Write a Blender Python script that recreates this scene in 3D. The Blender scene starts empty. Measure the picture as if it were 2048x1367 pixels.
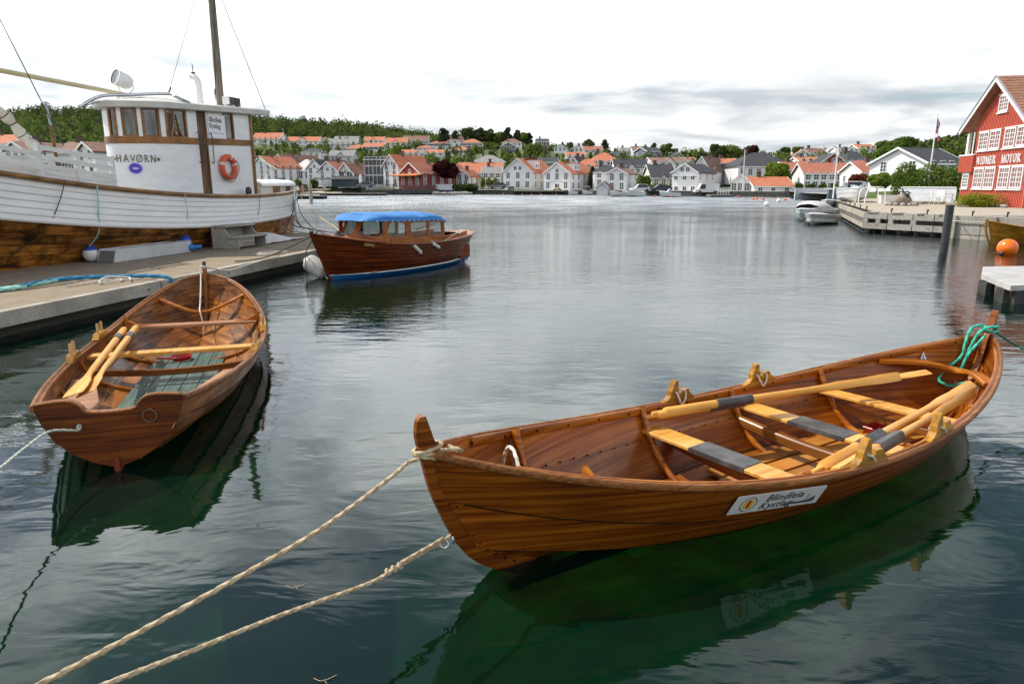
import bpy, math, random
from mathutils import Vector, Matrix, Quaternion, noise as mnoise
R = random.Random(11)
S = bpy.context.scene
COL = S.collection
V = Vector
pi = math.pi
# ------------------------------------------------------------------ camera
CAM_H, FPX, PITCH = 2.2, 1365.3, math.radians(12.97)
cd = bpy.data.cameras.new('camera'); cam = bpy.data.objects.new('camera', cd); COL.objects.link(cam)
cd.sensor_width = 36; cd.lens = 24; cd.clip_start = .05; cd.clip_end = 4000
cam.location = (0, 0, CAM_H); cam.rotation_euler = (pi/2-PITCH, 0, 0)
S.camera = cam
# ------------------------------------------------------------------ light
SUN_EL, SUN_AZ = math.radians(50), math.radians(160)      # azimuth of the direction to the sun, counter-clockwise from +x
W = bpy.data.worlds.new('World'); S.world = W; W.use_nodes = True
def nd(nt, typ, **kw):
    n = nt.nodes.new(typ)
    for k, v in kw.items():
        if k.startswith('i_'):
            key = k[2:]
            n.inputs[int(key) if key.isdigit() else key.replace('_', ' ')].default_value = v
        else: setattr(n, k, v)
    return n
def ramp(nt, fac, stops):
    r = nt.nodes.new('ShaderNodeValToRGB'); e = r.color_ramp.elements
    while len(e) < len(stops): e.new(.5)
    for q, (p, c) in zip(e, stops):
        q.position = p; q.color = (c, c, c, 1) if not isinstance(c, tuple) else (*c[:3], 1)
    nt.links.new(fac, r.inputs[0]); return r.outputs[0]
def build_world():
    nt = W.node_tree; nt.nodes.clear(); L = nt.links.new
    sky = nd(nt, 'ShaderNodeTexSky', sky_type='NISHITA', sun_disc=False, sun_elevation=SUN_EL, sun_rotation=pi/2-SUN_AZ, dust_density=1.0)
    bg = nd(nt, 'ShaderNodeBackground', i_Strength=.12); L(sky.outputs[0], bg.inputs[0])
    tc = nd(nt, 'ShaderNodeTexCoord'); sp = nd(nt, 'ShaderNodeSeparateXYZ'); L(tc.outputs['Generated'], sp.inputs[0])
    zz = nd(nt, 'ShaderNodeMath', operation='MAXIMUM', i_1=0.0); L(sp.outputs[2], zz.inputs[0])
    zp = nd(nt, 'ShaderNodeMath', operation='ADD', i_1=.10); L(zz.outputs[0], zp.inputs[0])
    dx = nd(nt, 'ShaderNodeMath', operation='DIVIDE'); L(sp.outputs[0], dx.inputs[0]); L(zp.outputs[0], dx.inputs[1])
    dy = nd(nt, 'ShaderNodeMath', operation='DIVIDE'); L(sp.outputs[1], dy.inputs[0]); L(zp.outputs[0], dy.inputs[1])
    cb = nd(nt, 'ShaderNodeCombineXYZ'); L(dx.outputs[0], cb.inputs[0]); L(dy.outputs[0], cb.inputs[1])
    n1 = nd(nt, 'ShaderNodeTexNoise', i_Scale=.85, i_Detail=9.0, i_Roughness=.55, i_Distortion=.5); L(cb.outputs[0], n1.inputs['Vector'])
    mp = nd(nt, 'ShaderNodeMapping'); mp.inputs['Location'].default_value = (3.1, 7.7, 0); L(cb.outputs[0], mp.inputs[0])
    n2 = nd(nt, 'ShaderNodeTexNoise', i_Scale=.95, i_Detail=7.0, i_Roughness=.55, i_Distortion=.3); L(mp.outputs[0], n2.inputs['Vector'])
    zc = nd(nt, 'ShaderNodeMath', operation='MULTIPLY_ADD', i_1=-.50, i_2=.165); L(zz.outputs[0], zc.inputs[0])   # broken cloud: gaps close up towards the horizon
    nc = nd(nt, 'ShaderNodeMath', operation='ADD'); L(n1.outputs[0], nc.inputs[0]); L(zc.outputs[0], nc.inputs[1])
    cover = ramp(nt, nc.outputs[0], [(.36, .05), (.50, 1.0)])
    tone = ramp(nt, n2.outputs[0], [(.36, (.41, .445, .475)), (.72, (1.0, 1.0, .985))])
    cl = nd(nt, 'ShaderNodeBackground', i_Strength=1.0); L(tone, cl.inputs[0])
    # thin cloud glows more the nearer it is to the veiled sun
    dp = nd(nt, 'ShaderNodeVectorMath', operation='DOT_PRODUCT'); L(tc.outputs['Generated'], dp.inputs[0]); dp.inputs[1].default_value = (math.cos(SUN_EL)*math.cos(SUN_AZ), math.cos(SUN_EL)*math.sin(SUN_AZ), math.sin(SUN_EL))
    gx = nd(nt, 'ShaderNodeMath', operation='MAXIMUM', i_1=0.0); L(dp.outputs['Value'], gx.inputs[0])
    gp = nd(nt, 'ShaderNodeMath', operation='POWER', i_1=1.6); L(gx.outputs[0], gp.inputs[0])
    ga = nd(nt, 'ShaderNodeMath', operation='MULTIPLY_ADD', i_1=.8, i_2=1.45); L(gp.outputs[0], ga.inputs[0]); zr = nd(nt, 'ShaderNodeMapRange', interpolation_type='SMOOTHSTEP'); L(zz.outputs[0], zr.inputs[0])      # added ramp: upper sky made brighter so the water reflects it paler
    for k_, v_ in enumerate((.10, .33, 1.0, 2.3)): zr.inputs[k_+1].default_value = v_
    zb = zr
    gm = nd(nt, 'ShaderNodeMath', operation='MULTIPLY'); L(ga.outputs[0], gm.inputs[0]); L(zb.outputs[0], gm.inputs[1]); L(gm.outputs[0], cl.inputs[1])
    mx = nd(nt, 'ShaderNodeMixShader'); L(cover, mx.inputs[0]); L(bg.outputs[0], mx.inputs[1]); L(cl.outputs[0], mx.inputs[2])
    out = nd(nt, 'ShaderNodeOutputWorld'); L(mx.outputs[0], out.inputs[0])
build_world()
sl = bpy.data.lights.new('sun', 'SUN'); sl.energy = 5.0; sl.angle = math.radians(.6); sl.color = (1, .93, .82)
so = bpy.data.objects.new('sun', sl); COL.objects.link(so)
sd = V((math.cos(SUN_EL)*math.cos(SUN_AZ), math.cos(SUN_EL)*math.sin(SUN_AZ), math.sin(SUN_EL)))
so.rotation_euler = sd.to_track_quat('Z', 'Y').to_euler(); so.location = (0, 0, 60)
S.view_settings.view_transform = 'Standard'; S.view_settings.look = 'None'; S.view_settings.gamma = 1; S.view_settings.exposure = 0.0
S.cycles.max_bounces = 8; S.cycles.transparent_max_bounces = 16; S.cycles.caustics_reflective = False; S.cycles.caustics_refractive = False
try: S.cycles.use_denoising = True
except Exception: pass
# ------------------------------------------------------------------ measuring helpers
def ray(px, py):
    x = (px-1024)/FPX; y = (683.5-py)/FPX; c, s = math.cos(PITCH), math.sin(PITCH)
    return V((x, c+y*s, -s+y*c))
def Pz(px, py, z=0.0):
    d = ray(px, py); return V((0, 0, CAM_H))+d*((z-CAM_H)/d.z)
def Py(px, py, Y):
    d = ray(px, py); return V((0, 0, CAM_H))+d*(Y/d.y)
# ------------------------------------------------------------------ materials
MATS = {}
def mat(name, col, rough=.6, col2=None, scale=(6, 6, 6), ns=1.0, lo=.35, hi=.65, metal=0, coat=0, bump=0, bscale=None, detail=5, rand=0, spec=.5, coord='Object', alpha=None):
    if name in MATS: return MATS[name]
    m = bpy.data.materials.new(name); MATS[name] = m; m.use_nodes = True; nt = m.node_tree; L = nt.links.new
    b = nt.nodes['Principled BSDF']; b.inputs['Roughness'].default_value = rough; b.inputs['Metallic'].default_value = metal
    b.inputs['Coat Weight'].default_value = coat; b.inputs['Coat Roughness'].default_value = .12; b.inputs['Specular IOR Level'].default_value = spec
    b.inputs['Base Color'].default_value = (*col, 1)
    if col2 or bump:
        tc = nd(nt, 'ShaderNodeTexCoord'); mp = nd(nt, 'ShaderNodeMapping'); mp.inputs['Scale'].default_value = scale
        L(tc.outputs[coord], mp.inputs[0])
        vec = mp.outputs[0]
        if rand:
            oi = nd(nt, 'ShaderNodeObjectInfo'); ad = nd(nt, 'ShaderNodeVectorMath', operation='MULTIPLY_ADD')
            L(oi.outputs['Random'], ad.inputs[0]); ad.inputs[1].default_value = (37, 91, 53); L(vec, ad.inputs[2]); vec = ad.outputs[0]
        n = nd(nt, 'ShaderNodeTexNoise', i_Scale=ns, i_Detail=float(detail), i_Roughness=.6); L(vec, n.inputs['Vector'])
    if col2:
        c = ramp(nt, n.outputs[0], [(lo, col), (hi, col2)])
        if rand:
            hs = nd(nt, 'ShaderNodeHueSaturation'); mr = nd(nt, 'ShaderNodeMapRange'); oi2 = nd(nt, 'ShaderNodeObjectInfo')
            L(oi2.outputs['Random'], mr.inputs[0]); mr.inputs[3].default_value = 1-rand; mr.inputs[4].default_value = 1+rand
            L(mr.outputs[0], hs.inputs['Value']); L(c, hs.inputs['Color']); c = hs.outputs[0]
        L(c, b.inputs['Base Color'])
    if bump:
        bp = nd(nt, 'ShaderNodeBump', i_Strength=bump, i_Distance=.01); L(n.outputs[0], bp.inputs['Height'])
        L(bp.outputs[0], b.inputs['Normal'])
    return m
def wood(name, dark, mid, light, grain=(1.2, 22, 22), rough=.4, coat=.5, stain=.5, bump=.25, rand=.12):
    """long-grained wood: fine streaks along x, big soft blotches of wear"""
    m = bpy.data.materials.new(name); MATS[name] = m; m.use_nodes = True; nt = m.node_tree; L = nt.links.new
    b = nt.nodes['Principled BSDF']
    tc = nd(nt, 'ShaderNodeTexCoord'); oi = nd(nt, 'ShaderNodeObjectInfo')
    off = nd(nt, 'ShaderNodeVectorMath', operation='MULTIPLY_ADD'); L(oi.outputs['Random'], off.inputs[0]); off.inputs[1].default_value = (3.7, 5.1, 7.3); L(tc.outputs['Object'], off.inputs[2])
    mp = nd(nt, 'ShaderNodeMapping'); mp.inputs['Scale'].default_value = grain; L(off.outputs[0], mp.inputs[0])
    n1 = nd(nt, 'ShaderNodeTexNoise', i_Scale=1.6, i_Detail=5.0, i_Roughness=.55, i_Distortion=.2); L(mp.outputs[0], n1.inputs['Vector'])
    n2 = nd(nt, 'ShaderNodeTexNoise', i_Scale=2.3 if stain > .45 else 1.5, i_Detail=5.0 if stain > .45 else 2.5, i_Roughness=.6); L(off.outputs[0], n2.inputs['Vector'])
    c1 = ramp(nt, n1.outputs[0], [(.28, dark), (.5, mid), (.76, light)])
    s = ramp(nt, n2.outputs[0], [(.36, 1-stain), (.6, 1.0)])
    mx = nd(nt, 'ShaderNodeMix', data_type='RGBA', blend_type='MULTIPLY'); mx.inputs[0].default_value = 1
    L(c1, mx.inputs[6]); L(s, mx.inputs[7])
    hs = nd(nt, 'ShaderNodeHueSaturation'); mr = nd(nt, 'ShaderNodeMapRange'); L(oi.outputs['Random'], mr.inputs[0])
    mr.inputs[3].default_value = 1-rand; mr.inputs[4].default_value = 1+rand; L(mr.outputs[0], hs.inputs['Value']); L(mx.outputs[2], hs.inputs['Color'])
    L(hs.outputs[0], b.inputs['Base Color'])
    rr = ramp(nt, n2.outputs[0], [(.3, min(1, rough+.16)), (.7, rough-.1)]); L(rr, b.inputs['Roughness'])
    b.inputs['Coat Weight'].default_value = coat; b.inputs['Coat Roughness'].default_value = .12; b.inputs['Specular IOR Level'].default_value = .18
    bp = nd(nt, 'ShaderNodeBump', i_Strength=bump, i_Distance=.004); L(n1.outputs[0], bp.inputs['Height']); L(bp.outputs[0], b.inputs['Normal'])
    return m
def leafmat(name, c1, c2, rough=.6):
    m = bpy.data.materials.new(name); MATS[name] = m; m.use_nodes = True; nt = m.node_tree; L = nt.links.new
    nt.nodes.clear()
    g = nd(nt, 'ShaderNodeNewGeometry'); n = nd(nt, 'ShaderNodeTexNoise', i_Scale=.35, i_Detail=8.0, i_Roughness=.75); L(g.outputs['Position'], n.inputs['Vector'])
    c = ramp(nt, n.outputs[0], [(.36, c1), (.62, c2)])
    d = nd(nt, 'ShaderNodeBsdfDiffuse'); t = nd(nt, 'ShaderNodeBsdfTranslucent'); L(c, d.inputs[0]); L(c, t.inputs[0])
    mx = nd(nt, 'ShaderNodeMixShader', i_0=.35); L(d.outputs[0], mx.inputs[1]); L(t.outputs[0], mx.inputs[2])
    o = nd(nt, 'ShaderNodeOutputMaterial'); L(mx.outputs[0], o.inputs[0]); return m
# ------------------------------------------------------------------ mesh builder
class M:
    def __init__(s): s.v = []; s.f = []; s.mi = []; s.cur = 0
    def add(s, vs, fs):
        b = len(s.v); s.v.extend([tuple(v) for v in vs]); s.f.extend([tuple(i+b for i in f) for f in fs]); s.mi.extend([s.cur]*len(fs)); return s
    def box(s, lo, hi, T=None):
        (a, b, c), (d, e, f) = lo, hi
        vs = [V(p) for p in ((a,b,c),(d,b,c),(d,e,c),(a,e,c),(a,b,f),(d,b,f),(d,e,f),(a,e,f))]
        if T: vs = [T @ v for v in vs]
        return s.add(vs, [(0,3,2,1),(4,5,6,7),(0,1,5,4),(1,2,6,5),(2,3,7,6),(3,0,4,7)])
    def cbox(s, c, sz, T=None):
        c = V(c); h = V(sz)/2; return s.box(c-h, c+h, T)
    def beam(s, p, q, w, h, up=(0, 0, 1)):
        p, q, up = V(p), V(q), V(up); d = (q-p).normalized(); x = d.cross(up).normalized(); y = x.cross(d)
        vs = [e+x*a*w/2+y*b*h/2 for e in (p, q) for a, b in ((-1,-1),(1,-1),(1,1),(-1,1))]
        return s.add(vs, [(0,1,2,3),(7,6,5,4),(0,4,5,1),(1,5,6,2),(2,6,7,3),(3,7,4,0)])
    def prism(s, pts, d):
        """closed polygon (3d points) pushed along vector d"""
        n = len(pts); d = V(d); vs = [V(p) for p in pts]+[V(p)+d for p in pts]
        return s.add(vs, [tuple(range(n)), tuple(range(2*n-1, n-1, -1))]+[(i, i+n, (i+1) % n+n, (i+1) % n) for i in range(n)])
    def rings(s, rings, cap=True, closed=True):
        k = len(rings[0]); vs = [p for r in rings for p in r]; fs = []
        for i in range(len(rings)-1):
            for j in range(k if closed else k-1):
                a, b = i*k+j, i*k+(j+1) % k; fs.append((a, b, b+k, a+k))
        if cap and closed: fs += [tuple(range(k-1, -1, -1)), tuple(range((len(rings)-1)*k, len(rings)*k))]
        return s.add(vs, fs)
    def tube(s, pts, r, n=8, cap=True, twist=0, lobes=0):
        pts = [V(p) for p in pts]; rr = r if isinstance(r, (list, tuple)) else [r]*len(pts); rings = []; x = None; ang = 0
        for i, p in enumerate(pts):
            t = (pts[min(i+1, len(pts)-1)]-pts[max(i-1, 0)]).normalized()
            if x is None: x = t.orthogonal().normalized()
            x = (x-t*x.dot(t)).normalized(); y = t.cross(x)
            if i and twist: ang += twist*(p-pts[i-1]).length
            ring = []
            for j in range(n):
                a = 2*pi*j/n; k = rr[i]*(1+(.22*math.cos(lobes*a+ang) if lobes else 0)); ring.append(p+x*math.cos(a)*k+y*math.sin(a)*k)
            rings.append(ring)
        return s.rings(rings, cap)
    def lathe(s, prof, n=16, T=None, cap=False):
        T = T or Matrix()
        return s.rings([[T @ V((r*math.cos(2*pi*j/n), r*math.sin(2*pi*j/n), z)) for j in range(n)] for r, z in prof], cap)
    def sweep(s, pts, prof, up=None, cap=True):
        """prof: list of (a,b): a sideways, b along up; up a list or one vector"""
        pts = [V(p) for p in pts]; rings = []
        for i, p in enumerate(pts):
            t = (pts[min(i+1, len(pts)-1)]-pts[max(i-1, 0)]).normalized(); u = V(up[i] if isinstance(up, list) else (up or (0, 0, 1)))
            x = t.cross(u).normalized(); y = x.cross(t).normalized(); rings.append([p+x*a+y*b for a, b in prof])
        return s.rings(rings, cap)
    def torus(s, c, R_, r, T=None, n=24, k=10):
        T = T or Matrix(); c = V(c)
        rings = [[c+T @ V(((R_+r*math.cos(2*pi*j/k))*math.cos(2*pi*i/n), (R_+r*math.cos(2*pi*j/k))*math.sin(2*pi*i/n), r*math.sin(2*pi*j/k))) for j in range(k)] for i in range(n+1)]
        return s.rings(rings, False)
    def ball(s, c, r, n=12, m=8, jit=0, rnd=None):
        c = V(c); r = V(r) if hasattr(r, '__len__') else V((r, r, r)); rings = []
        for i in range(m+1):
            a = -pi/2+pi*i/m; ca = max(math.cos(a), .02)
            rings.append([c+V((r.x*ca*math.cos(2*pi*j/n), r.y*ca*math.sin(2*pi*j/n), r.z*math.sin(a)))*(1+(rnd.uniform(-jit, jit) if jit else 0)) for j in range(n)])
        return s.rings(rings)
    def mesh(s, name, mats=(), smooth=False):
        me = bpy.data.meshes.new(name); me.from_pydata(s.v, [], s.f)
        for m in (mats if isinstance(mats, (list, tuple)) else [mats]): me.materials.append(m)
        if any(s.mi): me.polygons.foreach_set('material_index', s.mi)
        if smooth:
            me.polygons.foreach_set('use_smooth', [True]*len(me.polygons))
            try: me.set_sharp_from_angle(angle=math.radians(smooth if smooth is not True else 40))
            except Exception: pass
        me.update(); return me
def put(name, me, parent=None, loc=None, rot=None):
    o = bpy.data.objects.new(name, me); COL.objects.link(o)
    if parent is not None: o.parent = parent
    if loc is not None: o.location = loc
    if rot is not None: o.rotation_euler = rot if hasattr(rot, '__len__') else (0, 0, rot)
    return o
def tag(o, label=None, cat=None, group=None, kind=None):
    if label: o['label'] = label
    if cat: o['category'] = cat
    if group: o['group'] = group
    if kind: o['kind'] = kind
    return o
def ob(name, mb, mats, parent=None, smooth=False, label=None, cat=None, group=None, kind=None, loc=None, rot=None):
    return tag(put(name, mb.mesh(name, mats, smooth), parent, loc, rot), label, cat, group, kind)
def root(name, label, cat, loc=(0, 0, 0), rot=0, group=None):
    return tag(put(name, None, None, loc, rot), label, cat, group)
KIDS = {}
def kids(o): return [c for c in COL.objects if c.parent is o]
def copy_tree(o, allobs=None, parent=None):
    c = o.copy(); COL.objects.link(c)
    if parent is not None: c.parent = parent
    for k in [x for x in (allobs or list(COL.objects)) if x.parent is o]: copy_tree(k, allobs, c)
    return c
def catmull(pts, n=8):
    pts = [V(p) for p in pts]; out = []
    for i in range(len(pts)-1):
        a, b, c, d = pts[max(i-1, 0)], pts[i], pts[i+1], pts[min(i+2, len(pts)-1)]
        for k in range(n):
            t = k/n; out.append(.5*((2*b)+(c-a)*t+(2*a-5*b+4*c-d)*t*t+(3*b-a-3*c+d)*t**3))
    return out+[pts[-1]]
def resample(pts, step):
    pts = [V(p) for p in pts]; out = [pts[0].copy()]; acc = 0
    for i in range(1, len(pts)):
        seg = (pts[i]-pts[i-1]); L = seg.length; pos = step-acc
        while pos <= L: out.append(pts[i-1]+seg*(pos/L)); pos += step
        acc = L-(pos-step)
    out.append(pts[-1].copy()); return out
def rope_mb(pts, r, fine=True, mb=None, smoothn=8):
    mb = mb or M(); c = catmull(pts, smoothn)
    if fine: mb.tube(resample(c, r*1.1), r, 9, True, .9/r, 3)
    else: mb.tube(c, r, 6)
    return mb
def lerp(a, b, t): return a+(b-a)*t
def interp(x, xs, ys):
    if x <= xs[0]: return ys[0]
    for i in range(1, len(xs)):
        if x <= xs[i]: return lerp(ys[i-1], ys[i], (x-xs[i-1])/(xs[i]-xs[i-1]))
    return ys[-1]
def text_mesh(body, size, mats, extr=.004, shear=0, bold=0, space=1.0, align='CENTER'):
    cu = bpy.data.curves.new('lettering', 'FONT'); cu.body = body; cu.size = size; cu.extrude = extr; cu.shear = shear; cu.offset = bold
    cu.space_character = space; cu.align_x = align; cu.align_y = 'CENTER'; cu.resolution_u = 3
    o = bpy.data.objects.new('lettering', cu); COL.objects.link(o)
    me = bpy.data.meshes.new_from_object(o.evaluated_get(bpy.context.evaluated_depsgraph_get()))
    bpy.data.objects.remove(o); bpy.data.curves.remove(cu); me.name = 'lettering'; me.materials.clear(); me.materials.append(mats); return me
# ------------------------------------------------------------------ common materials
m_white = mat('white_paint', (.74, .75, .75), .45, (.82, .82, .80), (3, 3, 3), lo=.3, hi=.6)
m_glass = mat('window_glass', (.03, .04, .045), .05, spec=.8)
m_steel = mat('galvanised_steel', (.5, .51, .52), .35, (.38, .38, .38), metal=.9)
m_dark = mat('dark_iron', (.02, .02, .022), .5)
w_hull = wood('varnished_brown_strake', (.10, .018, .002), (.27, .068, .005), (.46, .16, .015), (.16, 1.4, 26), .34, .18, .3, .3, .28)
w_old = wood('worn_old_strake', (.06, .018, .005), (.24, .078, .013), (.46, .20, .04), (.25, 1.6, 20), .38, .12, .6, .3, .2)
w_in = wood('varnished_inner_timber', (.18, .040, .003), (.40, .115, .008), (.58, .23, .025), (.16, 1.4, 26), .34, .18, .3, .3)
w_rail = wood('worn_rail_timber', (.13, .042, .010), (.28, .105, .028), (.42, .20, .075), (1.0, 40, 40), .55, .05, .4)
w_pine = wood('pale_varnished_pine', (.52, .22, .032), (.70, .35, .07), (.78, .46, .13), (1.0, 14, 14), .38, .2, .14, .12, .06)
w_honey = wood('honey_oarlock_wood', (.18, .075, .008), (.38, .18, .02), (.52, .27, .045), (1.5, 12, 12), .45, .2, .4)
w_grey = wood('weathered_grey_timber', (.20, .18, .155), (.33, .31, .275), (.43, .405, .365), (.4, 7, 12), .8, 0, .12)
w_cross = wood('dark_cross_timber', (.10, .03, .006), (.22, .075, .014), (.36, .15, .04), (20, .3, 20), .42, .12, .3)
w_greypale = wood('pale_weathered_timber', (.30, .27, .215), (.41, .375, .31), (.50, .465, .40), (1.0, 18, 18), .8, 0, .3)
m_leather = mat('dark_worn_leather', (.05, .046, .045), .42, (.14, .13, .125), (7, 7, 7), lo=.45, hi=.8, bump=.15)
m_rope = mat('tan_rope', (.34, .25, .14), .9, (.52, .42, .28), (30, 30, 30))
m_ropew = mat('pale_rope', (.5, .46, .38), .9, (.66, .62, .54), (30, 30, 30))
m_ropeg = mat('teal_rope', (.012, .30, .20), .7, (.05, .45, .33), (40, 40, 40))
m_ropeb = mat('blue_rope', (.01, .13, .28), .75, (.03, .22, .38), (40, 40, 40))
m_ropeaq = mat('aqua_rope', (.20, .52, .45), .75, (.35, .62, .55), (40, 40, 40))
m_ropek = mat('dark_rope', (.03, .035, .03), .8)
m_red = mat('red_plastic', (.42, .012, .012), .35)
m_nail = mat('dark_rivets', (.014, .008, .005), .9, spec=.08)
m_orange = mat('orange_buoy_plastic', (.85, .16, .005), .3, spec=.5)
# ------------------------------------------------------------------ clinker hulls
class Hull:
    def __init__(s, lines): s.lines = lines                      # keel -> sheer, each a list of V (y >= 0)
    def at(s, x):
        out = []
        for ln in s.lines:
            xs = [p.x for p in ln]
            if xs[0] > xs[-1]: ln = ln[::-1]; xs = xs[::-1]
            out.append(V((x, interp(x, xs, [p.y for p in ln]), interp(x, xs, [p.z for p in ln]))))
        return out
    def sect(s, x, side=0, inset=.0, n=5):
        """smooth section curve: starboard sheer -> keel -> port sheer (side 0), or keel -> sheer"""
        p = catmull([V((x, 0, s.at(x)[0].z))]+s.at(x)[1:], n)
        if inset:
            q = []
            for i, a in enumerate(p):
                t = p[min(i+1, len(p)-1)]-p[max(i-1, 0)]; nn = V((0, -t.z, t.y)).normalized(); q.append(a+nn*inset)
            p = q
        if side: return [V((a.x, a.y*side, a.z)) for a in p]
        return [V((a.x, -a.y, a.z)) for a in p[::-1]]+p[1:]
    def half(s, x, z):
        p = s.sect(x, 1)
        for i in range(1, len(p)):
            if p[i].z >= z and p[i-1].z <= z: return lerp(p[i-1].y, p[i].y, (z-p[i-1].z)/(p[i].z-p[i-1].z+1e-6))
        return p[-1].y
    def strake(s, k, side, t=.012, lap=.03, m=3, bulge=.012):
        A, B = s.lines[k], s.lines[k+1]; n = len(A); outer = []; inner = []
        for i in range(n):
            a, b = A[i], B[i]; d = b-a; L = max(d.length, 1e-4); dz = V((0, d.y, d.z))
            nn = V((0, d.z, -d.y)); nn = nn.normalized() if nn.length > 1e-6 else V((0, 1, 0))
            ro, ri = [], []
            for j in range(m+1):
                f = j/m; ext = -min(lap, L*.5)/L if (j == 0 and k > 0) else f
                p = a+d*ext; o = t*(1-f)*(1 if k > 0 else 0)+bulge*4*f*(1-f)*min(1, L/.15)
                ro.append(p+nn*o); ri.append(p+nn*(o-t))
            outer.append(ro); inner.append(ri)
        rings = []
        for i in range(n):
            r = outer[i]+inner[i][::-1]; rings.append([V((p.x, p.y*side, p.z)) for p in (r if side < 0 else r[::-1])])
        b = M(); b.rings(rings); return b
def seam(h, k, side, r=.0035, t=.014):
    A = [V((p.x, p.y*side, p.z)) for p in h.lines[k]]; b = M(); q = []
    for i in range(1, len(A)-1):
        a, c = h.lines[k][i], h.lines[k+1][i]; d = c-a; n_ = V((0, d.z, -d.y)).normalized(); p = a-d.normalized()*(min(.03, d.length*.5)+.005)+n_*t*.8; q.append(V((p.x, p.y*side, p.z)))
    b.tube(q, r, 5); return b
def sheerline(h, k=-1, side=1): return [V((p.x, p.y*side, p.z)) for p in h.lines[k]]
def dline(x0, x1, yM, p, q, zb, zs, zm, r, c=.5, n=40, y0=0.0):
    out = []
    for i in range(n+1):
        s = .5-.5*math.cos(pi*i/n); s = .35*s+.65*(i/n); u = (s-c)/(c if s < c else 1-c)
        out.append(V((x0+(x1-x0)*s, max(y0, yM*max(0, 1-abs(u)**p)**q), zm+((zb if s < c else zs)-zm)*abs(u)**r)))
    return out
STUFF = dict(kind='stuff')
def rivets(pts, nrm, r=.0095):
    b = M()
    for p, n_ in zip(pts, nrm):
        T = Matrix.Translation(p) @ n_.to_track_quat('Z', 'Y').to_matrix().to_4x4(); b.lathe([(r, -.002), (r*.8, .003), (.001, .0045)], 6, T)
    return b
def hull_rivets(h, k, side, step=.16, t=.014, out=True, f=.06, skip=.06):
    A, B = h.lines[k], h.lines[k+1]; a = [A[i].lerp(B[i], f) for i in range(len(A))]
    pts = resample(a, step)[1:-1]; P, N = [], []
    for p in pts:
        d = h.at(p.x); dd = d[k+1]-d[k]; n_ = V((0, dd.z, -dd.y)).normalized()
        q = p+n_*(t if out else -t*1.0); n_ = n_ if out else -n_
        P.append(V((q.x, q.y*side, q.z))); N.append(V((n_.x, n_.y*side, n_.z)))
    return rivets(P, N)
RECT = lambda w, h: [(-w/2, -h/2), (w/2, -h/2), (w/2, h/2), (-w/2, h/2)]
def RRECT(w, h, c=.25):
    k = min(w, h)*c; return [(-w/2+k, -h/2), (w/2-k, -h/2), (w/2, -h/2+k), (w/2, h/2-k), (w/2-k, h/2), (-w/2+k, h/2), (-w/2, h/2-k), (-w/2, -h/2+k)]
def rib(h, x, parent, w=.05, d=.035, material=None, zmax=None, inset=None):
    p = h.sect(x, 0, (inset if inset is not None else .012+d/2)); zm = zmax or 9
    p = [q for q in p if q.z < zm]; b = M(); up = []
    c = V((x, 0, max(q.z for q in p)+.3))
    b.sweep(p, RRECT(w, d), [(c-q).normalized() for q in p]); return ob('rib', b, material or w_in, parent, 35)
def thwart(h, x0, x1, z, parent, wid=.2, th=.024, material=None, name='thwart', xo=0):
    """plank from port to starboard; x0/x1 = x at port (+y) and starboard (-y) ends"""
    ya = h.half(x0, z)-.015; yb = -h.half(x1, z)+.015; b = M(); pts = []
    d = V((x1-x0, yb-ya, 0)).normalized(); sgn = V((-d.y, d.x, 0))*wid/2
    a, e = V((x0, ya, z)), V((x1, yb, z))
    rings = []
    for i in range(7):
        q = a.lerp(e, i/6); rings.append([q+sgn*u+V((0, 0, w_)) for u, w_ in ((-1, -th/2), (-.96, -th/2-.003), (.96, -th/2-.003), (1, -th/2), (1, th/2-.004), (.95, th/2), (-.95, th/2), (-1, th/2-.004))])
    b.rings(rings); return ob(name, b, material or w_pine, parent, 35), a, e, sgn
def beam_along_y(h, x, z, parent, name='crossbeam', w=.06, d=.07, sag=.03, material=None):
    material = w_cross
    y = h.half(x, z)-.012; pts = [V((x, lerp(-y, y, i/12), z-sag*math.sin(pi*i/12))) for i in range(13)]
    b = M(); b.sweep(pts, RRECT(w, d, .15), (0, 0, 1)); return ob(name, b, material or w_in, parent, 35)

# ------------------------------------------------------------------ the hulls' lines, needed for the water sheet too
def dl(*a, **k): return dline(*a, **k)
def tline(x0, x1, bt, Bm, k, m, c, zb, zs, zm, r=2.0, n=40, y0=.012):
    out = []
    for i in range(n+1):
        s = i/n; s = 1-(1-s)**1.35
        y = bt+(Bm-bt)*(1-((c-s)/c)**2) if s < c else Bm*max(0, 1-((s-c)/(1-c))**k)**m
        z = zm+((zb-zm)*((c-s)/c)**2 if s < c else (zs-zm)*((s-c)/(1-c))**r); out.append(V((x0+(x1-x0)*s, max(y0, y), z)))
    return out
front_h = Hull([dline(.55, 5.5, .02, 2, 1, .01, .02, -.10, 3, y0=.012), dline(.27, 5.75, .45, 2, 1.05, .20, .20, -.025, 2.6, y0=.012),
                dline(.07, 5.95, .70, 2.05, .9, .565, .52, .20, 2.3, y0=.012), dline(0, 6.016, .824, 2.115, .807, .831, .76, .43, 2, y0=.012)])
FT = Matrix.Translation((-.447, 3.4, 0)) @ Matrix.Rotation(math.radians(31.53), 4, 'Z')
c_ = .534
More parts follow.
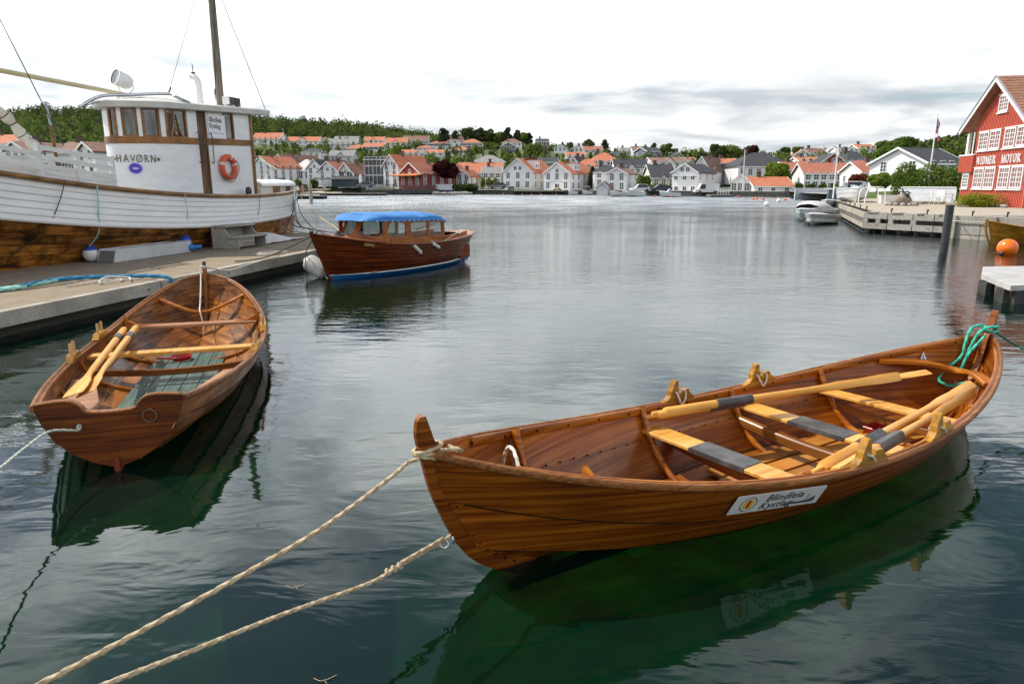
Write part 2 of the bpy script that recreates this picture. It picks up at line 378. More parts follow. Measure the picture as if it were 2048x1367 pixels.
tr_h = Hull([tline(.02, 5.3, .02, .02, 2, 1, c_, .03, .05, -.11), tline(.02, 5.6, .17, .34, 2, .9, c_, .085, .18, -.085), tline(.015, 5.77, .31, .60, 2.1, .8, c_, .17, .34, -.03),
             tline(.01, 5.86, .41, .79, 2.15, .7, c_, .285, .50, .065), tline(.005, 5.93, .47, .90, 2.17, .6, c_, .41, .66, .205), tline(0, 5.97, .509, .962, 2.176, .536, c_, .559, .814, .362)])
TR_ANG = math.atan2(10.77-5.066, -4.857+3.124)
TT = Matrix.Translation((-3.12, 5.06, 0)) @ Matrix.Rotation(TR_ANG, 4, 'Z')
# launch: keel, then a level waterline, a level stripe, then six strakes up to the sheer
def launch_lines():
    out = [dline(.75, 5.8, .03, 2, 1, -.25, -.25, -.45, 2, y0=.02), dline(.42, 6.05, .82, 2.3, .85, .10, .10, .10, 2, y0=.02), dline(.38, 6.07, .835, 2.3, .84, .145, .145, .145, 2, y0=.02)]
    for k in range(1, 7):
        f = k/6; out.append(dline(.38*(1-f)**1.3, 6.07+.28*f, .835+.21*f**.7, 2.35, .84-.22*f, .145+.955*f, .145+.70*f, .145+.575*f, 2, y0=.02))
    return out
launch_h = Hull(launch_lines())
LA = math.radians(60); LT = Matrix.Translation((-4.54, 15.73, 0)) @ Matrix.Rotation(LA, 4, 'Z')
def xline(xs, ys, zs, n=48):
    P = catmull([(x, y, z) for x, y, z in zip(xs, ys, zs)], 12); L_ = resample(P, sum((P[i+1]-P[i]).length for i in range(len(P)-1))/n); return L_[:n]+[P[-1]]
def ship_lines():
    X = (-3.4, -2.6, 0, 3, 6, 9, 12, 14.5, 16.2, 17.0, 17.35)
    sh = xline(X, (.06, .5, 1.45, 1.92, 2.08, 2.1, 1.85, 1.4, .85, .45, .05), (3.9, 3.65, 3.0, 2.5, 2.12, 1.90, 1.83, 1.87, 1.95, 2.0, 2.04))
    pt = xline([x+(.5 if i == 0 else -.05 if i == 10 else 0) for i, x in enumerate(X)], (.06, .38, 1.2, 1.76, 2.0, 2.05, 1.78, 1.25, .70, .33, .04), (2.75, 2.6, 2.1, 1.63, 1.26, 1.06, 1.02, 1.05, 1.1, 1.14, 1.16))
    lo = xline([x+(1.2 if i == 0 else .5 if i == 1 else -.12 if i == 10 else 0) for i, x in enumerate(X)], (.05, .2, .6, .95, 1.2, 1.38, 1.30, .85, .38, .14, .03), (.8, .75, .62, .52, .45, .42, .42, .42, .42, .42, .42))
    bo = xline([x+(1.8 if i == 0 else 1.2 if i == 1 else -.2 if i == 10 else 0) for i, x in enumerate(X)], (.04, .1, .4, .65, .85, .95, .85, .45, .15, .06, .03), (-.4, -.4, -.4, -.4, -.4, -.4, -.4, -.4, -.4, -.4, -.4))
    def mix(A, B_, f): return [a.lerp(b_, f) for a, b_ in zip(A, B_)]
    brown = [bo]+[mix(bo, lo, f) for f in (.5,)]+[mix(lo, pt, f) for f in (0, .25, .5, .75)]+[pt]
    return brown+[mix(pt, sh, f/6) for f in range(1, 7)]
ship_h = Hull(ship_lines())
DO = V((-7.31, 9.59, 0)); DU = V((.194, .981, 0)); DV = V((-.981, .194, 0))
SH_ANG = math.radians(75.7); HT = Matrix.Translation(DO+DV*5.75) @ Matrix.Rotation(SH_ANG, 4, 'Z')
HOLES = []
for h_, T_, x0_, x1_, tr_ in ((front_h, FT, .56, 5.45, 0), (tr_h, TT, .05, 5.2, 0), (launch_h, LT, .55, 5.9, 0)):
    a_, n_ = [], 40
    for i in range(n_+1):
        x = lerp(x0_, x1_, i/n_); sec = h_.at(x); y = 0
        for k in range(len(sec)-1):                                # where the inner skin meets the water level
            p, q = sec[k], sec[k+1]
            if p.z <= 0 <= q.z: y = lerp(p.y, q.y, -p.z/(q.z-p.z+1e-9))
        if y > .03: a_.append((x, y-.004))
    lp = [(x, -y) for x, y in a_]+[(x, y) for x, y in a_[::-1]]
    HOLES.append([((T_ @ V((x, y, 0))).x, (T_ @ V((x, y, 0))).y) for x, y in lp])
# ------------------------------------------------------------------ water and sea bed
def water():
    m = bpy.data.materials.new('sea_water'); m.use_nodes = True; nt = m.node_tree; L = nt.links.new; nt.nodes.clear()
    g = nd(nt, 'ShaderNodeNewGeometry'); sp = nd(nt, 'ShaderNodeSeparateXYZ'); L(g.outputs['Position'], sp.inputs[0])
    def ns(scale, sx, sy, det=4.0, rough=.55, dist=0.0, rot=0):
        mp = nd(nt, 'ShaderNodeMapping'); mp.inputs['Scale'].default_value = (sx, sy, 1); mp.inputs['Rotation'].default_value = (0, 0, rot); L(g.outputs['Position'], mp.inputs[0])
        n = nd(nt, 'ShaderNodeTexNoise', i_Scale=scale, i_Detail=det, i_Roughness=rough, i_Distortion=dist); L(mp.outputs[0], n.inputs['Vector']); return n.outputs[0]
    def mul(a, k):
        q = nd(nt, 'ShaderNodeMath', operation='MULTIPLY'); L(a, q.inputs[0])
        if isinstance(k, (int, float)): q.inputs[1].default_value = k
        else: L(k, q.inputs[1])
        return q.outputs[0]
    def add(a, b):
        q = nd(nt, 'ShaderNodeMath', operation='ADD'); L(a, q.inputs[0]); L(b, q.inputs[1]); return q.outputs[0]
    def rng(src, a, b, c, d):
        q = nd(nt, 'ShaderNodeMapRange', interpolation_type='SMOOTHSTEP'); L(src, q.inputs[0])
        for i, v in enumerate((a, b, c, d)): q.inputs[i+1].default_value = v
        return q.outputs[0]
    y = sp.outputs[1]
    swell = mul(ns(.55, 1, 1.2, 2.0, .5, .4), WAT['swell'])
    soft = mul(ns(1.7, .7, 1.6, 3.0, .5, .6, .25), WAT['soft'])
    rip = mul(mul(ns(4.2, .55, 1.5, 4.0, .6, .4, .12), rng(y, 5.5, 26, .035, 1)), WAT['rip'])
    chop = mul(mul(ns(1.5, .6, 1.7, 5.0, .65, .3, -.1), rng(y, 18, 60, 0, 1)), WAT['chop'])
    patch = rng(ns(.16, 1, 1.0, 2.0), .38, .62, .45, 1)
    h = add(add(swell, soft), mul(add(rip, chop), patch))
    bp = nd(nt, 'ShaderNodeBump', i_Strength=1.0, i_Distance=1.0); L(h, bp.inputs['Height'])
    fr = nd(nt, 'ShaderNodeFresnel', i_IOR=1.41); L(bp.outputs[0], fr.inputs['Normal'])
    gl = nd(nt, 'ShaderNodeBsdfGlossy', i_Roughness=.02, distribution='MULTI_GGX'); rgh = rng(y, 25, 95, .02, .26); L(rgh, gl.inputs['Roughness']); gl.inputs[0].default_value = (.97, .98, 1, 1); L(bp.outputs[0], gl.inputs['Normal'])
    tr = nd(nt, 'ShaderNodeBsdfTransparent'); tr.inputs[0].default_value = (.17, .52, .13, 1)
    df = nd(nt, 'ShaderNodeBsdfDiffuse'); df.inputs[0].default_value = (.0022, .017, .0115, 1)
    m1 = nd(nt, 'ShaderNodeMixShader', i_0=.5); L(tr.outputs[0], m1.inputs[1]); L(df.outputs[0], m1.inputs[2])
    m2 = nd(nt, 'ShaderNodeMixShader'); L(fr.outputs[0], m2.inputs[0]); L(m1.outputs[0], m2.inputs[1]); L(gl.outputs[0], m2.inputs[2])
    o = nd(nt, 'ShaderNodeOutputMaterial'); L(m2.outputs[0], o.inputs[0])
    import bmesh                                                   # one sheet, open where a hull floats in it
    bm = bmesh.new(); ed = []
    for loop in [[(-500, -60), (500, -60), (500, 420), (-500, 420)]]+HOLES:
        vs = [bm.verts.new((p[0], p[1], 0)) for p in loop]; ed += [bm.edges.new((vs[k], vs[(k+1) % len(vs)])) for k in range(len(vs))]
    bmesh.ops.triangle_fill(bm, use_beauty=True, use_dissolve=False, edges=ed, normal=(0, 0, 1))
    for f_ in bm.faces:
        if f_.normal.z < 0: f_.normal_flip()
    me = bpy.data.meshes.new('water'); bm.to_mesh(me); bm.free(); me.materials.append(m); tag(put('water', me), kind='structure')
    sm = mat('mossy_sea_bed', (.018, .05, .006), .9, (.12, .21, .026), (1, 1, 1), 1.6, .40, .72, detail=8)
    b = M(); n = 110
    xs = [-40+80*i/n for i in range(n+1)]; ys = [-10+60*j/n for j in range(n+1)]
    vs = [(x, y_, -1.15-.05*max(0, y_)-.06*(math.sqrt((x+.5)**2+4)-(x+.5))-.22*mnoise.noise(V((x*.6, y_*.6, 3)))-.08*mnoise.noise(V((x*1.9, y_*1.9, 7)))) for y_ in ys for x in xs]
    b.add(vs, [(j*(n+1)+i, j*(n+1)+i+1, (j+1)*(n+1)+i+1, (j+1)*(n+1)+i) for j in range(n) for i in range(n)])
    b.add([(-600, -80, -14), (600, -80, -14), (600, 500, -14), (-600, 500, -14)], [(0, 1, 2, 3)])
    ob('sea_bed', b, sm, smooth=80, kind='structure')
WAT = dict(swell=.016, soft=.008, rip=.034, chop=.20)
water()
# ------------------------------------------------------------------ oars
def oar(name, p, q, label, group, blade=.62, wid=.075, roll=0, square=True, leather=(.80, .55), grip=.10, loom=.035, bend=.0):
    """p = grip end, q = blade tip (world)"""
    p, q = V(p), V(q); L = (q-p).length; r = root(name, label, 'oar', p, 0, group)
    d = (q-p).normalized(); rot = d.to_track_quat('X', 'Z') ; r.rotation_mode = 'QUATERNION'
    r.rotation_quaternion = rot @ Quaternion((1, 0, 0), roll)
    b = M(); n = 12
    def ring(x, w, h, sq):
        out = []
        for j in range(n):
            a = 2*pi*(j+.5)/n; c, s = math.cos(a), math.sin(a); k = 1/max(abs(c), abs(s)) if sq else 1
            k = min(k, 1.22); out.append(V((x, w*c*k, h*s*k)))
        return out
    rings = []; lx0, lx1 = leather
    if grip: rings += [ring(0, .013, .013, 0), ring(.01, .017, .017, 0), ring(grip, .019, .019, 0), ring(grip+.005, loom*.9, loom*.9, square)]
    else: rings += [ring(0, loom*.75, loom*.75, 0), ring(.01, loom*.9, loom*.9, square)]
    rings += [ring(grip+.03, loom, loom, square), ring(lx1, loom, loom, square), ring(lx1+.06, loom*.95, loom*.9, 0), ring(L-blade-.15, loom*.68, loom*.68, 0)]
    x0 = L-blade
    for t, w, h in ((0, .028, .020), (.2, .04, .014), (.45, wid*.82, .010), (.75, wid, .008), (.95, wid*.98, .006), (1, wid*.9, .004)): rings.append(ring(x0+blade*t, w, h, 0))
    b.rings(rings); ob('shaft', b, w_pine, r, 50)
    b = M(); b.rings([ring(lx0-.0, loom*1.09, loom*1.09, square), ring(lx0+.01, loom*1.12, loom*1.12, square), ring(lx1-.01, loom*1.12, loom*1.12, square), ring(lx1, loom*1.09, loom*1.09, square)])
    ob('leather_sleeve', b, m_leather, r, 50)
    return r
# ================================================================== the clinker boat moored by its pointed bow (front of the picture)
def loop_rope(mb, c, rx, ry, r, T=None, turns=1, dz=.0, n=14, a0=0, fine=True):
    pts = [V(c)+(T or Matrix.Identity(3)) @ V((rx*math.cos(a0+2*pi*i/n), ry*math.sin(a0+2*pi*i/n), dz*i/n)) for i in range(int(n*turns)+1)]
    rope_mb(pts, r, fine, mb, 3); return mb
def oarlock(parent, h, x, side, z, tilt=0):
    prof = [(-.165, -.015), (-.165, .0), (-.12, .012), (-.085, .045), (-.08, .085), (-.045, .165), (-.02, .175), (-.008, .165), (.0, .10), (.012, .058), (.05, .05), (.055, .085), (.125, .085), (.145, .05), (.19, .02), (.2, -.015)]
    y = (h.at(x)[-1].y-.012)*side; ang = math.atan2((h.at(x+.2)[-1].y-h.at(x-.2)[-1].y)*side, .4); sl = math.atan2(h.at(x+.2)[-1].z-h.at(x-.2)[-1].z, .4)
    T = Matrix.Translation((x, y, z)) @ Matrix.Rotation(ang, 4, 'Z') @ Matrix.Rotation(-sl, 4, 'Y')
    b = M(); b.prism([T @ V((px_, -.026, pz_)) for px_, pz_ in prof], T.to_3x3() @ V((0, .052, 0)))
    o = ob('oarlock', b, w_honey, parent)
    b = M(); b2 = T.to_3x3()
    pts = [T @ V(p) for p in ((.0, .03, .07), (.03, .05, .10), (.07, .045, .06), (.07, .04, .0), (.03, .045, -.03), (-.01, .05, .02), (-.03, .035, .07), (-.03, -.03, .07), (.01, -.04, .05), (.03, -.04, .02))]
    if side > 0: pts = [T @ V((p[0], -p[1], p[2])) for p in ((.0, .03, .07), (.03, .05, .10), (.07, .045, .06), (.07, .04, .0), (.03, .045, -.03), (-.01, .05, .02), (-.03, .035, .07), (-.03, -.03, .07), (.01, -.04, .05), (.03, -.04, .02))]
    rope_mb(pts, .008, True, b, 5); ob('rope_loop', b, m_ropew, o)
    return T
def rowboat_front():
    t = root('rowing_boat', 'varnished double-ended clinker rowing boat with four horned oarlocks and a club plate on its side', 'rowing boat', (-.447, 3.4, 0), math.radians(31.53), 'wooden rowing boats')
    h = front_h
    for side in (1, -1):
        for k in range(3):
            st = ob('strake', h.strake(k, side, .018, .03, 3, .016), w_hull, t, 35)
            if k: ob('seam', seam(h, k, side, .006, .018), m_nail, st)
            ob('rivets', hull_rivets(h, k, side, .155, .017, True, .07), m_nail, st, kind='stuff'); ob('rivets', hull_rivets(h, k, side, .155, .012, False, .03), m_nail, st, kind='stuff')
        pts = resample(sheerline(h, 3, side), .06); up = (0, 0, 1)
        b = M(); b.sweep([p+V((0, side*.014, -.012)) for p in pts], RRECT(.03, .045, .3), up); ob('gunwale', b, w_rail, t, 50)
        ip = [p+V((0, -side*.026, -.022)) for p in pts if .35 < p.x < 5.75]
        b = M(); b.sweep(ip, RRECT(.026, .062, .25), up); ob('inwale', b, w_in, t, 50)
        b = M(); P = resample(ip, .35); b.add([], [])
        for p in P: b.cbox(p+V((0, -side*.016, 0)), (.014, .006, .014))
        ob('rivets', b, m_nail, t, kind='stuff')
    def stempiece(pts_out, pts_in, name):
        o_ = catmull(pts_out, 5); i_ = catmull(pts_in, 5); b = M(); n = min(len(o_), len(i_)); rings = []
        for k in range(n):
            a, c = V(o_[k]), V(i_[k]); w = .03
            rings.append([a+V((0, -w*.62, 0)), a+V((0, w*.62, 0)), a.lerp(c, .3)+V((0, w, 0)), c+V((0, w, 0)), c+V((0, -w, 0)), a.lerp(c, .3)+V((0, -w, 0))])
        b.rings(rings); return ob(name, b, w_hull, t, 40)
    sp = stempiece([(.75, 0, -.10), (.52, 0, -.055), (.22, 0, .15), (.03, 0, .52), (-.045, 0, .80), (-.07, 0, .92), (-.06, 0, 1.005), (-.035, 0, 1.03)],
                   [(.80, 0, -.03), (.62, 0, .03), (.36, 0, .22), (.15, 0, .55), (.075, 0, .80), (.03, 0, .885), (.005, 0, .96), (-.018, 0, 1.028)], 'stem')
    stempiece([(5.25, 0, -.10), (5.52, 0, -.05), (5.80, 0, .15), (5.985, 0, .50), (6.055, 0, .75), (6.075, 0, .86), (6.09, 0, .95), (6.085, 0, 1.0)],
              [(5.2, 0, -.03), (5.42, 0, .03), (5.66, 0, .22), (5.86, 0, .50), (5.94, 0, .75), (6.0, 0, .83), (6.035, 0, .92), (6.06, 0, .998)], 'sternpost')
    b = M()
    for side in (1, -1):                                           # rivets along the stem
        P = [V((.47+.05, side*.036, .035)), V((.36, side*.04, .14)), V((.27, side*.04, .24)), V((.2, side*.04, .36)), V((.145, side*.04, .48)), V((.105, side*.04, .60)), V((.075, side*.04, .72)), V((.07, side*.04, .79))]
        q = rivets(resample(P, .075), [V((0, side, 0))]*99, .008); b.add(q.v, q.f)
    ob('rivets', b, m_nail, sp, kind='stuff')
    b = M(); b.beam((.5, 0, -.13), (5.5, 0, -.13), .05, .07); ob('keel', b, w_hull, t)
    for x in (2.2, 3.27, 4.35): rib(h, x, t, .045, .045)
    for x in (.78,):
        b = M(); p = [q for q in h.sect(x, 0, .065) if q.z > .25 or True]; c = V((x, 0, 2)); b.sweep(p, RRECT(.028, .08, .1), [(c-q).normalized() for q in p]); ob('bow_frame', b, w_in, t, 35)
    hb = lambda x: h.at(x)[-1].y
    for xe, xm, zm, ze in ((5.02, 5.52, .50, .58),):
        b = M(); P = catmull([(xe, hb(xe)-.03, h.at(xe)[-1].z-.05), (xe+.32, hb(xe+.32)*.55, zm+.02), (xm, 0, zm-.03), (xe+.32, -hb(xe+.32)*.55, zm+.02), (xe, -hb(xe)+.03, h.at(xe)[-1].z-.05)], 7)
        b.sweep(P, RRECT(.10, .04, .2), (0, 0, 1)); ob('breasthook', b, w_in, t, 40)
    beam_along_y(h, 2.42, .19, t, 'crossbeam', .07, .08, .03, w_rail); beam_along_y(h, 3.27, .19, t, 'crossbeam', .07, .08, .03, w_rail); beam_along_y(h, 4.38, .20, t, 'crossbeam', .05, .06, .03, w_rail)
    for i, (x0, x1, z, pad) in enumerate(((2.26, 2.36, .295, 1), (3.42, 3.5, .285, 1), (4.33, 4.42, .315, 0))):
        o, a, e, sg = thwart(h, x0, x1, z, t, .20 if i < 2 else .16)
        if pad:
            b = M(); rings = []
            for f in (.33, .335, .665, .67):
                q = a.lerp(e, f); k = 1.03; hh = .019 if f in (.335, .665) else .014
                rings.append([q+sg*k*u+V((0, 0, w_)) for u, w_ in ((-1, -hh), (1, -hh), (1.02, 0), (1, hh), (-1, hh), (-1.02, 0))])
            b.rings(rings); ob('seat_pad', b, m_leather, o, 30)
    for y in (-.27, -.09, .09, .27):
        b = M(); b.box((2.45+abs(y)*.3, y-.075, -.005), (5.0-abs(y)*1.2, y+.075, .015)); ob('floorboard', b, wood_floor, t)
    for x, side in ((2.62, 1), (3.62, 1), (2.72, -1), (3.62, -1)): oarlock(t, h, x, side, h.at(x)[-1].z+.012)
    # club plate on the near side, under the gunwale
    def onside(x, f, out=.022):
        d = h.at(x); a, c = d[2], d[3]; p = a.lerp(c, f); dd = c-a; n_ = V((0, dd.z, -dd.y)).normalized(); p = p+n_*(out+.016*4*f*(1-f)+.013*(1-f)); return V((p.x, -p.y, p.z))
    A, Bq, Cq = onside(1.63, .20), onside(2.33, .20), onside(1.67, .76)
    ux = (Bq-A).normalized(); uy = (Cq-A); uy = (uy-ux*uy.dot(ux)); Hh = uy.length; uy.normalize(); uz = ux.cross(uy); Lp = (Bq-A).length
    Tm = Matrix((( ux.x, uy.x, uz.x, A.x), (ux.y, uy.y, uz.y, A.y), (ux.z, uy.z, uz.z, A.z), (0, 0, 0, 1)))
    pl = M(); pl.prism([Tm @ V(p) for p in ((0, 0, 0), (Lp, 0, 0), (Lp, Hh, 0), (.01, Hh, 0))], Tm.to_3x3() @ V((0, 0, .006)))
    po = ob('name_plate', pl, mat('plate_white', (.62, .62, .60), .4, (.70, .70, .68), (9, 9, 9)), t)
    mk = mat('black_print', (.015, .016, .02), .5); mg = mat('grey_blue_print', (.06, .09, .11), .5)
    for s_, x_, y_, k in (('Blindleia', .345, .70, .46), ('Kystlag', .315, .28, .46)):
        me = text_mesh(s_, Hh*k*1.15, mk,   .0008, .18, 0, 1.06, 'LEFT'); me.transform(Tm @ Matrix.Translation((Lp*x_, Hh*y_, .0075))); put('lettering', me, po)
    def disc(cx, cy, r, z, m_, name, n=20, r2=None, sx=1):
        b = M(); q = []
        if r2:
            b.rings([[Tm @ V((cx+rr*sx*math.cos(2*pi*i/n), cy+rr*math.sin(2*pi*i/n), z)) for i in range(n)] for rr in (r2, r)], False)
        else: b.add([Tm @ V((cx+r*sx*math.cos(2*pi*i/n), cy+r*math.sin(2*pi*i/n), z)) for i in range(n)], [tuple(range(n))])
        ob(name, b, m_, po)
    disc(Lp*.17, Hh*.5, Hh*.40, .0072, mg, 'emblem_ring', 24, Hh*.36)
    for i, c in enumerate((((.75, .48, .02)), (.45, .02, .02), (.75, .48, .02))):
        b = M(); b.add([Tm @ V((Lp*(.125+.03*i), Hh*.26, .0074)), Tm @ V((Lp*(.155+.03*i), Hh*.26, .0074)), Tm @ V((Lp*(.155+.03*i), Hh*.74, .0074)), Tm @ V((Lp*(.125+.03*i), Hh*.74, .0074))], [(0, 1, 2, 3)]); ob('emblem', b, mat('emblem_%d' % (i % 2), c, .5), po)
    b = M(); P = [(.60, .16), (.70, .30), (.74, .26), (.86, .30), (.93, .52), (.94, .22), (.90, .14)]
    b.add([Tm @ V((Lp*x, Hh*y, .0073)) for x, y in P], [tuple(range(len(P)))]); b.add([Tm @ V((Lp*x, Hh*y, .0073)) for x, y in ((.835, .3), (.845, .3), (.84, .75), (.835, .75))], [(0, 1, 2, 3)]); ob('ship_drawing', b, mg, po)
    # painted number inside the far planking by the stern
    d = h.at(5.45); p = d[2].lerp(d[3], .55); nrm = V((0, -(d[3]-d[2]).z, (d[3]-d[2]).y)).normalized(); upv = (d[3]-d[2]).normalized()
    xd = upv.cross(nrm); me = text_mesh('4', .14, mat('number_paint', (.55, .57, .55), .6), .001)
    tng = (h.at(5.55)[3]-h.at(5.35)[3]).normalized(); nn = tng.cross(upv).normalized()
    if nn.y > 0: nn = -nn
    xx = upv.cross(nn); q = p+nn*.022
    me.transform(Matrix(((xx.x, upv.x, nn.x, q.x), (xx.y, upv.y, nn.y, q.y), (xx.z, upv.z, nn.z, q.z), (0, 0, 0, 1)))); put('number', me, t)
    return t, h
wood_floor = wood('honey_floorboards', (.32, .11, .014), (.48, .19, .03), (.58, .28, .06), (1.0, 14, 14), .4, .2, .3)
front_boat, front_h = rowboat_front()
for k, (p, q, roll, lab) in enumerate((((Pz(1290, 834, .40)), Pz(1858, 743, .50), .25, 'pale pine oar resting against the horned oarlocks, its whole round loom in front'), (Pz(1303, 827, .42), Pz(1800, 752, .52), 1.0, 'pale pine oar lying half hidden behind the one against the horned oarlocks'),
        (Pz(1625, 945, .41), Pz(1946, 766, .52), .5, 'square-loomed pine oar with its round grip on the bare end of the front thwart'), (Pz(1668, 947, .42), Pz(1950, 782, .50), 1.2, 'square-loomed pine oar lying closest to the near gunwale with a wrapped loom'))):
    oar('oar', p, q, lab, 'oars in the front rowing boat', .85, .044, roll, k > 1, (.93 if k > 1 else .92, .60), .11 if k != 3 else .02, .037 if k > 1 else .036)
b = M(); b.rings([[FT @ V((4.42+x*s_+.0, .10+y*s_, z)) for x, y in ((-.11, -.06), (.02, -.085), (.12, -.05), (.12, .05), (.02, .085), (-.11, .06))] for s_, z in ((.6, .02), (1, .09), (.96, .095), (.62, .035))]); b.beam(FT @ V((4.52, .1, .09)), FT @ V((4.66, .1, .10)), .025, .02)
tag(ob('bailer', b, m_red, None, 40), 'dark red plastic bailer on the floorboards of the double-ended boat', 'bailer', 'bailers in the rowing boats')
b = M(); rope_mb([FT @ V(p) for p in ((.62, .30, .35), (.60, .2, .62), (.56, .05, .70), (.52, -.1, .62), (.55, -.2, .40))], .010, True, b); tag(ob('rope_end', b, m_ropew), 'stiff pale rope end arching up inside the pointed bow', 'rope')
# bow line: turns round the stem head, then down to the quay below the picture
b = M()
for k in range(3): loop_rope(b, FT @ V((.0, 0, .80+.022*k)), .080, .046, .0105, Matrix.Rotation(math.radians(31.5), 3, 'Z') @ Matrix.Rotation(.25-.2*k, 3, 'Y'))
rope_mb([FT @ V(p) for p in ((.07, -.05, .83), (.13, -.09, .84), (.17, -.05, .80), (.13, .02, .82))], .012, True, b)
zs = (.80, .79, .72, .66, .62, .62, .64, .68)
rope_mb([FT @ V((-.07, -.045, .81))]+[Pz(x, y, z) for (x, y), z in zip(((815, 925), (780, 955), (640, 1058), (480, 1152), (330, 1235), (190, 1310), (80, 1367), (-60, 1433)), zs)], .0100, True, b)
tag(ob('mooring_rope', b, m_rope, None, 60), 'thick tan rope knotted round the horned stem head, the upper of two bow lines', 'rope', 'bow lines of the front boat')
b = M(); rope_mb([Pz(x, y, z) for (x, y), z in zip(((905, 1066), (888, 1080), (830, 1114), (790, 1135), (740, 1165), (560, 1230), (380, 1302), (205, 1370), (80, 1425)), (.29, .29, .30, .31, .33, .40, .50, .6, .66))], .0095, True, b)
for (x, y), z in zip(((800, 1131), (788, 1137), (776, 1143)), (.31, .312, .314)): b.torus(Pz(x, y, z), .013, .009, Matrix.Rotation(.9, 3, 'Y'), 12, 6)
rope_mb([Pz(x, y, z) for (x, y), z in zip(((886, 1076), (860, 1092), (835, 1106), (800, 1126)), (.305, .315, .325, .33))], .010, True, b)
tag(ob('mooring_rope', b, m_rope, None, 60), 'tan rope shackled to a ring low on the stem, lower of two bow lines', 'rope', 'bow lines of the front boat')
b = M(); b.torus(FT @ V((.14, -.0, .275)), .026, .006, Matrix.Rotation(.6, 3, 'X') @ Matrix.Rotation(pi/2, 3, 'Y'), 18, 6); b.torus(FT @ V((.075, -.02, .27)), .022, .005, Matrix.Rotation(1.2, 3, 'X'), 18, 6); ob('mooring_ring', b, m_steel, front_boat).matrix_parent_inverse = FT.inverted()
# teal stern rope
b = M(); SP = V((6.03, 0, .80))
for k in range(2): loop_rope(b, FT @ (SP+V((0, 0, .015+.03*k))), .075, .055, .013, Matrix.Rotation(math.radians(31.5), 3, 'Z') @ Matrix.Rotation(.2-.35*k, 3, 'X'))
rope_mb([FT @ V(p) for p in ((5.97, .05, .86), (5.88, .10, .83), (5.80, .10, .70), (5.76, .10, .56), (5.64, .16, .44), (5.52, .16, .34), (5.55, .05, .30), (5.66, .0, .33))], .013, True, b)
rope_mb([FT @ V(p) for p in ((5.98, -.04, .86), (5.86, .02, .80), (5.80, .06, .62), (5.76, .08, .46), (5.70, .06, .43), (5.74, .03, .6), (5.88, -.03, .78))], .013, True, b)
tag(ob('rope', b, m_ropeg, None, 60), 'teal rope looped round the sternpost and hanging into the boat', 'rope')
b = M(); rope_mb([FT @ V((6.08, -.02, .80)), Pz(2015, 680, .66), Pz(2048, 698, .56), Pz(2100, 728, .5), Pz(2200, 770, .5)], .011, True, b); tag(ob('mooring_rope', b, mat('green_rope', (.02, .10, .07), .8, (.04, .18, .13), (40, 40, 40)), None, 60), 'dark green rope running off from the sternpost towards the small pontoon', 'rope')

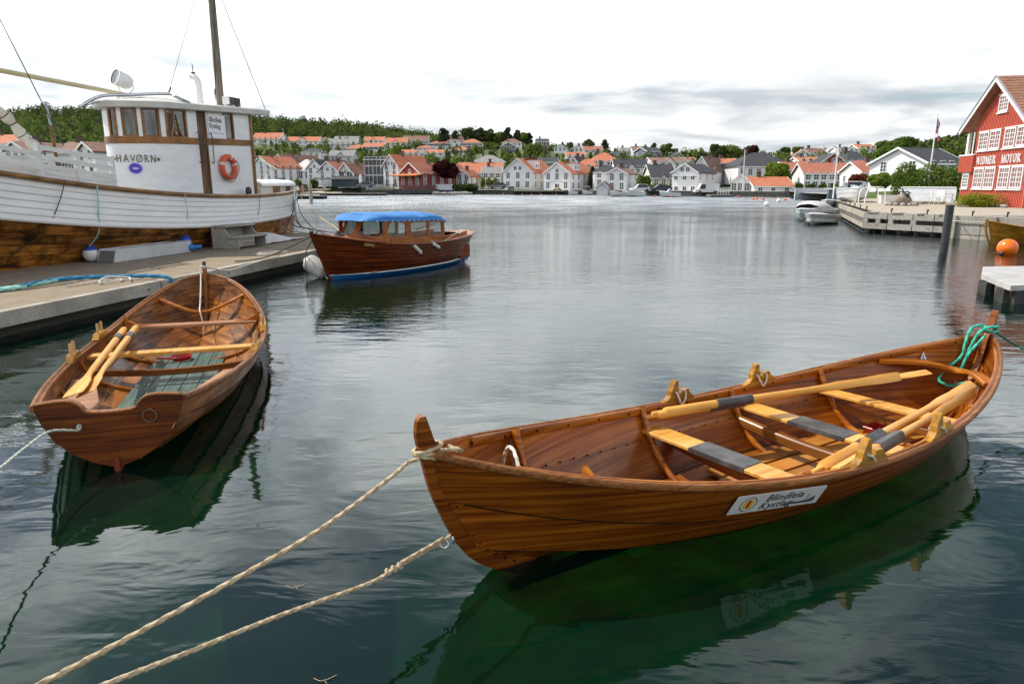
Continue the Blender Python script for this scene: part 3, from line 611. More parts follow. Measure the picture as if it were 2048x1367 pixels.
# ================================================================== the broad transom boat by the pontoon
def rowboat_transom():
    ang = TR_ANG; T = TT
    t = root('rowing_boat', 'broad varnished rowing boat with a scooped transom, green floorboards and wooden thole pins', 'rowing boat', (-3.12, 5.06, 0), ang, 'wooden rowing boats')
    h = tr_h
    for side in (1, -1):
        for k in range(5):
            st = ob('strake', h.strake(k, side, .014, .026, 2, .008), w_old, t, 35)
            if k: ob('seam', seam(h, k, side, .003, .014), m_nail, st)
            if k: ob('rivets', hull_rivets(h, k, side, .22, .012, False, .04), m_nail, st, kind='stuff')
        pts = resample(sheerline(h, 5, side), .06)
        b = M(); b.sweep([p+V((0, side*.016, -.012)) for p in pts], RRECT(.036, .05, .3), (0, 0, 1)); ob('gunwale', b, w_rail, t, 50)
        b = M(); b.sweep([p+V((0, -side*.022, -.02)) for p in pts if p.x < 5.75], RRECT(.024, .045, .3), (0, 0, 1)); ob('inwale', b, w_rail, t, 50)
    hw, zt, nz = .509, .575, .485
    top = catmull([(0, -hw, zt), (0, -.36, zt+.015), (0, -.255, zt+.005), (0, -.20, zt-.04), (0, -.14, nz), (0, .14, nz), (0, .20, zt-.04), (0, .255, zt+.005), (0, .36, zt+.015), (0, hw, zt)], 4)
    bot = [(0, .47, .41), (0, .41, .285), (0, .31, .17), (0, .17, .085), (0, .02, .02), (0, -.02, .02), (0, -.17, .085), (0, -.31, .17), (0, -.41, .285), (0, -.47, .41)]
    b = M(); n_ = len(top); low = [V((0, p.y, interp(abs(p.y), [0, .17, .31, .41, .47, .52], [.02, .085, .17, .285, .41, .56]))) for p in top]
    for dx in (-.02, .025): b.add([p+V((dx, 0, 0)) for p in top]+[p+V((dx, 0, 0)) for p in low], [(i, i+1, n_+i+1, n_+i) for i in range(n_-1)])
    b.add([p+V((dx, 0, 0)) for dx in (-.02, .025) for p in top], [(i, i+1, n_+i+1, n_+i) for i in range(n_-1)])
    b.add([p+V((dx, 0, 0)) for dx in (-.02, .025) for p in low], [(i, n_+i, n_+i+1, i+1) for i in range(n_-1)])
    tr = ob('transom', b, w_trans, t, 30)
    b = M(); b.sweep([V((p.x, p.y, p.z+.004)) for p in top], RRECT(.06, .02, .3), (0, 0, 1)); ob('transom_cap', b, w_rail, tr, 40)
    b = M(); b.torus((-.034, -.27, .43), .05, .006, Matrix.Rotation(pi/2, 3, 'Y'), 20, 6); b.torus((-.03, -.27, .485), .014, .005, Matrix(), 10, 5); ob('mooring_ring', b, mat('rusty_iron', (.08, .05, .03), .7, (.2, .13, .08), (30, 30, 30)), tr)
    b = M(); b.prism([(-.05, -.02, .12), (-.05, -.02, -.15), (.5, -.02, -.16), (.7, -.02, -.02), (.3, -.02, .02)], (0, .04, 0)); ob('skeg', b, mat('dull_red_paint', (.14, .018, .01), .5, (.2, .03, .015), (8, 8, 8)), t)
    b = M(); b.beam((.4, 0, -.13), (5.3, 0, -.12), .05, .07); ob('keel', b, w_hull, t)
    b = M(); P = catmull([(5.05, 0, -.03), (5.5, 0, .15), (5.8, 0, .40), (5.92, 0, .66), (5.96, 0, .95)], 5); b.sweep(P, RRECT(.06, .10, .2), [V((-1, 0, .3))]*len(P)); ob('stem', b, w_rail, t, 40)
    b = M(); b.cbox((5.955, 0, .97), (.05, .045, .10)); ob('stem_head', b, mat('dark_weathered_wood', (.06, .045, .035), .8), t)
    for x in (1.35, 2.5, 3.7): rib(h, x, t, .04, .035, zmax=.33)
    hb = lambda x: h.at(x)[-1].y
    b = M(); xe = 5.22; P = catmull([(xe+.1, hb(xe+.1)-.03, .56), (xe, .38, .47), (xe-.06, .15, .38), (xe-.08, 0, .36), (xe-.06, -.15, .38), (xe, -.38, .47), (xe+.1, -hb(xe+.1)+.03, .56)], 5)
    b.sweep(P, RRECT(.09, .035, .2), (0, 0, 1)); ob('breasthook', b, w_in, t, 40)
    thwart(h, 4.38, 4.35, .325, t, .17, .035, w_pinkwood); thwart(h, 2.9, 2.92, .285, t, .17, .035)
    beam_along_y(h, 2.62, .16, t, 'crossbeam', .05, .07, .05); 
    for side in (1, -1):                                           # hanging knees at the far thwart
        b = M(); y = h.half(4.36, .40); P = [(4.36, side*(y-.02), .50), (4.36, side*(y-.06), .42), (4.36, side*(y-.16), .365), (4.36, side*(y-.34), .345), (4.36, side*(y-.34), .34), (4.36, side*(y-.02), .34)]
        b.prism([V(p)+V((-.02, 0, 0)) for p in P], (.04, 0, 0)); ob('knee', b, w_in, t)
        # stern side seat with a rounded cut-out
        ys = [max(.02, h.half(x, .25)-.02) for x in (.05, .5, 1.0, 1.5, 1.95)]
        out = [(x, y) for x, y in zip((.05, .5, 1.0, 1.5, 1.95), ys)]; inn = [(1.9, ys[4]-.22), (1.5, ys[3]-.26), (1.0, ys[2]-.3), (.6, .27), (.42, .2), (.34, .1), (.32, .0), (.05, 0)]
        b = M(); b.prism([(x, side*y, .245) for x, y in out+inn], (0, 0, .022)); ob('stern_seat', b, w_pinkwood, t)
        for x in (3.55, 2.4):                                      # thole blocks and pins
            y = hb(x)-.012; z = h.at(x)[-1].z; a2 = math.atan2((hb(x+.2)-hb(x-.2))*side, .4); Tb = Matrix.Translation((x, side*y, z+.01)) @ Matrix.Rotation(a2, 4, 'Z')
            b = M(); b.prism([Tb @ V((p, -.035, q)) for p, q in ((-.2, 0), (-.13, .06), (.13, .06), (.2, 0))], Tb.to_3x3() @ V((0, .07, 0))); blk = ob('thole_block', b, w_honey, t)
            for dx in (-.07, .07):
                b = M(); b.tube([Tb @ V((dx, 0, .03)), Tb @ V((dx+.012, 0, .17)), Tb @ V((dx+.013, 0, .18))], [.017, .016, .010], 9); ob('thole_pin', b, w_pin, blk, 40)
    for y in (-.34, -.17, 0, .17, .34):
        b = M(); b.box((.9+abs(y), y-.08, -.045), (4.7-abs(y)*1.5, y+.08, -.025)); ob('floorboard', b, w_green, t)
    return t, h, T
w_trans = wood('stained_transom_planks', (.045, .009, .002), (.14, .032, .005), (.26, .08, .012), (24, .8, 24), .38, .12, .4)
w_pinkwood = wood('worn_pinkish_thwart', (.29, .12, .05), (.44, .21, .10), (.54, .30, .16), (14, 1.0, 14), .5, .15, .3)
w_pin = wood('turned_pin_wood', (.34, .17, .05), (.48, .27, .10), (.56, .36, .16), (8, 8, 2), .5, .2, .3)
w_green = wood('worn_green_boards', (.035, .075, .065), (.075, .14, .115), (.19, .21, .17), (1.2, 18, 18), .5, .25, .35)
tr_boat, tr_h, TT = rowboat_transom()
for k, (p, q, lab) in enumerate(((TT @ V((3.95, .75, .40)), TT @ V((.50, .40, .50)), 'pine oar with a dark collar lying across the seats, blade on the transom corner'), (TT @ V((4.05, .63, .40)), TT @ V((.60, .34, .47)), 'pine oar with a dark collar, the inner one beside its twin'))):
    oar('oar', p, q, lab, 'oars in the transom boat', .85, .085, .25+.15*k, False, (.86, .66), .14, .042)
b = M(); b.lathe([(.11, 0), (.13, .05), (.125, .055), (.105, .012)], 16, Matrix.Translation(TT @ V((3.75, .1, -.02)))); b.beam(TT @ V((3.68, .2, .02)), TT @ V((3.6, .36, .05)), .03, .02)
tag(ob('bailer', b, m_red, None, 40), 'bright red round bailer on the green floorboards', 'bailer', 'bailers in the rowing boats')
b = M(); rope_mb([TT @ V((-.03, .22, .40)), TT @ V((-.10, .22, .385)), Pz(100, 862, .44), Pz(50, 895, .44), Pz(0, 935, .46), Pz(-90, 1000, .55)], .0085, True, b)
b.torus(TT @ V((-.05, .22, .39)), .018, .009, Matrix.Rotation(pi/2, 3, 'Y'), 12, 6)
tag(ob('mooring_rope', b, mat('pale_green_rope', (.36, .42, .33), .9, (.55, .58, .48), (40, 40, 40)), None, 60), 'pale green rope tied through the scooped transom', 'rope')
b = M(); rope_mb([TT @ V(p) for p in ((5.98, .03, .93), (5.93, .05, .94), (5.84, .05, .80), (5.6, .04, .62), (5.32, .03, .44), (5.15, .02, .40), (5.05, .0, .36), (5.0, -.03, .20))], .011, True, b)
rope_mb([TT @ V((5.98, -.02, .93)), Pz(455, 540, .72), Pz(490, 531, .55), Pz(520, 522, .50), Pz(560, 512, .47)], .010, True, b)
for k in range(2): loop_rope(b, TT @ V((5.955, 0, .93+.02*k)), .05, .045, .010)
tag(ob('mooring_rope', b, m_ropew, None, 60), 'pale rope from the blunt stem head to the coil on the pontoon', 'rope')
# ================================================================== mahogany cabin launch
w_mahog = wood('dark_mahogany', (.045, .008, .002), (.13, .025, .004), (.23, .055, .009), (.2, 1.4, 22), .34, .15, .4)
w_cabin = wood('bright_mahogany', (.18, .05, .010), (.34, .11, .028), (.46, .18, .055), (1.4, 1.4, 16), .38, .15, .3)
w_deck = wood('faded_deck_planks', (.24, .085, .03), (.38, .155, .065), (.46, .22, .11), (1.0, 20, 20), .5, .1, .3)
m_canvas = mat('blue_canvas', (.02, .145, .42), .8, (.05, .22, .52), (2.5, 2.5, 2.5), bump=.2)
def clearglass():
    m = bpy.data.materials.new('clear_glass'); m.use_nodes = True; nt = m.node_tree; nt.nodes.clear(); L = nt.links.new
    lw = nd(nt, 'ShaderNodeLayerWeight', i_Blend=.5); pw = nd(nt, 'ShaderNodeMath', operation='POWER', i_1=3.0); L(lw.outputs['Facing'], pw.inputs[0]); f = nd(nt, 'ShaderNodeMath', operation='MULTIPLY_ADD', i_1=.75, i_2=.09); L(pw.outputs[0], f.inputs[0]); t = nd(nt, 'ShaderNodeBsdfTransparent'); t.inputs[0].default_value = (.80, .84, .84, 1); g = nd(nt, 'ShaderNodeBsdfGlossy', i_Roughness=.02)
    x = nd(nt, 'ShaderNodeMixShader'); L(f.outputs[0], x.inputs[0]); L(t.outputs[0], x.inputs[1]); L(g.outputs[0], x.inputs[2]); o = nd(nt, 'ShaderNodeOutputMaterial'); L(x.outputs[0], o.inputs[0]); return m
m_clear = clearglass()
def launch():
    t = root('cabin_launch', 'mahogany cabin launch with a blue canvas over its cabin and a blue painted bottom', 'motor launch', (-4.54, 15.73, 0), LA)
    h = launch_h; mb_blue = mat('blue_bottom_paint', (.008, .10, .36), .4, (.012, .14, .42), (5, 5, 5)); mst = mat('white_boot_stripe', (.62, .66, .68), .4)
    for side in (1, -1):
        ob('bottom', h.strake(0, side, .02, 0, 4, .02), mb_blue, t, 40); ob('boot_stripe', h.strake(1, side, .018, 0, 1, .0), mst, t)
        for k in range(2, 8): ob('strake', h.strake(k, side, .012, .02, 2, .006), w_mahog, t, 35); ob('seam', seam(h, k, side, .004, .012), m_nail, t)
        pts = resample(sheerline(h, 8, side), .08)
        b = M(); b.sweep([p+V((0, side*.012, -.01)) for p in pts], RRECT(.045, .05, .3), (0, 0, 1)); ob('rub_rail', b, w_mahog, t, 50)
    b = M(); P = catmull([(.85, 0, -.3), (.45, 0, .05), (.33, 0, .3), (.12, 0, .75), (-.03, 0, 1.08), (-.045, 0, 1.17)], 5); b.sweep(P, RRECT(.07, .09, .2), [V((-1, 0, .35))]*len(P)); ob('stem', b, w_mahog, t, 40)
    b = M(); P = catmull([(5.75, 0, -.3), (6.07, 0, .05), (6.15, 0, .3), (6.36, 0, .84)], 5); b.sweep(P, RRECT(.06, .07, .2), [V((1, 0, .2))]*len(P)); ob('sternpost', b, w_mahog, t, 40)
    b = M(); b.box((6.1, -.02, -.35), (6.32, .02, .12)); ob('rudder', b, mb_blue, t)
    hw = lambda x: h.at(x)[-1].y; sz = lambda x: h.at(x)[-1].z
    def deck(x0, x1, f0, f1, n=10, m=6, name='deck', dz=.004):
        b = M(); r = []
        for i in range(n+1):
            x = lerp(x0, x1, i/n); y = hw(x)-.01; r.append([V((x, y*lerp(f0, f1, j/m), sz(x)+dz+.06*(1-lerp(f0, f1, j/m)**2)*min(1, y/.6))) for j in range(m+1)])
        b.rings(r, False, False); r2 = [[p-V((0, 0, .02)) for p in q] for q in r]; b.rings(r2, False, False); return ob(name, b, w_deck, t, 40)
    deck(.04, 1.75, -1, 1); deck(5.4, 6.33, -1, 1)
    for s_ in (1, -1): deck(1.75, 5.4, s_, s_*.80, 14, 2, 'side_deck')
    b = M()                                                        # cockpit sole, bulkhead, bench
    b.box((1.3, -.6, .12), (5.4, .6, .15)); ob('cockpit_sole', b, w_deck, t)
    b = M(); b.box((4.9, -.7, .15), (5.4, .7, .50)); ob('stern_bench', b, w_mahog, t)
    for s_ in (1, -1):
        b = M(); P = [V((x, s_*(hw(x)*.80+.005), sz(x)+.06)) for x in [1.8+.2*i for i in range(19)]]; b.sweep(P, RRECT(.03, .12, .2), (0, 0, 1)); ob('coaming', b, w_cabin, t, 40)
    # cabin: posts, sills and panes
    def side(x, s_): return V((x, s_*(min(hw(x)*.80, .80)), 0))
    zb, zt = lambda x: sz(x)+.05, lambda x: 1.35-.03*(x-1.5)
    C0 = V((1.3, 0, 0)); tops = .10
    def wall(p, q, segs, nm='cabin_side', zt1=None, zt2=None):
        """p,q floor points; segs = list of (f0,f1) windows along it"""
        zp, zq = zb(p.x), zb(q.x); tp, tq = (zt1 or zt(p.x)), (zt2 or zt(q.x)); th = .03; d = (q-p).normalized(); nn = V((-d.y, d.x, 0))*th/2
        lean = V((.26, 0, 0)) if nm == 'windshield' else V((0, 0, 0))
        def pt(f, g): return p.lerp(q, f)+V((0, 0, lerp(lerp(zp, zq, f), lerp(tp, tq, f), g)))+lean*g
        b = M(); g0, g1 = .20, .90
        def slab(f0, f1, a, c):
            b.prism([pt(f0, a)-nn, pt(f1, a)-nn, pt(f1, c)-nn, pt(f0, c)-nn], nn*2)
        slab(0, 1, -.25, g0); slab(0, 1, g1, 1.0); e = 0
        for f0, f1 in segs: slab(e, f0, g0+.0005, g1-.0005); e = f1
        slab(e, 1, g0+.0005, g1-.0005); o = ob(nm, b, w_cabin, t)
        for f0, f1 in segs:
            b = M(); b.prism([pt(f0, g0)-nn*.1, pt(f1, g0)-nn*.1, pt(f1, g1)-nn*.1, pt(f0, g1)-nn*.1], nn*.2); ob('window_pane', b, m_clear, o)
            b = M(); A = [pt(f0, g0), pt(f1, g0), pt(f1, g1), pt(f0, g1)]; k = .045 / max(.1, (A[1]-A[0]).length); kz = .12
            for (u, v, w_) in ((f0, g0, 0), (f1, g0, 1), (f1, g1, 2), (f0, g1, 3)):      # rounded window corners
                su = 1 if u == f0 else -1; sv = 1 if v == g0 else -1; du = (f1-f0)*.22*su; dv = (g1-g0)*.2*sv
                q_ = [pt(u, v)]+[pt(u+du*(1-math.cos(a)), v+dv*(1-math.sin(a))) for a in (0, pi/8, pi/4, 3*pi/8, pi/2)]
                b.prism([z-nn*.8 for z in q_], nn*1.6)
            ob('window_corner', b, w_cabin, o, kind='stuff')
    for s_ in (1, -1):
        c1 = side(1.6, s_)
        wall(C0, c1, [(.12, .86)], 'windshield'); wall(c1, side(2.45, s_), [(.14, .88)]); wall(side(2.45, s_), side(4.0, s_), [(.06, .50), (.56, .93)], 'cabin_side', None, 1.27)
    # canvas drawn over the cabin top, hooked along its lower edge
    b = M(); r = []; rr = random.Random(4); n, m = 30, 14
    for i in range(n+1):
        u = i/n; x = 1.12+3.05*u; w_ = min(hw(max(1.6, x))*.80, .80)+.04; w_ *= min(1, .55+u*3.2); e = min(1, u*7)*min(1, (1-u)*9+.10); row = []
        for j in range(m+1):
            a = pi*j/m; yy = -math.cos(a)*w_; zc = .20*math.sin(a)**.55*(e**.5)
            dip = -.07*math.exp(-((x-3.0)/.12)**2)*math.sin(a)+.025*math.sin(9*x+2*a)*math.sin(a)*(x > 2.7)+rr.uniform(-.006, .006)
            z = zt(x)-.015+zc+dip-(max(0, u-.9)*2.4*.45 if u > .9 else 0); row.append(V((x+(.10 if i < 3 else 0)*math.sin(a), yy, z)))
        r.append(row)
    b.rings(r, False, False); cv = ob('canvas_cover', b, m_canvas, t, 60)
    b = M()
    for s_ in (0, m):
        for i in range(1, n, 2): b.cbox(r[i][s_]+V((0, (-.008 if s_ == 0 else .008), .012)), (.022, .01, .035))
    ob('canvas_hook', b, mat('pale_hooks', (.6, .7, .75), .5), cv, kind='stuff')
    for x, y in ((5.55, .38), (5.7, .5)):
        b = M(); b.tube([(x, y, sz(x)), (x, y, sz(x)+.26)], .035, 8); b.tube([(x, y, sz(x)+.24), (x, y, sz(x)+.29)], .05, 8); ob('mooring_post', b, mat('brown_bollard', (.08, .035, .02), .6), t, 40)
    b = M(); d = h.at(.9); p = d[-2].lerp(d[-1], .3); q = h.at(1.15); p2 = q[-2].lerp(q[-1], .3)
    P = [V((p.x, -p.y-.02, p.z-.035)), V((p2.x, -p2.y-.02, p2.z-.035)), V((p2.x, -p2.y-.03, p2.z+.035)), V((p.x, -p.y-.03, p.z+.035))]; b.prism(P, (0, -.008, 0)); ob('name_board', b, mat('gilded_board', (.16, .09, .015), .5, (.30, .19, .04), (40, 40, 40)), t)
    b = M()
    for k in range(6): b.torus((.78, -.05, sz(.78)+.08+.012*k), .12-.012*k, .018, Matrix.Rotation(.1*k, 3, 'X'), 16, 6)
    tag(ob('rope_coil', b, m_ropek, None, 50, loc=LT.translation, rot=LA), 'dark rope coil heaped on the foredeck of the cabin launch', 'rope')
    return t
launch()
def fender(name, p, q, r, m, label, group=None, cat='fender'):
    p, q = V(p), V(q); L_ = (q-p).length; rot = (q-p).to_track_quat('Z', 'X').to_matrix().to_4x4(); T = Matrix.Translation(p) @ rot
    b = M(); b.lathe([(.012, -.04), (r*.35, -.03), (r*.4, 0)]+[(r*math.sin(a), r*.6*(1-math.cos(a))) for a in (.5, .9, 1.3, 1.57)]+[(r*math.sin(a), L_-r*.6*(1-math.cos(a))) for a in (1.57, 1.3, .9, .5)]+[(r*.4, L_), (r*.35, L_+.03), (.012, L_+.04)], 14, T, True)
    return tag(ob(name, b, m, None, 50), label, cat, group)
m_fgrey = mat('grubby_white_fender', (.50, .47, .43), .5, (.66, .63, .58), (6, 6, 6))
LP = lambda x, y, z: LT @ V((x, y, z))
fender('fender', LP(2.35, -1.0, .74), LP(2.62, -1.06, .50), .05, m_fgrey, 'grey tubular fender slung below the middle window post of the launch', 'fenders on the launch')
fender('fender', LP(3.1, -1.05, .72), LP(3.35, -1.10, .58), .045, m_fgrey, 'small grey tubular fender hung below the aft window of the launch', 'fenders on the launch')
b = M(); rope_mb([LP(3.1, -1.0, .78), LP(3.5, -1.04, .70), LP(4.2, -.95, .85), LP(4.7, -.80, .92)], .008, False, b); b.torus(LP(4.7, -.80, .90), .06, .02, Matrix.Rotation(.5, 3, 'X'), 14, 6); tag(ob('fender_line', b, m_ropew), 'pale line strung along the launch gunwale to a knot at the stern', 'rope')
b = M(); b.tube([LP(4.1, .25, .98), LP(5.85, .55, 1.13)], .014, 6); tag(ob('boat_hook', b, mat('brown_pole', (.12, .07, .04), .6)), 'thin boathook lying from the canvas to the mooring posts', 'boathook')
fender('large_fender', Pz(612, 520, .42), Pz(655, 548, .10), .21, m_fgrey, 'fat off-white fender wedged between pontoon edge and launch bow')
# ================================================================== concrete pontoon
def DP(u, v, z): return DO+DU*u+DV*v+V((0, 0, z))
m_conc = mat('sandy_concrete', (.19, .145, .092), .9, (.28, .222, .15), (1, 1, 1), 3.0, .3, .7, detail=9, bump=.3)
pt = root('pontoon', 'long low concrete pontoon edged with weathered timber beams', 'pontoon', DO, math.atan2(.981, .194))
PI_ = (Matrix.Translation(DO) @ Matrix.Rotation(math.atan2(.981, .194), 4, 'Z')).inverted()
def pob(name, b, m, **k):
    o = ob(name, b, m, pt, **k); o.matrix_parent_inverse = PI_; return o
def ubox(b, u0, u1, v0, v1, z0, z1): b.prism([DP(u0, v0, z0), DP(u1, v0, z0), DP(u1, v1, z0), DP(u0, v1, z0)], (0, 0, z1-z0)); return b
us = [-9, -4.2, .2, 5.2, 10.2, 15.6]
for a, c in zip(us, us[1:]): pob('deck_slab', ubox(M(), a+.012, c-.012, .245, 4.4, .18, .410), m_conc)
pob('float', ubox(M(), -9, 15.4, .3, 4.2, -.6, .178), mat('dark_wet_concrete', (.018, .016, .012), .7, (.05, .045, .032), (2, 2, 5)))
ue = [-9, -5.1, -.9, 3.35, 5.15, 9.6, 15.6]
for a, c in zip(ue, ue[1:]): pob('edge_beam', ubox(M(), a+.02, c-.02, 0, .155, .20+R.uniform(-.008, .008), .425+R.uniform(-.008, .008)), w_greypale)
for a, c in zip(ue, ue[1:]):
    for q in (a+.35, c-.35):
        b = M(); T = Matrix.Translation(DP(q, -.004, .31)) @ DV.to_track_quat('Z', 'Y').to_matrix().to_4x4(); b.lathe([(.02, -.012), (.016, -.016), (.001, -.018)], 8, T); pob('bolt', b, m_dark)
pob('end_beam', ubox(M(), 15.62, 15.78, 0, 4.4, .20, .42), w_greypale)
# ================================================================== the white working ship
m_hullw = mat('ship_white_paint', (.66, .67, .68), .5, (.76, .77, .78), (.8, .8, 3), 2.0, .3, .6, bump=.04, rand=.03)
w_shipb = wood('scraped_oiled_ship_planks', (.03, .018, .012), (.36, .14, .024), (.58, .26, .05), (.7, 3, 6), .5, .08, .85, .4, .25)
w_cap = wood('oiled_ship_rail', (.12, .055, .018), (.24, .12, .04), (.34, .19, .08), (1.0, 20, 20), .5, .2, .45)
w_belt = wood('oiled_belt_timber', (.13, .05, .012), (.25, .11, .028), (.34, .17, .055), (3, 3, 24), .45, .3, .4)
m_wood_d = wood('dark_door_timber', (.05, .028, .018), (.12, .07, .045), (.22, .15, .11), (8, 8, 1.2), .55, .1, .4)
def ship():
    t = root('fishing_ship', 'white wooden working ship with a bare brown waterline, wheelhouse and tall mast beside the pontoon', 'ship', HT.translation, SH_ANG)
    h = ship_h; nl = len(h.lines)
    for side in (-1, 1):
        for k in range(nl-1):
            lower = k < 6; ob('plank', h.strake(k, side, .03, 0, 2, .012 if lower else .004), w_shipb if lower else m_hullw, t, 30)
        pts = resample(sheerline(h, -1, side), .2)
        b = M(); b.sweep([p+V((0, side*.03, .03)) for p in pts], RRECT(.17, .10, .3), (0, 0, 1)); ob('rail_cap', b, w_cap, t, 50)
        b = M(); b.sweep([p+V((0, side*.035, 0)) for p in resample([V((p.x, p.y*side, p.z)) for p in h.lines[6]], .3)], RRECT(.04, .05, .3), (0, 0, 1)); ob('paint_batten', b, mat('batten_paint', (.45, .42, .38), .6), t, 50)
    hw = lambda x: h.at(x)[-1].y; sz = lambda x: h.at(x)[-1].z
    b = M(); r = [[V((x, hw(x)*f*.97, sz(x)-.45+.08*(1-f*f))) for f in (-1, -.5, 0, .5, 1)] for x in [-2+.8*i for i in range(24)]]; b.rings(r, False, False); ob('deck', b, w_grey, t)
    b = M(); P = catmull([(16.9, 0, -.5), (17.15, 0, .4), (17.33, 0, 1.15), (17.42, 0, 2.05)], 5); b.sweep(P, RRECT(.12, .12, .2), [V((1, 0, .1))]*len(P)); ob('sternpost', b, m_hullw, t, 40)
    # ---- wheelhouse outline, walked from the near aft corner round the rounded front
    prof = [(13.15, -1.25), (12.0, -1.27), (10.5, -1.27), (9.6, -1.25), (9.1, -1.17), (8.72, -.98), (8.45, -.65), (8.40, -.3), (8.62, .1), (9.0, .42), (9.6, .62), (10.5, .66), (12.0, .66), (13.15, .64)]
    out = catmull([(x, y, 0) for x, y in prof], 8); half = out[:8*8+1]
    cum = [0]
    for i in range(1, len(out)): cum.append(cum[-1]+(out[i]-out[i-1]).length)
    TOT = cum[-1]
    def pos(s):
        s = max(0, min(TOT, s))
        for i in range(1, len(out)):
            if s <= cum[i]+1e-9:
                f = (s-cum[i-1])/(cum[i]-cum[i-1]+1e-9); p = out[i-1].lerp(out[i], f); d = (out[i]-out[i-1]).normalized(); return p, d, V((-d.y, d.x, 0))*-1 if False else V((d.y, -d.x, 0))*1.0
        return out[-1], V((1, 0, 0)), V((0, 1, 0))
    def s_at(x):                                                   # arc position of a given x on the near side
        for i in range(1, len(half)):
            if half[i].x <= x: f = (half[i-1].x-x)/(half[i-1].x-half[i].x+1e-9); return lerp(cum[i-1], cum[i], f)
        return cum[len(half)-1]
    def nrm(s):
        p, d, n_ = pos(s); c = V((10.5, -.3, 0)); return n_ if n_.dot(p-c) > 0 else -n_
    zb = lambda x: sz(x)-.10; z1 = lambda x: 3.22+.035*(x-7.3); z2 = lambda x: z1(x)+.18; zt = lambda x: 4.12+.05*(x-7.3)
    def band(s0, s1, za, zc, thick=.05, off=0.0, m_=m_hullw, name='wall', n=None):
        n = n or max(2, int((s1-s0)/.18)); b = M(); r = []
        for i in range(n+1):
            s = lerp(s0, s1, i/n); p, d, _ = pos(s); nn = nrm(s); a, c = za(p.x), zc(p.x)
            r.append([p+nn*off+V((0, 0, a)), p+nn*(off-thick)+V((0, 0, a)), p+nn*(off-thick)+V((0, 0, c)), p+nn*off+V((0, 0, c))])
        b.rings(r); return ob(name, b, m_, t, 50)
    sD0, sD1 = s_at(10.97), s_at(10.58)                             # door
    band(0, sD0, zb, z1); band(sD1, TOT, zb, z1)
    band(0, sD0, z1, z2, .07, .02, w_belt, 'belt'); band(sD1, TOT, z1, z2, .07, .02, w_belt, 'belt')
    zw0 = lambda x: z2(x)+.03; zw1 = lambda x: zt(x)-.06
    def s_px(px, z):                                               # arc position that appears at a given picture column
        best, bs = 1e9, 0
        for k in range(400):
            s = (cum[len(half)-1]-.05)*k/399; q = HT @ (pos(s)[0]+V((0, 0, z))); w_ = q.y*math.cos(PITCH)-(q.z-CAM_H)*math.sin(PITCH); e_ = abs(1024+FPX*q.x/w_-px)
            if e_ < best: best, bs = e_, s
        return bs
    wins = [(s_px(a_, 3.8), s_px(c_, 3.8)) for a_, c_ in ((468, 447), (374, 331), (320, 283), (275, 243), (234, 217))]
    cs = cum[len(half)-1]; allw = wins+[(TOT-b_, TOT-a_) for a_, b_ in wins[:3][::-1]]
    e = 0.0
    for a_, b_ in allw:
        if b_ > sD0 and a_ < sD1: continue
        if e < sD0 and a_ > sD1: band(e, sD0, z2, zt, .05, 0, m_hullw, 'pillar'); e = sD1
        if a_ > e: band(e, a_, z2, zt, .05, 0, m_hullw, 'pillar')
        f = band(a_, b_, z2, zw0, .07, .015, w_belt, 'window_frame'); band(a_, b_, zw1, zt, .07, .015, w_belt, 'window_frame')
        for q0, q1 in ((a_, a_+.065), (b_-.065, b_)): band(q0, q1, zw0, zw1, .07, .015, w_belt, 'window_frame', 1)
        band(a_+.065, b_-.065, zw0, zw1, .008, -.02, m_clear, 'window_pane', 3); e = b_
    band(e, TOT, z2, zt, .05, 0, m_hullw, 'pillar')
    # aft wall, floor and ceiling inside
    b = M(); b.box((13.10, -1.2, 1.7), (13.15, .62, 4.40)); ob('aft_wall', b, m_hullw, t)
    b = M(); b.box((13.1, -1.30, 1.75), (13.2, -1.2, 4.38)); ob('corner_post', b, w_belt, t)
    b = M(); b.box((11.3, -1.15, 2.2), (11.35, .58, 3.7)); ob('inner_bulkhead', b, w_belt, t)
    # door with a panel frame and two bent grab rails
    o = band(sD0+.02, sD1-.02, lambda x: 1.98, lambda x: zt(x)-.02, .04, -.01, m_wood_d, 'door', 1)
    for q in (sD0+.01, sD1-.05): band(q, q+.04, lambda x: 1.95, zt, .07, .02, w_belt, 'door_frame', 1)
    b = M()
    for x in (10.50, 11.05):
        y = -1.30; b.tube(catmull([(x, y, 2.85), (x, y-.07, 2.88), (x, y-.07, 3.62), (x, y, 3.65)], 4), .014, 6)
    ob('grab_rail', b, m_dark, t, 40)
    # roof with a pale fascia, overhanging aft
    c0 = V((10, 0, 0)); ring = []
    for i in range(60):
        s = TOT*i/59; p, d, _ = pos(s); nn = nrm(s); q = p+nn*.20
        if i in (0, 59): q = V((13.95, p.y*1.17, 0))
        ring.append(q)
    b = M()
    def zr(p, dz, k): return V((lerp(10.8, p.x, k), lerp(-.3, p.y, k), zt(p.x if k > .5 else 10.8)+dz))
    b.rings([[zr(p, -.02, .96) for p in ring], [zr(p, .0, 1.0) for p in ring], [zr(p, .14, 1.015) for p in ring], [zr(p, .17, .98) for p in ring], [zr(p, .26, .5) for p in ring], [zr(p, .30, .05) for p in ring]])
    ob('roof', b, mat('roof_paint', (.48, .47, .43), .7, (.62, .62, .58), (2, 2, 6), bump=.2), t, 30)
    # letters of the name, one by one along the wall, between two stars
    m_br = mat('bronze_letters', (.085, .065, .03), .5)
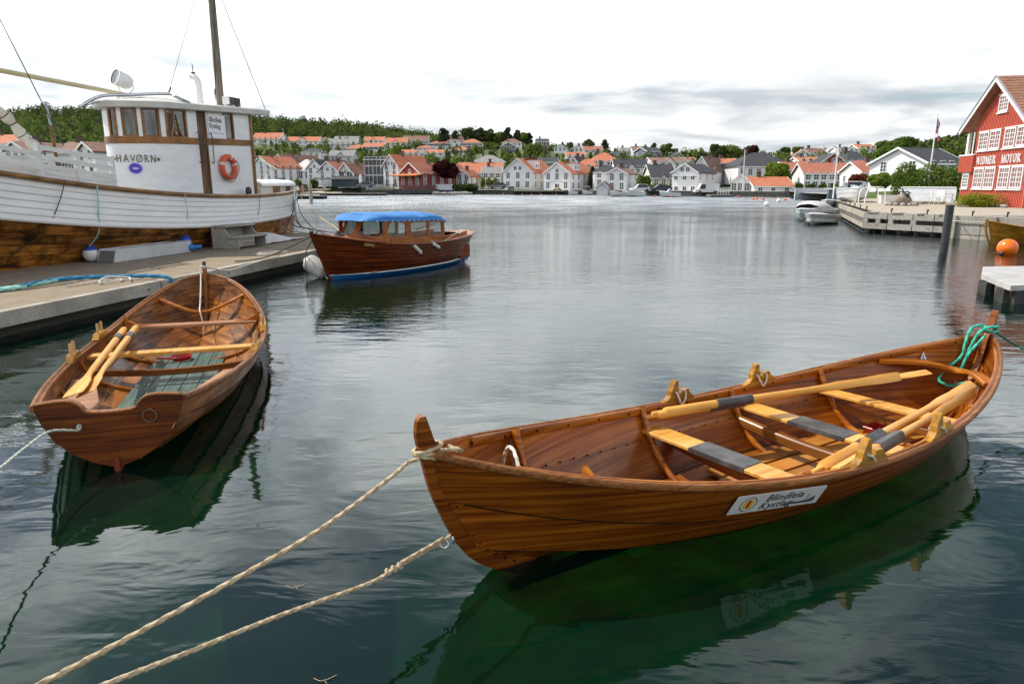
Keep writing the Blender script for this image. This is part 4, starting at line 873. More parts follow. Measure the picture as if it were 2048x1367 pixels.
    for px, ch in zip((237, 251, 264.5, 278, 291.5, 305), 'HAVØRN'):
        s = s_px(px, 3.0); p, d, _ = pos(s); nn = nrm(s); z = lerp(zb(9), z1(9), .72)
        me = text_mesh(ch, .29, m_br, .006, 0, -.002); xd = -d; up = V((0, 0, 1)); q = p+nn*.012
        me.transform(Matrix(((xd.x, up.x, nn.x, q.x), (xd.y, up.y, nn.y, q.y), (xd.z, up.z, nn.z, z), (0, 0, 0, 1))) @ Matrix.Diagonal((.72, 1, 1, 1))); put('letter', me, t)
    for s, r_ in ((s_px(229, 3.0), .035), (s_px(316, 3.0), .06)):
        p, d, _ = pos(s); nn = nrm(s); z = lerp(zb(9), z1(9), .72); xd = -d; b = M()
        b.prism([p+nn*.004+xd*(rr*math.sin(pi*k/5))+V((0, 0, z+rr*math.cos(pi*k/5))) for k, rr in ((k, r_ if k % 2 == 0 else r_*.42) for k in range(10))], nn*.012); ob('star', b, m_br, t)
    s = s_px(270, 2.7); p, d, _ = pos(s); nn = nrm(s); xd = -d; z = 2.62
    for rx, rz, off, m_, nm in ((.185, .165, .004, mat('pale_ring', (.55, .55, .72), .5), 'badge'), (.155, .135, .008, mat('badge_blue', (.06, .04, .42), .4), 'badge'), (.08, .028, .012, mat('badge_print', (.45, .42, .72), .5), 'badge')):
        b = M(); b.prism([p+nn*.001+xd*rx*math.cos(2*pi*k/24)+V((0, 0, z+rz*math.sin(2*pi*k/24))) for k in range(24)], nn*off); ob(nm, b, m_, t)
    # club sign between door and aft window
    s0, s1 = s_at(11.82), s_at(11.04); p0, p1 = pos(s0)[0], pos(s1)[0]; nn = nrm((s0+s1)/2); xd = (p0-p1).normalized(); zs_ = 3.58
    b = M(); b.prism([p1+nn*.012+V((0, 0, zs_-.02)), p0+nn*.012+V((0, 0, zs_-.02)), p0+nn*.012+V((0, 0, 4.24)), p1+nn*.012+V((0, 0, 4.24))], nn*.012); sg = ob('club_sign', b, mat('sign_white', (.72, .73, .75), .4), t)
    for txt, z in (('Blindleia', 4.08), ('Kystlag', 3.90)):
        me = text_mesh(txt, .20, mat('sign_grey', (.06, .065, .08), .5), .001, 0, .003, 1, 'LEFT'); q = p1+xd*.04+nn*.027
        me.transform(Matrix(((xd.x, 0, nn.x, q.x), (xd.y, 0, nn.y, q.y), (0, 1, 0, z), (0, 0, 0, 1))) @ Matrix.Diagonal((.87, 1, 1, 1))); put('lettering', me, sg)
    b = M(); q = p1+nn*.0255; b.prism([q+xd*.04+V((0, 0, 3.70)), q+xd*.7+V((0, 0, 3.70)), q+xd*.7+V((0, 0, 3.712)), q+xd*.04+V((0, 0, 3.712))], nn*.001); ob('sign_line', b, mat('sign_blue', (.1, .14, .45), .5), sg)
    # mast, stays, roof gear
    b = M(); b.tube([(13.45, 0, 1.5), (13.45, 0, 5.0), (13.5, 0, 9.5)], [.13, .125, .10], 12); ob('mast', b, m_mast, t, 40)
    b = M(); b.tube([(9.7, .1, 4.62), (6.0, .02, 4.70), (3.4, -.05, 4.74)], [.055, .06, .06], 10); ob('boom', b, mat('yellowed_spar', (.50, .42, .22), .5, (.60, .52, .31), (1, 8, 8)), t, 40)
    b = M(); b.tube([(13.3, .3, 3.55), (14.9, .55, 3.42), (16.6, .85, 3.20)], [.05, .05, .04], 8); ob('stern_spar', b, w_cap, t, 40)
    b = M(); T = Matrix.Translation((9.35, 0, 4.98)) @ Matrix.Rotation(math.radians(-18), 4, 'Z') @ Matrix.Rotation(math.radians(-72), 4, 'Y')
    b.lathe([(.05, -.24), (.15, -.23), (.20, -.12), (.215, .16), (.225, .17), (.225, .20), (.20, .20)], 20, T); se = ob('searchlight', b, m_white, t, 40)
    b = M(); b.lathe([(.20, .185), (.001, .17)], 20, T); ob('lens', b, mat('lamp_lens', (.10, .12, .11), .1), se)
    b = M()
    for y in (-.2, .2): b.tube(catmull([(9.45, y*1.15, 4.98), (9.45, y*1.15, 4.75), (9.45, y*.3, 4.62), (9.45, 0, 4.55)], 5), .02, 6)
    b.rings([[V((9.4+x*k, y*k, z)) for x, y in ((-.5, -.3), (.6, -.3), (.6, .3), (-.5, .3))] for k, z in ((1, 4.34), (.35, 4.58))]); ob('lamp_bracket', b, m_white, se, 40)
    b = M(); b.tube(catmull([(12.0, -.35, 4.4), (12.0, -.35, 4.95), (12.0, -.35, 5.2), (12.0, -.28, 5.38), (12.0, -.12, 5.45)], 5), .095, 12); b.tube([(12.0, -.35, 4.4), (12.0, -.35, 4.98)], .105, 12); ex = ob('exhaust_pipe', b, m_white, t, 40)
    b = M(); b.cbox((12.0, -.2, 5.52), (.08, .08, .08)); b.tube([(12.0, -.2, 5.5), (11.93, -.25, 5.75)], .012, 5); b.tube([(11.9, -.28, 5.72), (11.98, -.2, 5.80)], .012, 5); ob('pipe_flap', b, m_dark, ex)
    b = M(); b.cbox((13.02, -.75, 4.80), (.56, .22, .24)); sk = ob('loudspeaker', b, mat('black_case', (.012, .012, .014), .35), t)
    b = M(); b.cbox((12.715, -.75, 4.80), (.05, .225, .245)); ob('end_cap', b, m_white, sk)
    b = M(); b.torus((13.12, -.87, 4.80), .085, .012, Matrix.Rotation(pi/2, 3, 'X'), 20, 6); ob('speaker_ring', b, mat('grey_rubber', (.08, .07, .07), .5), sk)
    b = M(); b.box((12.85, -.9, 4.55), (12.95, -.6, 4.675)); b.box((13.15, -.9, 4.56), (13.25, -.6, 4.675)); ob('bracket', b, m_steel, sk)
    HI = HT.inverted()
    def PS(px, py, c):                                             # point on the fore-and-aft plane y = c seen at a picture position
        o_ = HI @ V((0, 0, CAM_H)); q = HI.to_3x3() @ ray(px, py); return o_+q*((c-o_.y)/q.y)
    b = M(); b.tube(catmull([PS(158, 214, -.2), PS(200, 193, -.35), PS(250, 190, -.6), PS(335, 188, -.9), PS(352, 194, -1.2), PS(380, 206, -1.45)], 6), .045, 8); ob('roof_rail', b, m_steel, t, 40)
    b = M(); b.tube([PS(162, 213, -.2), PS(198, 204, -.3)], .015, 6); ob('rail_brace', b, m_steel, t)
    wires = [[PS(395, -20, -.3), PS(338, 183, -.9)], [PS(428, -20, -.12), PS(431, 200, -.2)], [PS(436, -20, 0), PS(545, 255, -.2)], [PS(-25, -10, -.5), PS(128, 292, -1.8)]]
    for w_ in wires: b = M(); b.tube(w_, .011, 5); ob('rigging_wire', b, m_dark, t)
    b = M(); b.tube([PS(338, 183, -.9), PS(341, 175, -.88)], .03, 6); ob('turnbuckle', b, m_dark, t); b = M(); b.tube([PS(430, 178, -.2), PS(430, 190, -.2)], .025, 6); ob('turnbuckle', b, m_dark, t)
    # aft cabin hood
    b = M(); r = []
    for i in range(13):
        x = lerp(13.9, 16.7, i/12); w_ = lerp(.95, .55, i/12); r.append([V((x, w_*1.06*math.cos(a), 2.22+.17*math.sin(a))) for a in [pi*j/10 for j in range(11)]])
    b.rings(r, False, False); b.rings([[p-V((0, 0, .07)) for p in q] for q in r], False, False)
    for q in (r[0], r[-1]): b.add(q+[p-V((0, 0, .07)) for p in q], [(i, i+1, 12+i, 11+i) for i in range(10)])
    b.add([p for q in r for p in (q[-1], q[-1]-V((0, 0, .07)))]+[p for q in r for p in (q[0], q[0]-V((0, 0, .07)))], [(2*i, 2*i+1, 2*i+3, 2*i+2) for i in range(12)]+[(26+2*i, 26+2*i+1, 26+2*i+3, 26+2*i+2) for i in range(12)]); ob('hood_roof', b, m_white, t, 40)
    b = M(); b.prism([(13.95, -.92, 1.5), (16.6, -.5, 1.5), (16.6, .5, 1.5), (13.95, .92, 1.5)], (0, 0, .70)); hd = ob('hood_wall', b, mat('hood_grey', (.52, .50, .46), .6), t)
    for x0, x1 in ((14.9, 15.45), (16.0, 16.35)):
        b = M(); f = lambda x: -lerp(.92, .5, (x-13.95)/2.65)-.006; b.prism([(x0, f(x0), 1.75), (x1, f(x1), 1.75), (x1, f(x1), 2.18), (x0, f(x0), 2.18)], (0, -.02, 0)); ob('hood_door', b, w_belt if x0 < 15.5 else m_wood_d, hd)
    b = M(); b.tube([(16.55, -.1, 1.9), (16.55, -.1, 2.42)], .12, 10); b.tube([(16.55, -.1, 2.34), (16.55, -.1, 2.44)], .14, 10); ob('bollard', b, mat('dark_bollard', (.03, .025, .025), .7), t, 40)
    b = M(); b.lathe([(.13, -.06), (.16, 0), (.13, .06), (.07, .07), (.06, 0)], 14, Matrix.Translation((12.35, -1.55, 1.98)) @ Matrix.Rotation(pi/2, 4, 'X') @ Matrix.Rotation(.3, 4, 'Y')); ob('fairlead', b, m_dark, t, 40)
    # white slatted bulwark ahead of the wheelhouse
    def rl(x, z): return V((x, -hw(x)+.10, sz(x)+z))
    posts = (2.4, 3.6, 4.70, 5.60, 6.55)
    for x in posts:
        b = M(); b.beam(rl(x, .05), rl(x, .78 if x > 4 else .62), .12, .07, (1, 0, 0)); ob('bulwark_post', b, m_slat, t)
    for z, hgt in ((.10, .11), (.215, .105), (.325, .10)):
        for xa, xb in zip(posts[2:], posts[3:]):
            b = M(); b.sweep([rl(lerp(xa+.06, xb-.06, i/4), z) for i in range(5)], RRECT(.03, hgt, .08), (0, 0, 1)); ob('bulwark_board', b, m_slat, t)
    for z in (.50, .70):
        for xa, xb in zip(posts[2:], posts[3:]):
            b = M(); b.sweep([rl(lerp(xa-.0, xb, i/4), z)+V((0, -.05, 0)) for i in range(5)], RRECT(.03, .10, .08), (0, 0, 1)); ob('bulwark_rail', b, m_slat, t)
    for z in (.28, .55):
        for xa, xb in zip(posts[:2], posts[1:3]):
            b = M(); b.sweep([rl(lerp(xa, xb, i/4), z)+V((0, -.05, 0)) for i in range(5)], RRECT(.03, .10, .08), (0, 0, 1)); ob('bulwark_rail', b, m_slat, t)
    b = M(); b.box((3.9, -1.7, 2.35), (5.0, -1.3, 2.78)); ob('deck_box', b, m_slat, t)
    # lashed sail along the fore stay
    P = catmull([PS(-50, 175, -1.0), PS(0, 222, -1.05), PS(22, 243, -1.1), PS(44, 270, -1.15), PS(62, 287, -1.2), PS(84, 302, -1.3)], 7); b = M(); rr = random.Random(3)
    b.tube(P, [.10+.02*math.sin(i*.7)+rr.uniform(-.012, .012) for i in range(len(P))], 12); sl_ = ob('lashed_sail', b, mat('sail_cloth', (.50, .46, .38), .9, (.62, .58, .50), (3, 3, 3), bump=.3), t, 60)
    for i in (9, 15, 21, 28):
        b = M(); d = (P[i+1]-P[i-1]).normalized(); b.torus(P[i], .105, .010, d.to_track_quat('Z', 'X').to_matrix(), 16, 5); ob('lashing', b, m_ropek, sl_)
    return t
m_mast = wood('grey_brown_mast', (.16, .13, .10), (.24, .20, .16), (.33, .29, .24), (14, 14, .8), .7, 0, .3)
m_slat = mat('chalky_white_boards', (.58, .58, .57), .75, (.70, .70, .69), (2, 2, 9), bump=.15)
ship()
HPt = lambda x, y, z: HT @ V((x, y, z))
# lifebuoy
def lifebuoy():
    t = root('lifebuoy', 'orange lifebuoy with white bands hanging on the wheelhouse wall', 'lifebuoy', HPt(11.72, -1.36, 2.72), SH_ANG)
    X = Matrix.Rotation(pi/2, 3, 'X'); b = M(); b.torus((0, 0, 0), .31, .085, X, 40, 12); ob('ring', b, mat('faded_orange', (.60, .075, .03), .55, (.68, .11, .05), (8, 8, 8)), t, 60)
    for a in (.35, 1.25, 2.85, 4.4):
        b = M(); pts = [V((.31*math.cos(a+.08*k), 0, .31*math.sin(a+.08*k))) for k in (-1.5, 0, 1.5)]; b.tube(pts, .091, 12); ob('band', b, mat('band_white', (.6, .56, .5), .6), t, 60)
    b = M(); rope_mb([(.42*math.cos(a)*(1+.06*math.cos(4*a)), -.05, .42*math.sin(a)*(1+.06*math.cos(4*a))) for a in [3.6+.25*k for k in range(14)]], .012, False, b); rope_mb([(.12, -.12, -.10), (.0, -.13, -.2), (-.12, -.11, -.3), (-.2, -.1, -.33)], .035, False, b); ob('grab_line', b, mat('rust_line', (.28, .10, .06), .9), t)
lifebuoy()
# ropes from rail to pontoon, with their fenders
def line(name, pts, r, m, label, group=None, cat='rope'): b = M(); rope_mb(pts, r, False, b); return tag(ob(name, b, m, None, 60), label, cat, group)
SG = 'lines hanging down the white ship side'
rail = lambda x: HPt(x, -ship_h.at(x)[-1].y-.12, ship_h.at(x)[-1].z+.05)
side = lambda x, z: HPt(x, -ship_h.half(x, z)-.06, z)
line('hanging_line', [rail(5.05), side(4.9, 1.75), side(4.7, 1.2), side(4.3, .8), side(4.25, .5)], .010, m_ropek, 'dark slack line down the ship side ahead of the blue fender rope', SG)
line('hanging_line', [rail(5.85), side(5.9, 1.6), side(6.0, 1.1), side(6.0, .78)], .016, m_ropeaq, 'aqua fender rope hanging down the white planking', SG)
line('hanging_line', [rail(8.6), side(8.75, 1.4), side(8.95, .75)], .012, m_ropew, 'pale fender line hanging beside the wooden steps', SG)
line('hanging_line', [rail(12.35), side(12.45, 1.4), side(12.6, .6)], .010, m_ropek, 'thin dark line hanging below the round fairlead', SG)
line('hanging_line', [rail(15.6), side(15.65, 1.4), side(15.8, .8), HPt(15.8, -1.2, .45)], .011, m_ropew, 'pale line near the stern hanging in front of a dark one', SG)
line('hanging_line', [rail(15.85), side(16.0, 1.4), HPt(16.1, -.9, .8), HPt(16.6, -1.3, .45)], .010, m_ropek, 'dark slack line near the stern beside a pale one', SG)
def ballfender(c, r, col, top, label):
    t = root('ball_fender', label, 'fender', c, 0, 'round fenders by the ship')
    b = M(); b.lathe([(r*math.sin(a)*(1 if a < 2.2 else 1.0), -r*1.12*math.cos(a)) for a in [.02+.25*k for k in range(11)]]+[(r*.22, r*1.10), (r*.2, r*1.3), (.01, r*1.32)], 18); ob('ball', b, col, t, 60)
    b = M(); b.lathe([(r*1.01*math.sin(a), -r*1.13*math.cos(a)) for a in [2.05+.15*k for k in range(6)]]+[(r*.24, r*1.12), (r*.22, r*1.34), (.01, r*1.35)], 18); ob('cap', b, top, t, 60)
m_fblue = mat('fender_blue', (.015, .05, .34), .4, (.03, .09, .45), (8, 8, 8)); m_fwhite = mat('fender_white', (.55, .55, .55), .5, (.7, .7, .7), (6, 6, 6))
ballfender(HPt(6.05, -ship_h.half(6.05, .62)-.19, .61), .17, m_fwhite, m_fblue, 'white ball fender with a blue top lying at the ship side')
ballfender(HPt(8.95, -ship_h.half(8.95, .66)-.17, .66), .17, m_fblue, m_fblue, 'deep blue ball fender squeezed behind the grey gangway box')
b = M(); b.ball(DP(8.62, 3.15, .535), (.11, .11, .10), 12, 8); b.tube([DP(8.62, 3.15, .535), DP(8.8, 2.95, .55)], .06, 10); tag(ob('small_buoy', b, mat('mid_blue_plastic', (.02, .16, .42), .4), None, 60), 'small bright blue float lying in front of the steps', 'float')
b = M(); b.rings([[HPt(6.15+x, -ship_h.half(6.3, .5)-.30+y*k, .425+z) for y, z in ((-.22, 0), (-.1, .10), (.1, .11), (.22, 0))] for x, k in ((0, .6), (.3, 1), (.65, .7), (.95, .15))]); tag(ob('cloth_bundle', b, mat('grey_cloth', (.40, .41, .42), .9, (.52, .53, .54), (5, 5, 5)), None, 50), 'grey crumpled cloth lying between the white ball fender and gangway box', 'cloth')
# grey aluminium gangway box
def gangbox():
    t = root('gangway_box', 'long grey metal box with a slanted open end lying along the ship', 'gangway', DP(5.9, 3.4, .42), math.atan2(.981, .194)-.02)
    b = M(); b.prism([(0, -.2, .0), (2.75, -.2, .0), (2.75, -.2, .30), (.10, -.2, .30)], (0, .03, 0)); ob('side_panel', b, mat('painted_alloy', (.42, .43, .44), .45, (.52, .53, .53), (3, 3, 3)), t)
    b = M(); b.prism([(0, .25, .0), (2.75, .25, .0), (2.75, .25, .30), (.10, .25, .30)], (0, .03, 0)); ob('side_panel', b, MATS['painted_alloy'], t)
    b = M(); b.box((.05, -.17, .02), (2.7, .25, .04)); b.box((2.7, -.17, .0), (2.75, .25, .30)); ob('base_plate', b, MATS['painted_alloy'], t)
    b = M(); b.prism([(-.02, -.17, .0), (-.02, .25, .0), (.10, .25, .26), (.10, -.17, .26)], (.015, 0, 0)); ob('end_panel', b, mat('dark_alloy', (.14, .14, .13), .5), t)
    for x in (.75, 1.5, 2.2):
        b = M(); b.box((x, -.17, .24), (x+.35, .25, .28)); ob('cross_bar', b, MATS['painted_alloy'], t)
    for x in (1.35, 1.95):
        for z in (.08, .15, .22):
            b = M(); b.lathe([(.013, 0), (.008, .006), (.001, .007)], 8, Matrix.Translation((x, -.2, z)) @ Matrix.Rotation(pi/2, 4, 'X')); ob('bolt', b, m_steel, t)
gangbox()
def steps():
    t = root('boarding_steps', 'weathered two-step wooden boarding stairs standing on the pontoon', 'steps', DP(9.6, 3.05, .42), math.atan2(.981, .194)-.06)
    for x in (0, 1.25):
        b = M(); b.prism([(x, -.75, 0), (x, .05, 0), (x, .05, .60), (x, -.28, .60), (x, -.5, .30), (x, -.75, .30)], (.045, 0, 0)); ob('stringer', b, w_grey, t)
    for y, z in ((-.52, .302), (-.12, .602)):
        b = M(); b.box((-.04, y-.27, z), (1.34, y+.17, z+.045)); ob('tread', b, w_greypale, t)
    b = M(); b.box((.05, .0, 0), (1.25, .03, .59)); ob('riser', b, w_grey, t)
    b = M(); b.box((.047, -.74, .06), (.75, -.72, .29)); ob('riser', b, w_grey, t)
    b = M(); b.box((-.05, .0, 0), (.0, .08, .62)); ob('post', b, w_grey, t)
steps()
b = M(); r = []; rr = random.Random(8)
for i in range(13):
    u = i/12; hgt = .34*math.sin(pi*min(1, u*1.15+.15))**.8*(1-u*.55); w_ = .62*(1-.45*u)
    r.append([DP(11.1+2.6*u, 3.0+w_*math.cos(a)-.25*u, .425+max(.012, hgt*math.sin(a)**.7 if 0 < a < pi else .012)+rr.uniform(0, .03)) for a in [pi*j/10 for j in range(11)]])
b.rings(r, False, False); tag(ob('tarpaulin', b, mat('white_tarp', (.50, .49, .47), .7, (.64, .63, .61), (4, 4, 4), bump=.3), None, 40), 'crumpled off-white tarpaulin heaped behind the wooden steps', 'tarpaulin')
# ropes on the pontoon
b = M(); rope_mb([DP(-2, 2.1, .45), DP(.8, 2.0, .455), DP(1.9, 1.75, .46), DP(2.6, 1.55, .50)], .035, True, b, 6); rope_mb([DP(-2, 1.9, .45), DP(1, 1.85, .455), DP(2.0, 1.62, .46)], .03, True, b, 6); tag(ob('thick_rope', b, m_ropeaq, None, 60), 'thick aqua rope lying across the pontoon, spliced to a blue one', 'rope')
b = M(); rope_mb([DP(2.0, 1.72, .47), DP(2.7, 1.5, .51), DP(3.3, .9, .49), DP(3.55, .35, .48), DP(3.62, .05, .45), DP(3.62, -.05, .33), DP(3.60, -.06, .10), DP(3.6, -.05, -.2)], .036, True, b, 6); tag(ob('thick_rope', b, m_ropeb, None, 60), 'thick blue rope running over the pontoon edge into the water', 'rope')
b = M(); rope_mb([DP(2.3, 1.1, .44), DP(3.0, .95, .44), DP(3.2, .75, .45), DP(3.0, .62, .45), DP(2.75, .8, .45), DP(3.1, .95, .50), DP(3.35, .7, .47), DP(3.15, .5, .45)], .016, True, b, 6); tag(ob('rope_knot', b, m_ropew, None, 60), 'short knotted pale rope lying by the blue rope', 'rope')
b = M()
for k in range(3): loop_rope(b, DP(8.4, .75, .44+.02*k), .36-.05*k, .26-.04*k, .014, Matrix.Rotation(1.3, 3, 'Z'))
rope_mb([DP(8.6, .5, .48), DP(8.35, .3, .50), DP(8.7, .35, .47), DP(8.5, .6, .50)], .014, True, b, 6); tag(ob('rope_coil', b, m_ropew, None, 60), 'flat coil of pale rope on the pontoon edge', 'rope')
line('mooring_line', [Pz(470, 523, .45), Pz(520, 517, .46), Pz(560, 503, .56), LP(-.02, -.03, 1.08), LP(.1, 0, 1.16)], .014, m_ropek, 'dark line from the launch stem to the pale coil')
line('mooring_line', [LP(-.02, 0, .98), Pz(612, 505, .62), Pz(612, 540, .25), Pz(615, 560, -.02)], .010, m_ropek, 'dark line hanging straight down from the launch stem into the water')
b = M(); rope_mb([DP(13.2, .35, .46), DP(13.3, .1, .47), DP(13.3, -.08, .36), DP(13.25, -.1, .1), DP(13.3, -.2, -.1)], .03, True, b, 5); rr = random.Random(5)
for k in range(7): rope_mb([DP(13.25+rr.uniform(-.1, .1), .05, .46), DP(13.3+rr.uniform(-.12, .12), -.08, .40), DP(13.3+rr.uniform(-.12, .12), -.1, .2)], .018, False, b, 4)
tag(ob('rope_bundle', b, mat('navy_rope', (.012, .05, .10), .8, (.03, .10, .16), (30, 30, 30)), None, 60), 'frayed navy rope bundle hanging over the pontoon edge', 'rope')
b = M(); b.tube([DP(12.9, .42, .44), DP(12.9, .42, .53)], .06, 10); b.beam(DP(12.7, .42, .53), DP(13.1, .42, .53), .07, .05); tag(ob('mooring_cleat', b, mat('dark_blue_iron', (.015, .03, .06), .5), None, 40), 'dark blue mooring cleat beside the frayed rope bundle', 'cleat')
ST = HPt(16.6, -.15, 2.25)
line('stern_line', [HPt(16.55, -.1, 2.3)]+[Py(*q) for q in ((590, 378, 27.3), (612, 408, 24.5), (640, 434, 21.2), (668, 453, 18.6), (692, 472, 17.4))], .016, m_rope, 'tan line from the ship stern to the launch foredeck', 'lines between ship stern and launch')
line('stern_line', [HPt(16.55, -.1, 2.3)]+[Py(*q) for q in ((590, 388, 27.3), (601, 425, 24.5), (622, 452, 20.6), (645, 466, 17.6), (676, 474, 16.9))], .015, m_ropek, 'dark sagging line from the ship stern to the launch foredeck', 'lines between ship stern and launch')
line('stern_line', [HPt(16.9, -.4, 2.2), Pz(592, 430, 1.3), Pz(605, 455, .9), LP(-.03, .0, 1.12)], .024, mat('sage_strap', (.16, .20, .16), .8), 'sage green strap from the ship stern to the launch stem', 'lines between ship stern and launch')
line('stern_line', [HPt(17.2, -.3, 2.1), Pz(587, 420, 1.3), Pz(586, 450, .75), DP(14.9, 1.2, .45)], .022, mat('mauve_strap', (.22, .14, .22), .8), 'mauve strap from the ship stern straight down to the pontoon', 'lines between ship stern and pontoon')
line('stern_line', [HPt(17.3, -.2, 2.1), Pz(584, 430, 1.2), Pz(578, 460, .7), DP(14.6, 1.9, .45)], .014, mat('dark_green_line', (.03, .06, .05), .8), 'dark green bent line from the ship stern down to the pontoon', 'lines between ship stern and pontoon')
line('spar_stay', [HPt(16.5, .83, 3.2), HPt(14.6, -1.2, 2.7)], .012, m_ropeaq, 'aqua stay from the aft spar end down to the wheelhouse'); line('spar_stay', [HPt(16.55, .84, 3.2), HPt(16.9, .4, 2.3)], .010, m_ropew, 'pale stay from the aft spar end down to the stern')

for k, (px, py, sz_, lab) in enumerate(((590, 1172, .055, 'pale curled twig floating between the two bow lines'), (648, 1358, .05, 'tiny forked twig floating at the near edge of the water'))):
    p = Pz(px, py, .004); b = M(); b.tube(catmull([p+V((-sz_, .01, 0)), p+V((-.3*sz_, -.012, .004)), p+V((.3*sz_, 0, .002)), p+V((sz_, .03, 0))], 4), .0016, 5); b.tube([p, p+V((.4*sz_, -.025, 0))], .0013, 5); tag(ob('floating_twig', b, m_rope), lab, 'twig', 'floating twigs')
# ================================================================== foliage helpers
g_dark = leafmat('dark_green_leaves', (.022, .042, .012), (.075, .115, .028))
g_mid = leafmat('mid_green_leaves', (.045, .085, .014), (.12, .175, .035))
g_light = leafmat('light_green_leaves', (.07, .115, .014), (.19, .25, .04))
g_pine = leafmat('pine_needles', (.022, .035, .016), (.07, .085, .038))
g_purple = leafmat('purple_leaves', (.018, .006, .008), (.075, .022, .022))
g_red = leafmat('reddish_leaves', (.05, .012, .010), (.16, .045, .02))
m_bark = mat('bark', (.05, .038, .028), .9, (.10, .08, .06), (3, 3, 3))
def leaves(b, blobs, n, size, rnd):
    """leaf-sized quads spread over and inside a set of (centre, radii) blobs"""
    tot = sum(r.x*r.z for c, r in blobs)
    for c, r in blobs:
        k = int(n*r.x*r.z/tot)
        for _ in range(k):
            while True:
                d = V((rnd.uniform(-1, 1), rnd.uniform(-1, 1), rnd.uniform(-1, 1)))
                if .05 < d.length < 1: break
            d.normalize(); q = rnd.uniform(.55, 1.06)**.6; p = c+V((d.x*r.x, d.y*r.y, d.z*r.z))*q
            nn = (d+V((rnd.uniform(-1, 1), rnd.uniform(-1, 1), rnd.uniform(-.4, 1)))*.8).normalized(); x = nn.orthogonal().normalized(); y = nn.cross(x); a = rnd.uniform(0, pi); s = size*rnd.uniform(.6, 1.35)
            u = (x*math.cos(a)+y*math.sin(a))*s; v = (y*math.cos(a)-x*math.sin(a))*s*.62
            b.add([p-u, p-v*.9, p+u, p+v], [(0, 1, 2, 3)])
def crown_blobs(c, rx, rz, rnd, k=9, spread=.62, sub=.45):
    out = [(c, V((rx*.62, rx*.62, rz*.62)))]
    for i in range(k):
        a = 2*pi*i/k+rnd.uniform(-.4, .4); e = rnd.uniform(-.55, .95); ce = math.cos(e)
        o = V((rx*spread*ce*math.cos(a), rx*spread*ce*math.sin(a), rz*spread*math.sin(e))); s = sub*rnd.uniform(.7, 1.25); out.append((c+o, V((rx*s, rx*s, rz*s*.9))))
    return out
def tree(name, base, hgt, rx, m, label, group=None, n=900, size=.3, trunk=.35, kind='round', seed=0, cat='tree'):
    rnd = random.Random(seed or hash((round(base[0], 1), round(base[1], 1))) % 9999); base = V(base)
    t = root(name, label, cat, base, 0, group); b = M()
    if kind == 'pine':
        blobs = [(V((rnd.uniform(-.35, .35)*rx, rnd.uniform(-.3, .3)*rx, hgt*lerp(.45, .93, i/6))), V((rx*lerp(.8, .45, i/6),)*2+(hgt*.10,))) for i in range(7)]
    elif kind == 'column': blobs = [(V((0, 0, hgt*f)), V((rx*w, rx*w, hgt*.22))) for f, w in ((.3, 1), (.5, 1), (.7, .8), (.86, .5))]
    elif kind == 'bush': blobs = [(V((rnd.uniform(-.55, .55)*rx, rnd.uniform(-.5, .5)*rx, hgt*rnd.uniform(.35, .62))), V((rx*.55, rx*.55, hgt*.42))) for i in range(7)]
    else: blobs = crown_blobs(V((0, 0, hgt*(.56+trunk*.2))), rx, hgt*(.44-trunk*.18), rnd)
    leaves(b, blobs, n, size, rnd); ob('crown', b, m, t)
    b = M(); tr = max(.06, hgt*.022); top = hgt*(.75 if kind != 'bush' else .4)
    b.tube([(0, 0, -.5), (0, 0, hgt*.2), (.05*rx, .03*rx, top*.6), (0, .04*rx, top)], [tr*1.5, tr, tr*.7, tr*.3], 7)
    for i in range(4):
        a = i*1.6+rnd.uniform(-.3, .3); z = hgt*rnd.uniform(.3, .5); b.tube([(0, 0, z), (math.cos(a)*rx*.35, math.sin(a)*rx*.35, z+hgt*.12), (math.cos(a)*rx*.6, math.sin(a)*rx*.6, z+hgt*.2)], [tr*.5, tr*.35, tr*.12], 5)
    ob('trunk', b, m_bark, t, 50); return t
def hedge(name, p, q, w, h, m, label, n=2500, size=.16, seed=1, cat='hedge', bumpy=.15):
    rnd = random.Random(seed); p, q = V(p), V(q); L_ = (q-p).length; k = max(2, int(L_/(w*.7))); t = root(name, label, cat, p); b = M()
    blobs = [((q-p)*(i/k)+V((0, 0, h*.5*(1+rnd.uniform(-bumpy, bumpy)))), V((w*.75, w*.6, h*.52*(1+rnd.uniform(-bumpy, bumpy))))) for i in range(k+1)]
    leaves(b, blobs, n, size, rnd); ob('foliage', b, m, t); return t
# ================================================================== right-hand quay
QZ = .92
m_gravel = mat('pale_gravel', (.30, .255, .19), .95, (.42, .37, .29), (1, 1, 1), 6.0, .3, .7, detail=8)
m_asph = mat('quay_asphalt', (.13, .125, .115), .95, (.19, .18, .165), (1, 1, 1), 8.0, detail=8)
A = Pz(1728, 425, QZ); A.z = 0; EQ = V((.49, -.872, 0)).normalized(); FQ = V((.36, .933, 0)).normalized(); NQ = V((EQ.y, -EQ.x, 0)); 
if NQ.y > 0: NQ = -NQ
NF = V((-FQ.y, FQ.x, 0))
b = M(); B1 = A+EQ*26; C1 = A+FQ*36
b.prism([p+V((0, 0, .55)) for p in (A-NQ*.4-NF*.5, B1-NQ*.4, B1+V((120, 30, 0)), C1+V((140, 10, 0)), C1-NF*.5)], (0, 0, QZ-.55)); ob('quay', b, m_gravel, kind='structure')
b = M(); G = lambda x, y: V((x, y, QZ+.004)); P0 = A-NQ*1.2+EQ*4.2; b.add([P0+V((0, 0, QZ+.004)), A-NQ*.9+EQ*25+V((0, 0, QZ+.004)), A-NQ*7+EQ*24+V((0, 0, QZ+.004)), A-NQ*5+EQ*7+V((0, 0, QZ+.004))], [(0, 1, 2, 3)]); ob('path', b, m_asph, kind='structure')
